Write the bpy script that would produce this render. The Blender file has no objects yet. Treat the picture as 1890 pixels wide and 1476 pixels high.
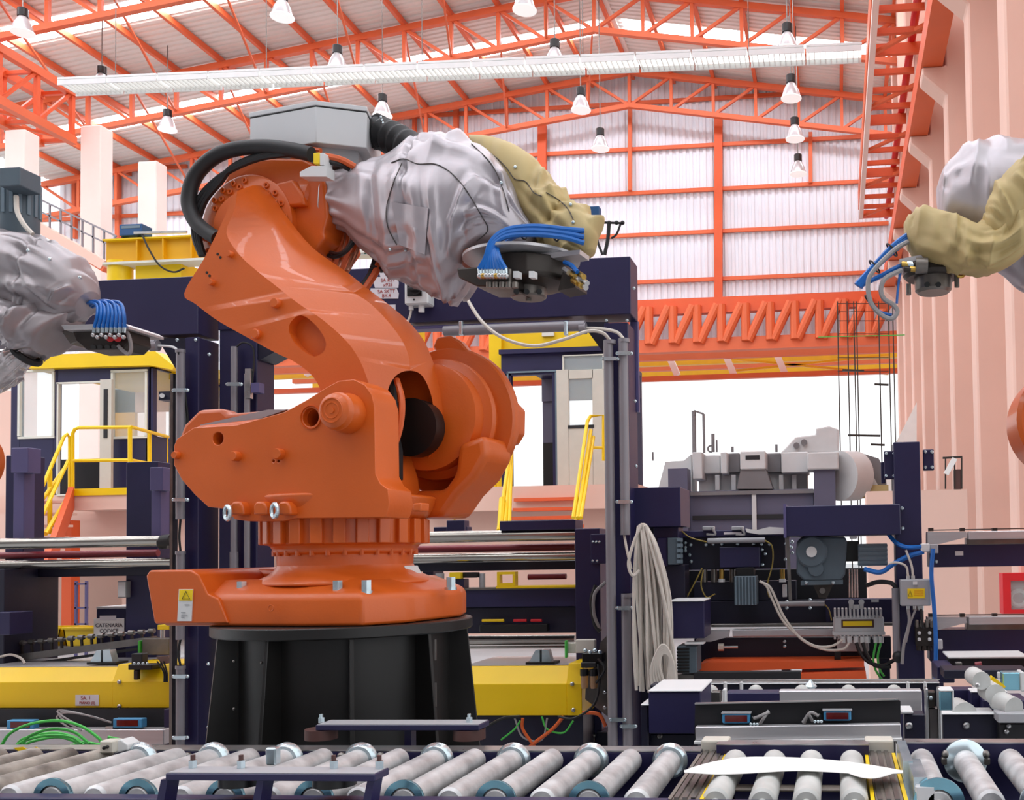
import bpy, bmesh, math, random
from mathutils import Vector, Matrix, noise
V = Vector
random.seed(7)
SC = bpy.context.scene
COL = SC.collection
# ---------------------------------------------------------------- camera
F, PCX, PCY, IW, IH = 1840.0, 1370.0, 956.0, 1890.0, 1476.0
CAM = V((0, 0, 1.5))
YAW, TILT, ROLL = math.atan(175 / F), math.atan(64 / F), 0.0165
fw = V((-math.sin(YAW) * math.cos(TILT), math.cos(YAW) * math.cos(TILT), math.sin(TILT)))
r0 = fw.cross(V((0, 0, 1))).normalized()
u0 = r0.cross(fw)
rt = r0 * math.cos(ROLL) - u0 * math.sin(ROLL)
up = r0 * math.sin(ROLL) + u0 * math.cos(ROLL)
cd = bpy.data.cameras.new('camera')
cam = bpy.data.objects.new('camera', cd)
COL.objects.link(cam)
cam.matrix_world = Matrix(((rt.x, up.x, -fw.x, CAM.x), (rt.y, up.y, -fw.y, CAM.y), (rt.z, up.z, -fw.z, CAM.z), (0, 0, 0, 1)))
cd.sensor_fit = 'HORIZONTAL'
cd.sensor_width = 36
cd.lens = 36 * F / IW
cd.shift_x = (IW / 2 - PCX) / IW
cd.shift_y = (PCY - IH / 2) / IW
cd.clip_end = 500
SC.camera = cam
# ---------------------------------------------------------------- light
w = bpy.data.worlds.new('sky')
SC.world = w
w.use_nodes = True
w.node_tree.nodes['Background'].inputs[0].default_value = (0.97, 0.98, 1.0, 1)
w.node_tree.nodes['Background'].inputs[1].default_value = 1.15
cy_ = SC.cycles
cy_.max_bounces = 6
cy_.diffuse_bounces = 3
cy_.glossy_bounces = 3
cy_.transmission_bounces = 4
cy_.transparent_max_bounces = 8
cy_.caustics_reflective = False
cy_.caustics_refractive = False
SC.view_settings.view_transform = 'Standard'
SC.view_settings.look = 'None'
SC.view_settings.gamma = 1
SC.view_settings.use_curve_mapping = False
SC.view_settings.exposure = 0.36

# ---------------------------------------------------------------- pixel -> place
def ray(x, y):
    return fw * F + rt * (x - PCX) - up * (y - PCY)
def W(x, y, Y):
    d = ray(x, y)
    return CAM + d * ((Y - CAM.y) / d.y)
def WZ(x, y, Z):
    d = ray(x, y)
    return CAM + d * ((Z - CAM.z) / d.z)
def WX(x, y, X):
    d = ray(x, y)
    return CAM + d * ((X - CAM.x) / d.x)
def T(pts, x0, y0, s):
    return [(x0 + a / s, y0 + b / s) for a, b in pts]

# ---------------------------------------------------------------- materials
def lin(c):
    c = c / 255
    return c / 12.92 if c <= 0.04045 else ((c + 0.055) / 1.055) ** 2.4
MATS = {}
def mat(name, rgb, rough=0.5, metal=0.0, var=0.08, scale=6.0, bump=0.0, bscale=60.0, emit=0.0, trans=0.0, coat=0.0, alpha=1.0, stretch=None, dirt=None):
    m = bpy.data.materials.new(name)
    m.use_nodes = True
    nt = m.node_tree
    b = nt.nodes['Principled BSDF']
    c = [lin(v) for v in rgb]
    b.inputs['Roughness'].default_value = rough
    b.inputs['Metallic'].default_value = metal
    b.inputs['Transmission Weight'].default_value = trans
    b.inputs['Coat Weight'].default_value = coat
    b.inputs['Alpha'].default_value = alpha
    b.inputs['Base Color'].default_value = (*c, 1)
    if emit:
        b.inputs['Emission Color'].default_value = (*c, 1)
        b.inputs['Emission Strength'].default_value = emit
    if var or bump:
        tc = nt.nodes.new('ShaderNodeTexCoord')
        src = tc.outputs['Object']
        if stretch:
            mp = nt.nodes.new('ShaderNodeMapping')
            mp.inputs['Scale'].default_value = stretch
            nt.links.new(src, mp.inputs['Vector'])
            src = mp.outputs['Vector']
    if var:
        n = nt.nodes.new('ShaderNodeTexNoise')
        n.inputs['Scale'].default_value = scale
        n.inputs['Detail'].default_value = 5
        nt.links.new(src, n.inputs['Vector'])
        r = nt.nodes.new('ShaderNodeValToRGB')
        r.color_ramp.elements[0].position = 0.3
        r.color_ramp.elements[1].position = 0.7
        d = dirt and [lin(v) for v in dirt] or [v * (1 - var) for v in c]
        r.color_ramp.elements[0].color = (*d, 1)
        r.color_ramp.elements[1].color = (*[min(1, v * (1 + var)) for v in c], 1)
        nt.links.new(n.outputs['Fac'], r.inputs['Fac'])
        nt.links.new(r.outputs['Color'], b.inputs['Base Color'])
        rr = nt.nodes.new('ShaderNodeMapRange')
        rr.inputs['To Min'].default_value = max(0.02, rough - 0.08)
        rr.inputs['To Max'].default_value = min(1, rough + 0.08)
        nt.links.new(n.outputs['Fac'], rr.inputs['Value'])
        nt.links.new(rr.outputs['Result'], b.inputs['Roughness'])
    if bump:
        n2 = nt.nodes.new('ShaderNodeTexNoise')
        n2.inputs['Scale'].default_value = bscale
        n2.inputs['Detail'].default_value = 4
        nt.links.new(src, n2.inputs['Vector'])
        bp = nt.nodes.new('ShaderNodeBump')
        bp.inputs['Strength'].default_value = bump
        bp.inputs['Distance'].default_value = 0.01
        nt.links.new(n2.outputs['Fac'], bp.inputs['Height'])
        nt.links.new(bp.outputs['Normal'], b.inputs['Normal'])
    MATS[name] = m
    return m
mat('robot_orange', (210, 94, 26), 0.38, var=0.05, scale=4, bump=0.06, bscale=120, coat=0.15)
mat('steel_orange', (228, 108, 62), 0.5, var=0.05, scale=1)
mat('deep_orange', (226, 92, 42), 0.5, var=0.05, scale=1)
mat('salmon', (238, 198, 182), 0.8, var=0.05, scale=0.6)
mat('pale_pink', (250, 234, 225), 0.8, var=0.04, scale=0.6)
mat('wall_white', (240, 243, 250), 0.6, var=0.03, scale=0.5)
mat('roof_beige', (238, 233, 226), 0.7, var=0.05, scale=0.4)
mat('skylight', (236, 246, 255), 0.6, var=0, emit=11.5)
mat('lamp_tube', (250, 250, 248), 0.6, var=0, emit=0.35)
mat('strip_lamp', (252, 252, 248), 0.6, var=0, emit=1.3)
mat('lamp_shade', (206, 204, 206), 0.3, 0.3, var=0.04)
mat('navy', (33, 29, 70), 0.42, var=0.12, scale=2, bump=0.03)
mat('navy_shaded', (19, 18, 42), 0.45, var=0.12, scale=2)  # darker copy of navy, deep shadow on machine parts put into the colour
mat('blue_grey', (92, 86, 130), 0.45, var=0.08, scale=2)
mat('yellow', (246, 204, 4), 0.42, var=0.05, scale=2)
mat('amber', (236, 172, 10), 0.45, var=0.06, scale=2)
mat('black', (14, 13, 13), 0.4, var=0.25, scale=5)
mat('black_rubber', (26, 25, 27), 0.55, var=0.2, scale=20)
mat('pedestal_black', (22, 20, 19), 0.42, var=0.3, scale=3, bump=0.04, bscale=30)
mat('steel', (196, 196, 196), 0.3, 0.9, var=0.1, scale=12)
mat('steel_dark', (122, 118, 114), 0.35, 0.85, var=0.15, scale=12)
mat('roller_steel', (214, 214, 214), 0.4, 0.3, var=0.1, scale=14, bump=0.06, bscale=40, dirt=(172, 171, 172))
mat('roller_white', (204, 205, 202), 0.45, var=0.06, scale=9, dirt=(182, 182, 178))
mat('wire_olive', (150, 130, 60), 0.5, var=0)
mat('roller_worn', (178, 170, 160), 0.5, 0.25, var=0.1, scale=11, bump=0.1, dirt=(104, 98, 92))
mat('zinc', (206, 222, 228), 0.22, 0.75, var=0.1, scale=14)
mat('zinc_blue', (140, 196, 214), 0.2, 0.75, var=0.12, scale=14)
mat('chrome_tube', (172, 168, 160), 0.2, 0.95, var=0.05, scale=3)
mat('alu', (198, 196, 198), 0.4, 0.6, var=0.05, scale=3, stretch=(1, 20, 20))
mat('grey_paint', (208, 208, 210), 0.5, var=0.03, scale=3)
mat('grey_plastic', (168, 168, 172), 0.5, var=0.04, scale=4)
mat('light_grey', (222, 222, 222), 0.5, var=0.03, scale=4)
mat('conduit', (140, 136, 142), 0.4, 0.15, var=0.05, scale=4)
mat('motor_grey', (84, 98, 108), 0.5, var=0.08, scale=6)
mat('motor_light', (112, 130, 142), 0.5, var=0.06, scale=6)
mat('maroon', (140, 46, 56), 0.4, var=0.1, scale=5)
mat('brown_rubber', (82, 52, 48), 0.6, var=0.1, scale=10)
mat('silver_cloth', (184, 177, 182), 0.36, 0.45, var=0.06, scale=3, bump=0.12, bscale=14)
mat('dull_cloth', (164, 157, 160), 0.38, 0.45, var=0.08, scale=3, bump=0.15, bscale=14)
mat('foil', (206, 200, 200), 0.25, 0.7, var=0.1, scale=10, bump=0.3, bscale=18)
mat('tan_cloth', (186, 164, 112), 0.6, var=0.08, scale=4, bump=0.1, bscale=18)
mat('thread', (84, 78, 76), 0.8, var=0)
mat('blue_hose', (20, 104, 190), 0.35, var=0.1, scale=20)
mat('sensor_blue', (70, 150, 200), 0.45, var=0.05)
mat('lens_red', (96, 22, 24), 0.15, var=0.2, scale=20)
mat('green_cable', (72, 188, 74), 0.45, var=0.08, scale=20)
mat('grey_cable', (214, 206, 196), 0.5, var=0.08, scale=10)
mat('grey_cable_dark', (150, 146, 146), 0.5, var=0.08, scale=10)
mat('orange_cable', (214, 96, 44), 0.45, var=0.08, scale=20)
mat('brass', (196, 160, 84), 0.3, 0.9, var=0.1, scale=20)
mat('copper_ring', (186, 120, 92), 0.4, 0.5, var=0.1, scale=10)
mat('tool_dark', (62, 56, 52), 0.42, 0.5, var=0.15, scale=14)
mat('tool_grey', (126, 120, 114), 0.4, 0.6, var=0.12, scale=14)
mat('beige_door', (206, 200, 188), 0.55, var=0.03)
mat('frame_cream', (228, 226, 214), 0.5, var=0.03)
mat('paper', (246, 244, 240), 0.8, var=0.03, scale=4)
mat('tape_label', (226, 220, 226), 0.6, var=0.04)
mat('ink_red', (170, 66, 60), 0.7, var=0)
mat('ink_dark', (50, 46, 60), 0.7, var=0)
mat('sign_green', (10, 96, 74), 0.6, var=0)
mat('label_yellow', (250, 214, 20), 0.5, var=0)
mat('belt_brown', (122, 112, 104), 0.55, var=0.15, scale=10, stretch=(30, 2, 30))
mat('bright_red', (214, 24, 34), 0.45, var=0.05)
mat('concrete', (172, 174, 176), 0.75, var=0.1, scale=0.8, bump=0.05, bscale=8)
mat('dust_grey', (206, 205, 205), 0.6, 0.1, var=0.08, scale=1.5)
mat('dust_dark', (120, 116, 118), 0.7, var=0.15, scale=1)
mat('machine_slate', (92, 90, 112), 0.55, var=0.08, scale=1)
mat('board_dark', (26, 25, 30), 0.6, var=0.1, scale=4)
mat('clear_plastic', (214, 170, 130), 0.2, var=0, trans=0.5)
mat('blue_box', (40, 84, 132), 0.5, var=0.05)
g = mat('glass', (226, 236, 236), 0.05, var=0, alpha=0.28)

# ---------------------------------------------------------------- mesh helpers
BASE = {}
class MB:
    def __init__(s):
        s.v = []
        s.f = []
    def add(s, vs, fs):
        o = len(s.v)
        s.v += [V(p) for p in vs]
        s.f += [tuple(i + o for i in f) for f in fs]
        return s
    def box(s, x0, x1, y0, y1, z0, z1):
        return s.add([(x, y, z) for z in (z0, z1) for y in (y0, y1) for x in (x0, x1)],
                     [(0, 2, 3, 1), (4, 5, 7, 6), (0, 1, 5, 4), (2, 6, 7, 3), (0, 4, 6, 2), (1, 3, 7, 5)])
    def obox(s, c, a, b, d):
        c, a, b, d = V(c), V(a), V(b), V(d)
        return s.add([c + a * i + b * j + d * k for k in (-1, 1) for j in (-1, 1) for i in (-1, 1)],
                     [(0, 2, 3, 1), (4, 5, 7, 6), (0, 1, 5, 4), (2, 6, 7, 3), (0, 4, 6, 2), (1, 3, 7, 5)])
    def bar(s, p, q, wd, ht=None, upv=(0, 0, 1)):
        p, q = V(p), V(q)
        d = (q - p)
        t = d.normalized()
        sd_ = t.cross(V(upv))
        if sd_.length < 1e-4:
            sd_ = t.cross(V((0, 1, 0)))
        sd_.normalize()
        n = sd_.cross(t)
        return s.obox((p + q) / 2, d / 2, sd_ * wd / 2, n * (ht or wd) / 2)
    def pb(s, x0, y0, x1, y1, Y, dy):
        a = W(x0, (y0 + y1) / 2, Y).x
        b = W(x1, (y0 + y1) / 2, Y).x
        t = W((x0 + x1) / 2, y0, Y).z
        u = W((x0 + x1) / 2, y1, Y).z
        return s.box(a, b, Y, Y + dy, u, t)
    def tube(s, pts, r, n=8, cap=True, closed=False):
        pts = [V(p) for p in pts]
        N = len(pts)
        rr = r if isinstance(r, (list, tuple)) else [r] * N
        tn = []
        for i in range(N):
            a = pts[(i - 1) % N] if (closed or i > 0) else pts[i]
            b = pts[(i + 1) % N] if (closed or i < N - 1) else pts[i]
            tn.append((b - a).normalized())
        ref = V((0, 0, 1)) if abs(tn[0].z) < 0.9 else V((1, 0, 0))
        nrm = (ref - tn[0] * ref.dot(tn[0])).normalized()
        vs = []
        for i in range(N):
            nrm = (nrm - tn[i] * nrm.dot(tn[i]))
            nrm = nrm.normalized() if nrm.length > 1e-6 else tn[i].orthogonal().normalized()
            bn = tn[i].cross(nrm)
            vs += [pts[i] + (nrm * math.cos(k * 2 * math.pi / n) + bn * math.sin(k * 2 * math.pi / n)) * rr[i] for k in range(n)]
        fs = []
        for i in range(N if closed else N - 1):
            j = (i + 1) % N
            fs += [(i * n + k, i * n + (k + 1) % n, j * n + (k + 1) % n, j * n + k) for k in range(n)]
        if cap and not closed:
            fs += [tuple(range(n))[::-1], tuple(range((N - 1) * n, N * n))]
        return s.add(vs, fs)
    def cyl(s, p, q, r, r2=None, n=20):
        return s.tube([p, q], [r, r if r2 is None else r2], n)
    def lathe(s, prof, o, ax, n=32, cap=True):
        o, ax = V(o), V(ax).normalized()
        a = ax.orthogonal().normalized()
        b = ax.cross(a)
        vs, fs = [], []
        for r, t in prof:
            vs += [o + ax * t + (a * math.cos(k * 2 * math.pi / n) + b * math.sin(k * 2 * math.pi / n)) * max(r, 1e-4) for k in range(n)]
        for i in range(len(prof) - 1):
            fs += [(i * n + k, i * n + (k + 1) % n, (i + 1) * n + (k + 1) % n, (i + 1) * n + k) for k in range(n)]
        if cap:
            fs += [tuple(range(n))[::-1], tuple(range((len(prof) - 1) * n, len(prof) * n))]
        return s.add(vs, fs)
    def prism(s, pts, vec):
        n = len(pts)
        pts = [V(p) for p in pts]
        return s.add(pts + [p + V(vec) for p in pts],
                     [tuple(range(n))[::-1], tuple(range(n, 2 * n))] + [(i, (i + 1) % n, (i + 1) % n + n, i + n) for i in range(n)])
    def rings(s, R, closed=True, cap=True):
        n = len(R[0])
        vs = [p for r in R for p in r]
        fs = []
        for i in range(len(R) - 1):
            for k in range(n if closed else n - 1):
                fs.append((i * n + k, i * n + (k + 1) % n, (i + 1) * n + (k + 1) % n, (i + 1) * n + k))
        if cap and closed:
            fs += [tuple(range(n))[::-1], tuple(range((len(R) - 1) * n, len(R) * n))]
        return s.add(vs, fs)
    def sph(s, c, r, n=10):
        return s.lathe([(r * math.sin(math.pi * i / n), -r * math.cos(math.pi * i / n)) for i in range(n + 1)], c, (0, 0, 1), n * 2)
    def torus(s, c, ax, R, r, n=20, m=8):
        ax = V(ax).normalized()
        a = ax.orthogonal().normalized()
        b = ax.cross(a)
        return s.tube([V(c) + (a * math.cos(k * 2 * math.pi / n) + b * math.sin(k * 2 * math.pi / n)) * R for k in range(n)], r, m, closed=True)
    def build(s, name, m, par=None, smooth=True, bev=0, seg=2, ang=35, label=None, cat=None, group=None, kind=None, fix=True):
        me = bpy.data.meshes.new(name)
        if par is not None:
            b = BASE[par.name]
        else:
            xs = [p.x for p in s.v]; ys = [p.y for p in s.v]; zs = [p.z for p in s.v]
            b = V(((min(xs) + max(xs)) / 2, (min(ys) + max(ys)) / 2, min(zs)))
        me.from_pydata([p - b for p in s.v], [], s.f)
        if fix:
            bm = bmesh.new()
            bm.from_mesh(me)
            bmesh.ops.recalc_face_normals(bm, faces=bm.faces)
            bm.to_mesh(me)
            bm.free()
        if smooth:
            me.shade_smooth()
            me.set_sharp_from_angle(angle=math.radians(ang))
        me.materials.append(MATS[m])
        o = bpy.data.objects.new(name, me)
        COL.objects.link(o)
        BASE[o.name] = b
        if par is not None:
            o.parent = par
        else:
            o.location = b
        if bev:
            md = o.modifiers.new('bevel', 'BEVEL')
            md.width = bev
            md.segments = seg
            md.limit_method = 'ANGLE'
            md.angle_limit = math.radians(30)
        tag(o, label, cat, group, kind)
        return o
def tag(o, label=None, cat=None, group=None, kind=None):
    for k, v in (('label', label), ('category', cat), ('group', group), ('kind', kind)):
        if v:
            o[k] = v
    return o
def thing(name, label, cat, loc, group=None, kind=None):
    o = bpy.data.objects.new(name, None)
    o.empty_display_size = 0.1
    COL.objects.link(o)
    o.location = loc
    BASE[o.name] = V(loc)
    return tag(o, label, cat, group, kind)
def copy_at(o, par, off):
    c = o.copy()
    COL.objects.link(c)
    c.parent = par
    BASE[c.name] = BASE[o.name]
    c.location = V(o.location) + V(off)
    return c
def carve(o, cut):
    # o: object without bevel yet; cut: MB in world coordinates
    me = bpy.data.meshes.new('cut')
    b = BASE[o.name]
    me.from_pydata([p - b for p in cut.v], [], cut.f)
    bm = bmesh.new(); bm.from_mesh(me)
    bmesh.ops.recalc_face_normals(bm, faces=bm.faces)
    bm.to_mesh(me); bm.free()
    c = bpy.data.objects.new('cut', me)
    COL.objects.link(c)
    c.matrix_world = Matrix.Translation(b)
    bpy.context.view_layer.update()
    for solver, slf in (('EXACT', False), ('EXACT', True), ('FAST', False)):
        md = o.modifiers.new('b', 'BOOLEAN')
        md.operation = 'DIFFERENCE'
        md.object = c
        md.solver = solver
        md.use_self = slf
        new = bpy.data.meshes.new_from_object(o.evaluated_get(bpy.context.evaluated_depsgraph_get()))
        o.modifiers.remove(md)
        if len(new.polygons) > len(o.data.polygons) * 0.6 and len(new.polygons) != len(o.data.polygons):
            o.data = new
            new.set_sharp_from_angle(angle=math.radians(35))
            break
    bpy.data.objects.remove(c)
    return o
def crv(pts, n=8):
    # Catmull-Rom through points
    P = [V(p) for p in pts]
    P = [P[0] * 2 - P[1]] + P + [P[-1] * 2 - P[-2]]
    out = []
    for i in range(1, len(P) - 2):
        for k in range(n):
            t = k / n
            a, b, c, d = P[i - 1], P[i], P[i + 1], P[i + 2]
            out.append(0.5 * ((2 * b) + (c - a) * t + (2 * a - 5 * b + 4 * c - d) * t * t + (3 * b - a - 3 * c + d) * t * t * t))
    out.append(P[-2])
    return out
def cable(name, pts, r, m, par=None, n=6, **k):
    return MB().tube(crv(pts, n), r, 14 if r > 0.02 else 7).build(name, m, par, **k)
def text(s, size, pos, right, upv, m, par, name='lettering', ex=0.0006, align='CENTER'):
    cu = bpy.data.curves.new(name, 'FONT')
    cu.body = s
    cu.size = size
    cu.extrude = ex
    cu.align_x = align
    cu.align_y = 'CENTER'
    o = bpy.data.objects.new(name, cu)
    COL.objects.link(o)
    bpy.context.view_layer.update()
    me = bpy.data.meshes.new_from_object(o.evaluated_get(bpy.context.evaluated_depsgraph_get()))
    bpy.data.objects.remove(o)
    r_, u_ = V(right).normalized(), V(upv).normalized()
    n_ = r_.cross(u_)
    b = BASE[par.name]
    me.transform(Matrix(((r_.x, u_.x, n_.x, pos[0] - b.x), (r_.y, u_.y, n_.y, pos[1] - b.y), (r_.z, u_.z, n_.z, pos[2] - b.z), (0, 0, 0, 1))))
    me.materials.clear()
    me.materials.append(MATS[m])
    o = bpy.data.objects.new(name, me)
    COL.objects.link(o)
    o.parent = par
    BASE[o.name] = b
    return o
X1, Y1, Z1 = V((1, 0, 0)), V((0, 1, 0)), V((0, 0, 1))
# ================================================================ the hall
GY = 42.0
MB().box(-60, 60, -12, 120, -0.2, 0).build('floor', 'concrete', smooth=False, label='grey concrete hall floor under the machines', cat='floor', kind='structure')
xr = W(1162, 195, GY).x
zb = W(1162, 195, GY).z
pl = W(187, 380, GY)
pr = W(1590, 243, GY)
sl = (zb - pl.z) / (xr - pl.x)
sr = (zb - pr.z) / (pr.x - xr)
zt = W(1160, 133, GY).z
XL, XR = -36.0, 6.0
def zbot(x): return zb - (xr - x) * sl if x < xr else zb - (x - xr) * sr
def ztop(x): return zbot(x) + (zt - zb)
# back gable wall, corrugated
def corr(mb, x0, x1, zl, zh, Y, pitch, amp):
    n = int((x1 - x0) / pitch)
    R = []
    for i in range(n + 1):
        for k, (dx, dy) in enumerate(((0, 0), (0.38, 0), (0.5, -amp), (0.88, -amp))):
            x = x0 + (i + dx) * pitch
            R.append((x, Y + dy))
    vs, fs = [], []
    for x, y in R:
        vs += [(x, y, zl(x)), (x, y, zh(x))]
    for i in range(len(R) - 1):
        fs.append((2 * i, 2 * i + 2, 2 * i + 3, 2 * i + 1))
    mb.add(vs, fs)
zdoor = W(1400, 632, GY + 1).z
wb = MB()
corr(wb, XL, W(1660, 500, GY + 1).x + 3.5, lambda x: zdoor, lambda x: ztop(x) + 0.4, GY + 1.0, 0.3, 0.06)
wb.build('wall_back', 'wall_white', smooth=False, label='white corrugated gable wall at the far end of the hall', cat='wall', kind='structure', fix=False)
wall_back = bpy.data.objects['wall_back']
# girts and posts of the gable
k = 0
for (xa, ya, xb, yb) in ((60, 405, 350, 395), (60, 320, 345, 310), (640, 215, 1640, 170), (900, 290, 1640, 250), (1000, 362, 1640, 336), (1000, 440, 1640, 414), (1040, 524, 1640, 504)):
    p, q = W(xa, ya, GY + 0.85), W(xb, yb, GY + 0.85)
    q.z = p.z = (p.z + q.z) / 2
    MB().bar(p, q, 0.12, 0.16).build('girt', 'steel_orange', wall_back, smooth=False)
for (x, y0, y1, wd) in ((1001, 232, 545, 0.38), (1326, 215, 550, 0.36), (1163, 200, 352, 0.16), (1496, 245, 338, 0.16), (218, 300, 440, 0.2), (138, 320, 440, 0.16), (842, 200, 300, 0.2), (765, 205, 300, 0.14)):
    MB().bar(W(x, y0, GY + 0.75), W(x, y1, GY + 0.75), wd, 0.2, upv=(0, 1, 0)).build('post', 'steel_orange' if wd < 0.3 else 'amber' if False else 'deep_orange', wall_back, smooth=False)
# roof slopes: corrugated along x, with white skylight bands between trusses
RN = -9.0
TY = [23.1, 29.4, 35.7, 42.0]
def roof(name, x0, x1, m, y0, y1, dz, lab, pitch=0.28, kind='structure', cat='ceiling'):
    mb = MB()
    n = max(1, int((y1 - y0) / pitch))
    R = []
    for i in range(n):
        for dy, dd in ((0, 0), (0.4, 0), (0.5, 0.05), (0.9, 0.05)):
            R.append((y0 + (i + dy) * (y1 - y0) / n, dd))
    R.append((y1, 0))
    vs, fs = [], []
    for y, d in R:
        vs += [(x0, y, ztop(x0) + 0.35 + d + dz), (x1, y, ztop(x1) + 0.35 + d + dz)]
    for i in range(len(R) - 1):
        fs.append((2 * i, 2 * i + 1, 2 * i + 3, 2 * i + 2))
    mb.add(vs, fs)
    return mb.build(name, m, smooth=False, label=lab, cat=cat, kind=kind, fix=False)
roof('ceiling', XL, xr, 'roof_beige', RN, GY + 1.2, 0, 'beige corrugated roof sheeting left of the ridge')
roof('ceiling', xr, XR, 'roof_beige', RN, GY + 1.2, 0, 'beige corrugated roof sheeting right of the ridge')
kk = 1
for i, yc in enumerate((-5.4, 0.8, 7.0, 13.2, 19.5, 25.8, 32.1, 38.7)):
    for (x0, x1, side) in ((XL + 1, xr - 0.5, 'left'), (xr + 0.5, XR - 0.5, 'right')):
        MB().add([(x0, yc - 0.5, ztop(x0) + 0.33), (x1, yc - 0.5, ztop(x1) + 0.33), (x1, yc + 0.5, ztop(x1) + 0.33), (x0, yc + 0.5, ztop(x0) + 0.33)], [(0, 1, 2, 3)]).build(
            'window_%d' % kk, 'skylight', smooth=False, label='bright white skylight band in the roof %s of the ridge, %s' % (side, ('second behind the camera', 'overhead behind the camera', 'first ahead of the camera', 'second ahead of the camera', 'third ahead of the camera', 'nearest in view', 'middle one in view', 'farthest in view')[i]), cat='skylight', kind='structure', fix=False)
        kk += 1
# ridge cover strip
MB().bar((xr, RN, ztop(xr) + 0.3), (xr, GY + 1, ztop(xr) + 0.3), 0.5, 0.12).build('trim_1', 'roof_beige', smooth=False, label='beige ridge cap strip along the roof crest', cat='trim', kind='structure')
MB().box(XL, XR, RN - 0.3, RN, 0, 14).build('wall_front_added', 'dust_dark', smooth=False, label='unseen grey wall added behind the camera to cut light on front faces', cat='wall', kind='structure')  # added out of view, kept dark so camera-facing sides receive less light
# purlins along the hall
pn = 0
xs = [xr - 1.83 * i for i in range(15)] + [xr + 1.83 * i for i in range(1, 8)]
pur = thing('roof_purlins', 'orange roof purlins running lengthwise under the sheeting', 'purlin', (xr, 30, ztop(xr)), kind='structure')
for x in xs:
    MB().bar((x, RN, ztop(x) + 0.2), (x, GY + 0.9, ztop(x) + 0.2), 0.14, 0.22).build('purlin', 'steel_orange', pur, smooth=False)
# trusses
nm = ('nearest roof truss high at the top left', 'second roof truss from the gable end', 'roof truss standing against the gable wall')
for ti, Y in enumerate(TY[1:]):
    t = thing('roof_truss', 'orange steel lattice ' + nm[ti], 'truss', (xr, Y, zb), kind='structure')
    B = 0.2
    for (xa, xb) in ((XL, xr), (xr, XR - 2)):
        MB().bar((xa, Y, zbot(xa)), (xb, Y, zbot(xb)), 0.2, B).build('bottom_chord', 'steel_orange', t, smooth=False)
        MB().bar((xa, Y, ztop(xa)), (xb, Y, ztop(xb)), 0.22, 0.24).build('top_chord', 'steel_orange', t, smooth=False)
    for i, x in enumerate(xs):
        if x > XR - 2.2: continue
        MB().bar((x, Y, zbot(x)), (x, Y, ztop(x)), 0.13, 0.13, upv=(0, 1, 0)).build('strut', 'steel_orange', t, smooth=False)
        x2 = x - 1.83 if x <= xr else x + 1.83
        if x <= xr: MB().bar((x, Y, zbot(x)), (x2, Y, ztop(x2)), 0.11).build('diagonal', 'steel_orange', t, smooth=False)
        if x >= xr and x2 < XR - 2:
            x2 = x + 1.83
            MB().bar((x, Y, zbot(x)), (x2, Y, ztop(x2)), 0.11).build('diagonal', 'steel_orange', t, smooth=False)
# bracing between trusses
br = thing('roof_bracing', 'thin orange cross bracing rods between the roof trusses', 'bracing', (xr - 8, 36, zb), kind='structure')
for i in range(0, 11, 2):
    for ya, yb in ((29.4, 35.7), (35.7, 42)):
        xa = xs[i]; xb = xs[i + 1]
        MB().bar((xa, ya, ztop(xa) - 0.1), (xb, yb, zbot(xb)), 0.07).build('rod', 'steel_orange', br, smooth=False)
# lattice beam over the far door
db = thing('door_lattice_beam', 'orange lattice beam spanning above the far open doorway', 'beam', W(1400, 640, GY), kind='structure')
def yl(xa, y): return y + 0.026 * (1400 - xa)
xa_, xb_ = -26.0, W(1655, 600, GY).x + 0.2
zt_, zb_ = W(1400, 562, GY).z, W(1400, 630, GY).z
MB().box(xa_, xb_, GY - 0.2, GY + 0.2, zt_ - 0.3, zt_ + 0.35).build('top_chord', 'deep_orange', db, smooth=False)
MB().box(xa_, xb_, GY - 0.2, GY + 0.25, zb_ - 0.35, zb_ + 0.2).build('bottom_chord', 'steel_orange', db, smooth=False)
x = W(1513, 600, GY).x
st = W(1427, 600, GY).x - W(1382, 600, GY).x
i = -6
while x - i * st > xa_:
    xx = x - i * st
    if xx + st * 0.9 < xb_:
        MB().cyl((xx, GY - 0.25, zb_), (xx, GY - 0.25, zt_), 0.2, n=10).build('strut', 'salmon' if False else 'steel_orange', db)
        MB().cyl((xx + 0.1, GY - 0.25, zb_), (xx + st * 0.85, GY - 0.25, zt_), 0.2, n=10).build('diagonal', 'steel_orange', db)
    i += 1
# canopy beams beyond the door
cb = thing('canopy_frame', 'orange canopy beams outside beyond the far doorway', 'canopy', W(1400, 690, 48), kind='structure')
for (y, Y, h, m) in ((652, 45, 0.3, 'steel_orange'), (664, 47, 0.22, 'amber'), (674, 49, 0.2, 'steel_orange'), (684, 51, 0.24, 'amber'), (692, 45.5, 0.22, 'deep_orange')):
    z = W(1400, y, Y).z
    MB().box(-28, 5, Y, Y + 0.3, z - h / 2, z + h / 2).build('beam', m, cb, smooth=False)
for xx in (1345, 1240, 1440, 560, 840):
    MB().bar(W(xx - 6, 655, 46), W(xx + 10, 692, 46), 0.3).build('brace', 'pale_pink', cb, smooth=False)
MB().bar(W(1350, 685, 46), W(1640, 655, 46), 0.1).build('brace', 'amber', cb, smooth=False)
MB().bar(W(1350, 662, 46), W(1640, 690, 46), 0.1).build('brace', 'amber', cb, smooth=False)

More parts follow.
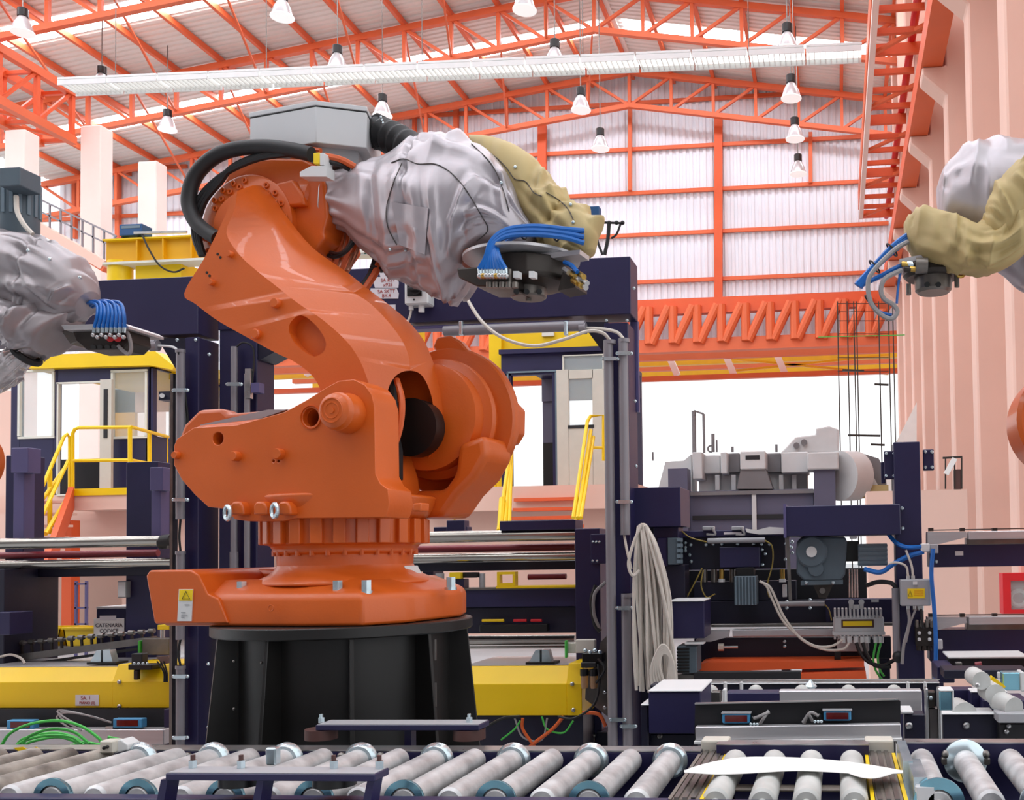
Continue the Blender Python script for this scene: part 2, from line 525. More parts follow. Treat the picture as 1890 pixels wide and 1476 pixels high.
# ---------------------------------------------------------------- right-hand columns, corbels and crane rail
AX = 2.4
cz = 10.8
cy = [13.6 + 3.42 * i for i in range(8)]
names = ('nearest', 'second', 'third', 'fourth', 'fifth', 'sixth', 'seventh', 'farthest')
for i in range(7, -1, -1):
    Y = cy[i]
    mb = MB()
    mb.prism([(AX, Y, 0), (AX + 1.1, Y, 0), (AX + 1.1, Y, 22), (AX, Y, 22), (AX, Y, cz + 0.62), (AX - 0.48, Y, cz + 0.62), (AX - 0.48, Y, cz + 0.45), (AX, Y, cz)], (0, 0.6, 0))
    mb.build('column', 'salmon', smooth=False, bev=0.03, seg=1, label='salmon concrete column with rail corbel along right wall, %s from the camera' % names[i], cat='column', group='columns along the right wall', kind='structure')
MB().box(AX + 1.1, AX + 1.4, 8, 44, 0, 24).build('wall_right', 'salmon', smooth=False, label='salmon wall plane behind the right-hand columns', cat='wall', kind='structure')
gz = cz + 0.66
rg = thing('crane_rail_girder', 'orange crane rail girder resting on the right column corbels', 'girder', (AX - 0.3, 26, gz), kind='structure')
MB().box(AX - 0.4, AX - 0.2, 8, 41, gz, gz + 1.0).build('web', 'deep_orange', rg, smooth=False)
MB().box(AX - 0.5, AX - 0.06, 8, 41, gz - 0.04, gz).build('flange', 'steel_orange', rg, smooth=False)
# walkway lattice beside the girder
lg = thing('walkway_lattice', 'orange ladder-like walkway lattice hanging beside the right crane rail', 'lattice', (1.4, 28, gz), kind='structure')
pA = W(1589, 402, 40)
pB = W(1664, 395, 40)
zL = (pA.z + pB.z) / 2
MB().box(pA.x - 0.08, pA.x + 0.08, 16, 40, zL - 0.1, zL + 0.12).build('chord', 'pale_pink', lg, smooth=False)
MB().box(pB.x - 0.3, pB.x - 0.18, 16, 40, zL - 0.1, zL + 0.12).build('chord', 'amber', lg, smooth=False)
MB().box(pA.x - 0.1, pA.x + 0.0, 16, 40, zL + 0.3, zL + 1.0).build('side_plate', 'steel_orange', lg, smooth=False)
n = 22
for i in range(n):
    Y = 40 - i * 1.1
    MB().box(pA.x, pB.x - 0.2, Y - 0.06, Y + 0.06, zL - 0.05, zL + 0.1 + (0.15 if i % 4 == 0 else 0)).build('rung', 'deep_orange', lg, smooth=False)
    if i % 3 == 0:
        MB().bar((pA.x, Y, zL), (pB.x - 0.2, Y - 1.5, zL), 0.1).build('diagonal', 'steel_orange', lg, smooth=False)
MB().tube(crv([(pB.x - 0.55, 41, zL + 0.3), (pB.x - 0.55, 30, zL + 0.35), (pB.x - 0.55, 17, zL + 0.3)], 6), 0.11, 8).build('sprinkler_pipe', 'bright_red', lg)
# ---------------------------------------------------------------- left columns and girder
for i, (x0, x1, yt, Y, lb) in enumerate(((148, 186, 232, 31.6, 'tall pale pink column under the end of the left girder'), (254, 289, 298, 34.4, 'pale pink column beside the yellow beam, farther back'), (8, 46, 240, 28.8, 'pale pink column behind the grey motor at left'))):
    p, q = W(x0, yt, Y), W(x1, yt, Y)
    MB().box(p.x, q.x, Y, Y + 0.6, 0, p.z).build('column', 'pale_pink', smooth=False, bev=0.03, seg=1, label=lb, cat='column', group='columns along the left side', kind='structure')
lt = thing('left_crane_girder', 'orange box lattice girder coming in at the upper left', 'girder', W(133, 257, 31.5), kind='structure')
pU, pD = W(133, 170, 31.4), W(133, 258, 31.4)
for dx in (0, -1.2):
    for z in (pU.z, pD.z):
        MB().box(pU.x + dx - 0.12, pU.x + dx + 0.12, 14, 31.5, z - 0.14, z + 0.14).build('chord', 'steel_orange', lt, smooth=False)
    for i in range(9):
        Y = 31.4 - i * 1.5
        MB().bar((pU.x + dx, Y, pD.z), (pU.x + dx, Y, pU.z), 0.14, upv=(0, 1, 0)).build('strut', 'deep_orange', lt, smooth=False)
        MB().bar((pU.x + dx, Y, pU.z), (pU.x + dx, Y - 1.5, pD.z), 0.1).build('diagonal', 'deep_orange', lt, smooth=False)
for i in range(9):
    Y = 31.4 - i * 1.5
    for z in (pU.z, pD.z):
        MB().bar((pU.x, Y, z), (pU.x - 1.2, Y, z), 0.12).build('rung', 'deep_orange', lt, smooth=False)
    MB().bar((pU.x, Y, pD.z), (pU.x - 1.2, Y - 1.5, pD.z), 0.09).build('diagonal', 'steel_orange', lt, smooth=False)
# left stair / walkway rails seen between the columns
sw = thing('walkway_stair', 'orange inclined stair with thin grey handrail behind the left columns', 'stair', W(180, 500, 24), kind='structure')
def rail_pt(x, y): return W(x, y, 24)
MB().bar(rail_pt(60, 412), rail_pt(198, 492), 0.35, 0.25).build('stringer', 'salmon', sw, smooth=False)
MB().bar(rail_pt(68, 420), rail_pt(198, 500), 0.3, 0.12).build('edge_beam', 'steel_orange', sw, smooth=False)
MB().bar(rail_pt(70, 366), rail_pt(215, 436), 0.045).build('handrail', 'conduit', sw, smooth=False)
MB().bar(rail_pt(70, 388), rail_pt(215, 458), 0.04).build('mid_rail', 'conduit', sw, smooth=False)
for i in range(8):
    x = 72 + i * 20
    MB().bar(rail_pt(x, 367 + (x - 70) * 0.483), rail_pt(x, 418 + (x - 70) * 0.55), 0.04, upv=(0, 1, 0)).build('baluster', 'conduit', sw, smooth=False)
# ---------------------------------------------------------------- lamps
def lamp(x, y, Y, s, lab):
    p = W(x, y, Y)
    t = thing('high_bay_lamp', lab, 'lamp', p - Z1 * 0.42 * s, group='high bay lamps under the roof')
    a = lambda pr: [(r * s, z * s) for r, z in pr]
    MB().lathe(a([(0.001, 0.17), (0.14, 0.17), (0.15, 0.16), (0.15, -0.08), (0.001, -0.08)]), p + Z1 * 0.2 * s, Z1, 16).build('ballast', 'black', t)
    MB().lathe(a([(0.11, 0.12), (0.16, 0.04), (0.24, -0.12), (0.29, -0.3), (0.3, -0.36), (0.285, -0.36), (0.27, -0.3), (0.22, -0.12), (0.13, 0.04), (0.001, 0.1)]), p, Z1, 20, cap=False).build('reflector', 'lamp_shade', t)
    MB().lathe(a([(0.33, -0.36), (0.33, -0.39), (0.001, -0.39)]), p, Z1, 20, cap=False).build('lens', 'lamp_tube', t)
    MB().cyl(p + Z1 * 0.36 * s, (p.x, p.y, ztop(p.x) + 0.3), 0.018 * s, n=6).build('wire', 'steel_dark', t)
od = ('nearest', 'second', 'third', 'farthest')
for row, (pts, y0) in {'far left row above the columns': (((42, 38), (188, 143), (309, 221)), 0), 'row above the grey cabinet': (((521, 8), (623, 106), (706, 194)), 0), 'centre row near the ridge': (((968, -6), (1024, 96), (1072, 183), (1108, 256)), 0), 'right row beside the walkway lattice': (((1453, 68), (1460, 160), (1467, 237), (1473, 303)), 0)}.items():
    for i, (x, y) in enumerate(pts):
        Y = 1840 * 14.4 / (1012 - y - (x - 1400) * 0.0165 * -1)
        lamp(x, y, min(Y, 39.5), 1.0, 'black and white bell pendant lamp, %s in the %s' % (od[i] if len(pts) == 4 else ('nearest', 'middle', 'farthest')[i], row))
# long louvred strip light
p, q = W(122, 163, 22), W(1592, 100, 22)
ln = thing('louvre_light_line', 'long white louvred strip light crossing the whole hall under the trusses', 'light', (p + q) / 2)
d = (q - p); L = d.length; t_ = d / L
nseg = 15
for i in range(nseg):
    a = p + d * (i / nseg) + t_ * 0.02
    b = p + d * ((i + 1) / nseg) - t_ * 0.02
    o = MB().bar(a + Z1 * 0.1, b + Z1 * 0.1, 0.6, 0.05).build('housing', 'light_grey', ln, smooth=False)
    MB().bar(a + Z1 * 0.06, b + Z1 * 0.06, 0.5, 0.02).build('tube', 'strip_lamp', o, smooth=False)
    for sgn in (-1, 1):
        MB().bar(a + V((0, sgn * 0.29, 0.0)), b + V((0, sgn * 0.29, 0.0)), 0.02, 0.12).build('side_rail', 'light_grey', o, smooth=False)
    for k in range(10):
        c = a + (b - a) * ((k + 0.5) / 10)
        MB().obox(c + Z1 * 0.02, t_ * 0.006, Y1 * 0.28, Z1 * 0.06).build('louvre', 'light_grey', ln, smooth=False)
for i in (1, 4, 7, 10, 13):
    c = p + d * (i / nseg)
    MB().cyl(c + Z1 * 0.1, (c.x, c.y, ztop(c.x) + 0.3), 0.012, n=5).build('wire', 'steel_dark', ln)
# ================================================================ robots
def arm_frame(cx, cy_, Y, phi):
    """local frame of a robot: C on its slewing axis, ef = arm direction, ea = joint axis pointing away"""
    C = W(cx, cy_, Y)
    ef = V((math.cos(phi), -math.sin(phi), 0))
    ea = V((math.sin(phi), math.cos(phi), 0))
    def R(x, y, a):
        d = ray(x, y)
        t = ((C - CAM).dot(ea) + a) / d.dot(ea)
        return CAM + d * t
    return C, ef, ea, R

def hexbolt(p, ax, r, h, par, m='steel', name='bolt'):
    return MB().cyl(p, V(p) + V(ax) * h, r, n=6).cyl(V(p) - V(ax) * 0.002, V(p) + V(ax) * h * 0.2, r * 1.25, n=14).build(name, m, par)

def sleeve(name, secs, R, m, par, na=96, ns=14, amp=0.012, seed=0, nf=22, along=0.75, gathers=(), wid=0.16):
    """cloth sleeve lofted through sections (top px, bottom px, a, half depth), with tension folds and gathered rings"""
    S = [(R(tx, ty, a), R(bx, by, a), hd) for (tx, ty), (bx, by), a, hd in secs]
    tops = crv([s[0] for s in S], ns)
    bots = crv([s[1] for s in S], ns)
    hds = [v.x for v in crv([V((s[2], 0, 0)) for s in S], ns)]
    N = len(tops)
    rnd = random.Random(int(seed * 100) + 5)
    LS = 4.0
    folds = []
    for i in range(nf):
        u0 = rnd.uniform(-0.05, 0.9)
        th0 = rnd.uniform(0, 2 * math.pi)
        if rnd.random() < along:
            du, dt = rnd.uniform(0.2, 0.5), rnd.uniform(-0.9, 0.9)
        else:
            du, dt = rnd.uniform(-0.12, 0.12), rnd.uniform(0.9, 2.2)
        folds.append((u0 * LS, th0, du * LS, dt, wid * rnd.uniform(0.6, 1.5), rnd.choice((1, 1, -0.8)) * rnd.uniform(0.5, 1.2)))
    RR = []
    for i in range(N):
        c = (tops[i] + bots[i]) / 2
        h = (tops[i] - bots[i]) / 2
        u = i / (N - 1)
        env = min(1, u * 7 + 0.1) * min(1, (1 - u) * 7 + 0.1)
        ring = []
        for k in range(na):
            th = 2 * math.pi * k / na
            dsp = 0.9 * noise.noise(V((u * 3 + seed, math.cos(th) * 0.9, math.sin(th) * 0.9)))
            for (fu, ft, du, dt, wd, am) in folds:
                for o in (-6.28318, 0, 6.28318):
                    au, at_ = u * LS - fu, th + o - ft
                    t = (au * du + at_ * dt) / (du * du + dt * dt)
                    if 0 < t < 1:
                        d = abs(au * dt - at_ * du) / math.sqrt(du * du + dt * dt)
                        if d < wd * 3:
                            q = d / wd
                            dsp += am * math.sin(math.pi * t) ** 0.6 * (1.25 * math.exp(-q * 1.3) - 0.4 * math.exp(-(q - 1.8) ** 2 * 1.5))
            for (gu, gn, ga, gw) in gathers:
                e = math.exp(-abs(u - gu) / gw)
                dsp += ga * e * (0.8 * math.cos(gn * th + 2.0 * math.sin(3 * th + seed)) - 1.1 * math.exp(-((u - gu) / (gw * 0.22)) ** 2))
            disp = amp * env * dsp
            rad = 1 + disp / max(0.06, h.length)
            ring.append(c + h * math.cos(th) * rad + Y1 * hds[i] * math.sin(th) * rad)
        RR.append(ring)
    return MB().rings(RR).build(name, m, par, ang=180)

def main_robot():
    C, ef, ea, R = arm_frame(640, 1143, 4.1, math.radians(9))
    root = thing('industrial_robot', 'large orange robot arm on the black pedestal, grey cover over its forearm', 'robot', C)
    cz0 = C.z
    def at(f, a, z): return V((C.x, C.y, 0)) + ef * f + ea * a + Z1 * z
    OR = 'robot_orange'
    TA = lambda pts: T(pts, 300, 560, 1890 / 660)
    TB = lambda pts: T(pts, 320, 170, 1889 / 480)
    def pr(pts, a0, a1, par=root, name='body', m=OR, bev=0.015, seg=3):
        return MB().prism([R(x, y, a0) for x, y in pts], ea * (a1 - a0)).build(name, m, par, bev=bev, seg=seg)
    # ---- base casting
    zf = lambda y: R(640, y, -0.42).z
    z0, z1, z2 = cz0, cz0 + 0.125, cz0 + 0.215
    base = MB()
    plan = [(-0.58, -0.38), (-0.42, -0.39), (0.1, -0.4), (0.33, -0.36), (0.42, -0.2), (0.43, 0.2), (0.34, 0.4), (-0.42, 0.43), (-0.6, 0.3)]
    lay = [(1.0, z0), (1.0, z1 - 0.03), (0.985, z1 - 0.008), (0.95, z1 + 0.004), (0.72, z2 - 0.035)]
    base.rings([[at(f * s, a * s, z) for f, a in plan] for s, z in lay])
    base.lathe([(0.36, z2 - 0.06), (0.34, z2 - 0.035), (0.305, z2 - 0.02), (0.28, z2 + 0.005), (0.262, z2 + 0.04), (0.262, z2 + 0.16)], V((C.x, C.y, 0)), Z1, 48)
    bo = base.build('base', OR, root, bev=0.012, seg=3)
    tail = TA([(-80, 0)])
    bx = [(269, 1062), (276, 1052), (352, 1052), (366, 1060), (383, 1096), (402, 1104), (420, 1150), (288, 1152), (284, 1148)]
    pr(bx, -0.405, 0.3, bo, 'cable_entry', bev=0.018, seg=3)
    MB().prism([R(x, y, -0.05) for x, y in ((330, 1052), (470, 1050), (560, 1052), (600, 1085), (420, 1098), (380, 1090))], ea * 0.36).build('rear_web', OR, bo, bev=0.02, seg=3)
    # warning plate
    wp = MB().prism([R(x, y, -0.408) for x, y in ((330, 1087), (356, 1087), (353, 1146), (327, 1146))], ea * 0.003).build('warning_plate', 'light_grey', root, smooth=False)
    MB().prism([R(x, y, -0.41) for x, y in ((331, 1088), (355.5, 1088), (354.5, 1108), (330, 1108))], ea * 0.002).build('warning_header', 'label_yellow', wp, smooth=False)
    tri = [R(343, 1091, -0.4125), R(350, 1105, -0.4125), R(336, 1105, -0.4125)]
    MB().tube(tri, 0.0016, 5, closed=True).build('warning_triangle', 'ink_dark', wp)
    for (x, y, w_) in ((345, 1115, 9), (338, 1129, 8), (340, 1134, 12), (337, 1138, 6)):
        MB().prism([R(x - w_ / 2, y, -0.411), R(x + w_ / 2, y, -0.411), R(x + w_ / 2, y + 1.6, -0.411), R(x - w_ / 2, y + 1.6, -0.411)], ea * 0.001).build('print_line', 'grey_plastic', wp, smooth=False)
    for x, y, a in ((446, 1104, -0.32), (623, 1104, -0.33), (676, 1102, -0.31), (832, 1090, 0.05)):
        p = R(x, y, a)
        hexbolt(V((p.x, p.y, z1 - 0.002)), Z1, 0.02, 0.052, root, 'zinc', 'anchor_bolt')
    MB().torus(R(500, 1122, -0.425), ea, 0.012, 0.002).build('tapped_hole', OR, bo)
    # ---- slewing ring
    zc = lambda y: R(640, y, 0).z
    ring = MB()
    O = V((C.x, C.y, 0))
    ya, yb, yc, yd, ye = zc(1045), zc(1022), zc(1018), zc(1006), zc(958)
    ring.lathe([(0.272, ya), (0.275, yb), (0.285, yb + 0.004), (0.29, yc), (0.29, yc + 0.012), (0.3, yd), (0.318, yd + 0.004), (0.32, ye)], O, Z1, 64)
    rg_ = ring.build('slewing_ring', OR, root, bev=0.004)
    for k in range(28):
        th = 2 * math.pi * k / 28
        u = V((math.cos(th), math.sin(th), 0))
        MB().cyl(O + u * 0.283 + Z1 * (yb - 0.006), O + u * 0.283 + Z1 * (yb + 0.016), 0.01, n=8).build('ring_bolt', OR, rg_)
    for k in range(24):
        th = 2 * math.pi * (k + 0.5) / 24
        u = V((math.cos(th), math.sin(th), 0))
        t_ = V((-u.y, u.x, 0))
        MB().obox(O + u * 0.325 + Z1 * (yd + ye) / 2, u * 0.016, t_ * 0.024, Z1 * (ye - yd) / 2 * 0.93).build('ring_rib', OR, rg_, bev=0.004)
    MB().prism([R(x, y, -0.3) for x, y in ((489, 955), (560, 955), (560, 1003), (490, 1005))], ea * 0.5).build('ring_lug', OR, rg_, bev=0.01)
    MB().prism([R(x, y, 0.0) for x, y in ((733, 1046), (746, 1044), (766, 1084), (752, 1086))], ea * 0.1).build('guard_strip', 'light_grey', root, smooth=False)
    # ---- turning body
    fp = TA([(60, 750), (75, 715), (165, 655), (400, 640), (640, 575), (760, 510), (870, 440), (930, 408), (1010, 400), (1070, 430), (1105, 480), (1120, 540), (1125, 900), (1150, 950), (1190, 980), (1200, 1060), (1180, 1130), (700, 1135), (640, 1150), (450, 1150), (380, 1140), (335, 1085), (240, 1075), (170, 1010), (100, 930), (58, 850)])
    plate = MB().prism([R(x, y, -0.36) for x, y in fp], ea * 0.16).build('turning_body', OR, root)
    for x, y, r in ((573, 770, 0.037), (402, 809, 0.026)):
        plate = carve(plate, MB().cyl(R(x, y, -0.36) - ea * 0.05, R(x, y, -0.36) + ea * 0.13, r, n=24))
    for x, y in ((491, 849), (500, 849)):
        plate = carve(plate, MB().cyl(R(x, y, -0.4), R(x, y, -0.4) + ea * 0.12, 0.006, n=10))
    md = plate.modifiers.new('bevel', 'BEVEL'); md.width = 0.014; md.segments = 3; md.limit_method = 'ANGLE'; md.angle_limit = math.radians(40)
    B = plate
    MB().lathe([(0.046, 0), (0.046, 0.03), (0.038, 0.03)], R(573, 770, -0.366), ea, 28, cap=False).build('hole_collar', OR, B)
    inner = TA([(70, 760), (180, 640), (640, 590), (880, 520), (1000, 600), (1090, 900), (1100, 1000), (1100, 1130), (480, 1150), (335, 1085), (170, 1010), (100, 930), (62, 850)])
    pr(inner, -0.21, 0.16, B, 'body_core', bev=0.02)
    bk = TA([(110, 640), (190, 560), (310, 553), (340, 580), (640, 556), (880, 600), (1000, 760), (1100, 1000), (200, 1000), (90, 860), (60, 770)])
    pr(bk, 0.16, 0.26, B, 'rear_cheek', bev=0.02)
    MB().prism([R(x, y, -0.2) for x, y in TA([(200, 640), (560, 560), (660, 560), (420, 640), (200, 660)])], ea * 0.28).build('tail_top_sheen', 'dull_cloth', B, smooth=False)  # grey sheet stands for the grey-green reflection on the tail's top surface
    # bowl under the fork
    zr = R(640, 906, -0.4).z
    bowl = MB().lathe([(0.3, zc(962)), (0.325, zc(959)), (0.35, zc(950)), (0.365, zr - 0.05), (0.375, zr - 0.02), (0.378, zr - 0.005), (0.37, zr + 0.003), (0.25, zr + 0.003)], O, Z1, 56)
    bowl.build('bowl', OR, B, bev=0.004)
    sup = TA([(1180, 990), (1480, 985), (1540, 900), (1560, 740), (1700, 690), (1716, 800), (1650, 920), (1560, 1010), (1480, 1130), (1100, 1135)])
    pr(sup, 0.12, 0.36, B, 'fork_support', bev=0.03)
    pr(TA([(1322, 1055), (1366, 1052), (1364, 1098), (1322, 1098)]), -0.36, -0.3, B, 'jack_lug', bev=0.006)
    pr(TA([(1490, 1000), (1570, 985), (1570, 1060), (1490, 1070)]), 0.26, 0.36, B, 'side_lug', bev=0.01)
    # pin and bosses
    pc = R(612, 757, -0.46)
    MB().lathe([(0.001, 0), (0.05, 0), (0.058, 0.006), (0.066, 0.012), (0.07, 0.03), (0.074, 0.034), (0.076, 0.07), (0.079, 0.085), (0.08, 0.13)], pc, ea, 36).build('joint_pin', OR, B)
    MB().lathe([(0.012, -0.004), (0.012, 0.01)], pc, ea, 10).build('pin_screw', OR, B)
    for r in (0.03, 0.046):
        MB().torus(pc, ea, r, 0.003, 28, 6).build('pin_groove', OR, B)
    for x, y, r, h in ((437, 842, 0.02, 0.024), (517, 838, 0.022, 0.024), (326, 840, 0.016, 0.015)):
        MB().lathe([(0.001, -h), (r * 0.85, -h), (r, -h + 0.006), (r, 0.01)], R(x, y, -0.365), ea, 16).build('boss', OR, B)
    for x, y in ((436, 925), (479, 925), (523, 925)):
        MB().prism([R(x + dx, y + dy, -0.4) for dx, dy in ((-12, 25), (-12, 8), (-7, 0), (6, 0), (12, 8), (14, 25))], ea * 0.08).build('lug', OR, B, bev=0.008)
    for x, y in ((420, 946), (507, 942)):
        c = R(x, y, -0.42)
        MB().torus(c, (ea + ef * 0.5), 0.026, 0.0085, 24, 8).build('eye_ring', 'zinc', B)
    # ---- joint-two drum
    dc = R(800, 772, 0.2)
    MB().lathe([(0.2, -0.06), (0.235, -0.05), (0.235, 0.02), (0.255, 0.03), (0.27, 0.035), (0.275, 0.06), (0.262, 0.075), (0.262, 0.095), (0.285, 0.1), (0.33, 0.105), (0.338, 0.115), (0.338, 0.16), (0.325, 0.18), (0.26, 0.2)], dc, ea, 64).build('gear_drum', OR, root)
    ear = R(828, 640, 0.32)
    MB().prism([R(x, y, 0.31) for x, y in ((798, 640), (806, 622), (830, 618), (850, 630), (870, 655), (830, 680))], ea * 0.05).build('drum_ear', OR, root, bev=0.008)
    MB().prism([R(x, y, 0.4) for x, y in ((900, 735), (925, 733), (941, 750), (940, 795), (928, 815), (905, 818))], ea * 0.16).build('drive_motor', OR, root, bev=0.008)
    MB().lathe([(0.001, 0), (0.16, 0), (0.175, 0.02), (0.175, 0.1)], R(770, 788, 0.16), ea, 40).build('gear_face', 'black', root)
    # ---- lower arm
    st = [((428, 362), (438, 352), (466, 342), (482, 342)), ((420, 388), (432, 390), (478, 380), (506, 366)), ((398, 435), (418, 430), (498, 429), (531, 402)),
          ((375, 480), (442, 470), (549, 477), (577, 457)), ((340, 541), (472, 498), (618, 519), (640, 502)), ((361, 561), (510, 528), (652, 540), (683, 536)),
          ((401, 591), (551, 560), (686, 562), (715, 560)), ((450, 619), (597, 591), (726, 605), (754, 593)), ((509, 651), (640, 630), (750, 644), (782, 628)),
          ((544, 668), (664, 665), (757, 680), (798, 664)), ((576, 693), (678, 700), (762, 715), (813, 712)), ((594, 725), (690, 735), (766, 760), (820, 768)),
          ((604, 770), (696, 780), (765, 802), (812, 820)), ((626, 812), (690, 822), (748, 842), (778, 860)), ((660, 840), (690, 846), (730, 860), (745, 872))]
    A0, A1, A2 = -0.15, -0.02, 0.15
    cols = [crv([R(*s[0], A0) for s in st], 4), crv([R(*s[1], A0) for s in st], 4), crv([R(*s[2], A1) for s in st], 4), crv([R(*s[3], A2) for s in st], 4)]
    RR = []
    for i in range(len(cols[0])):
        l, f, s_, b = (c[i] for c in cols)
        RR.append([l, f, s_, b, l + ea * (A2 - A0)])
    la = MB().rings(RR).build('lower_arm', OR, root, ang=28)
    # oval pocket in the web and the access opening at the joint
    op = [(716, 790), (714, 730), (728, 696), (752, 684), (778, 692), (796, 730), (801, 780), (793, 838), (774, 876), (748, 886), (724, 860)]
    dirv = ray(770, 780).normalized()
    opc = crv([R(x, y, -0.2) for x, y in op] + [R(*op[0], -0.2)], 4)[:-1]
    la = carve(la, MB().rings([opc, [p + (p - CAM).normalized() * 0.42 for p in opc]]))
    ov = [(524, 610), (526, 594), (540, 580), (556, 582), (578, 602), (592, 626), (590, 644), (574, 655), (558, 650), (536, 632)]
    ovc = crv([R(x, y, A0 - 0.03) for x, y in ov] + [R(*ov[0], A0 - 0.03)], 4)[:-1]
    la = carve(la, MB().prism(ovc, ea * 0.075))
    md = la.modifiers.new('bevel', 'BEVEL'); md.width = 0.012; md.segments = 3; md.limit_method = 'ANGLE'; md.angle_limit = math.radians(40)
    for x, y, r in ((511, 560, 0.0), (475, 617, 0.022), (393, 522, 0.014), (427, 470, 0.014)):
        if r:
            MB().lathe([(0.001, -0.02), (r * 0.8, -0.02), (r, -0.014), (r, 0.02)], R(x, y, A0), ea, 16).build('boss', OR, la)
    MB().lathe([(0.001, -0.02), (0.018, -0.02), (0.022, -0.014), (0.022, 0.02)], R(511, 560, A0), ea, 16).build('boss', OR, la)
    for x, y in ((382, 503), (387, 509), (402, 469), (407, 475)):
        MB().cyl(R(x, y, A0) - ea * 0.002, R(x, y, A0) + ea * 0.01, 0.006, n=8).build('screw_hole', 'black', la)
    # inside the joint: black drum, seal and cables
    MB().lathe([(0.001, 0), (0.125, 0), (0.125, 0.07)], R(757, 788, 0.03), ea, 40).build('joint_core', 'black', root)
    cable('loom', [R(732, 700, -0.03), R(742, 740, -0.06), R(738, 790, -0.08), (R(722, 840, -0.1)), R(712, 875, -0.12)], 0.013, 'orange_cable', root)
    cable('loom', [R(722, 700, -0.02), R(727, 750, -0.04), R(722, 800, -0.06), R(708, 850, -0.08)], 0.016, 'black_rubber', root)
    MB().prism([R(x, y, -0.1) for x, y in ((693, 800), (716, 790), (724, 830), (724, 884), (696, 884))], ea * 0.08).build('junction_plate', 'black_rubber', root, bev=0.004)
    MB().cyl(R(707, 815, -0.102), R(707, 815, -0.09), 0.008, n=10).build('plate_screw', 'zinc', root)
    MB().cyl(R(706, 868, -0.105), R(712, 880, -0.1), 0.01, n=10).build('cable_gland', 'zinc', root)
    # ---- upper joint housing
    jc = R(452, 420, 0.16)
    MB().lathe([(0.1, -0.0), (0.24, 0), (0.252, 0.008), (0.252, 0.06), (0.235, 0.075), (0.235, 0.12)], jc, ea, 56).build('elbow_flange', OR, root)
    MB().lathe([(0.001, -0.03), (0.15, -0.03), (0.16, -0.02), (0.16, 0.02)], jc, ea, 48).build('elbow_hub', OR, root)
    for k in range(44):
        if k % 11 < 8:
            th = 2 * math.pi * k / 44
            p = jc + (ef * math.cos(th) + Z1 * math.sin(th)) * (0.222 if k % 2 else 0.195)
            MB().torus(p - ea * 0.004, ea, 0.0105, 0.0045, 12, 6).build('flange_bolt', OR, root)
    hs = [(395, 372), (420, 318), (452, 296), (500, 290), (560, 292), (590, 310), (600, 340), (604, 400), (596, 428), (600, 438), (585, 458), (560, 500), (500, 520), (430, 500)]
    pr(hs, 0.2, 0.48, root, 'elbow_housing', bev=0.04, seg=4)
    pr([(476, 345), (540, 330), (556, 355), (562, 378), (520, 382), (500, 372)], 0.17, 0.22, root, 'housing_step', bev=0.012)
    MB().lathe([(0.128, -0.05), (0.135, -0.02), (0.135, 0.03), (0.12, 0.04), (0.12, 0.07)], R(588, 374, 0.32), (R(620, 378, 0.32) - R(588, 374, 0.32)), 40).build('elbow_collar', OR, root)
    for (x0, y0, x1, y1) in ((468, 300, 512, 288), (530, 302, 575, 290), (560, 440, 596, 458)):
        MB().prism([R(x0, y0, 0.22), R(x0 + 4, y1, 0.22), R(x1 - 4, y1, 0.22), R(x1, y0, 0.22)], ea * 0.12).build('cast_pad', OR, root, bev=0.008)
    # dark cable looms looping over the elbow
    l1 = [(402, 440), (385, 430), (362, 410), (349, 380), (352, 345), (368, 314), (400, 287), (440, 274), (490, 271), (540, 277), (575, 285)]
    cable('cable_loom', [R(x, y, 0.08 + 0.06 * i / 10) for i, (x, y) in enumerate(l1)], 0.034, 'black_rubber', root, n=6)
    for k, off in enumerate((0, 7, 13)):
        l2 = [(372 + off * 0.3, 472), (360 + off * .6, 440), (358 + off * 0.7, 405), (366 + off, 370), (392 + off, 338), (430, 312 - off * 0.3), (480, 292 - off * 0.4), (540, 283 - off * 0.4)]
        cable('cable_loom', [R(x, y, 0.13) for x, y in l2], 0.014, 'black_rubber', root, n=6)
    pr([(578, 282), (590, 281), (590, 302), (578, 302)], 0.1, 0.16, root, 'yellow_clamp', 'label_yellow', 0.003)
    pr([(590, 282), (598, 282), (598, 305), (590, 305)], 0.1, 0.16, root, 'clamp_block', 'light_grey', 0.003)
    cb_ = pr([(553, 317), (574, 306), (602, 306), (602, 326), (553, 326)], 0.1, 0.16, root, 'bracket_plate', 'light_grey', 0.002)
    cable('cable_loom', [R(600, 288, 0.14), R(630, 295, 0.16), R(655, 308, 0.2)], 0.016, 'orange_cable', root)
    cable('cable_loom', [R(600, 297, 0.14), R(625, 303, 0.16), R(645, 312, 0.2)], 0.012, 'black_rubber', root)
    cable('cable_loom', [R(530, 266, 0.2), R(560, 272, 0.2), R(592, 278, 0.2)], 0.012, 'orange_cable', root)
    # grey cabinet on top
    q0, q1 = R(461, 272, 0.2), R(583, 270, 0.18)
    q = [q0, q1, q1 + V((0.2, 0.09, 0)), q1 + V((0.1, 0.45, 0)), q0 + V((0.08, 0.42, 0))]
    z_b = q[0].z - 0.03
    z_t = R(585, 192, 0.16).z
    q2 = [V((p.x, p.y, z_b)) for p in q]
    q2[2].z = q2[1].z = z_b
    cab = MB().prism(q2, Z1 * (z_t - z_b)).build('control_box', 'grey_paint', root, bev=0.004)
    ctr = sum(q2, V()) / 5
    MB().prism([ctr + (p - ctr) * 1.012 + Z1 * (z_t - z_b + 0.006) for p in q2], Z1 * 0.022).build('box_lid', 'grey_paint', cab, bev=0.003)
    MB().prism([ctr + (p - ctr) * 0.995 + Z1 * (z_t - z_b - 0.001) for p in q2], Z1 * 0.008).build('lid_seal', 'black_rubber', cab, smooth=False)
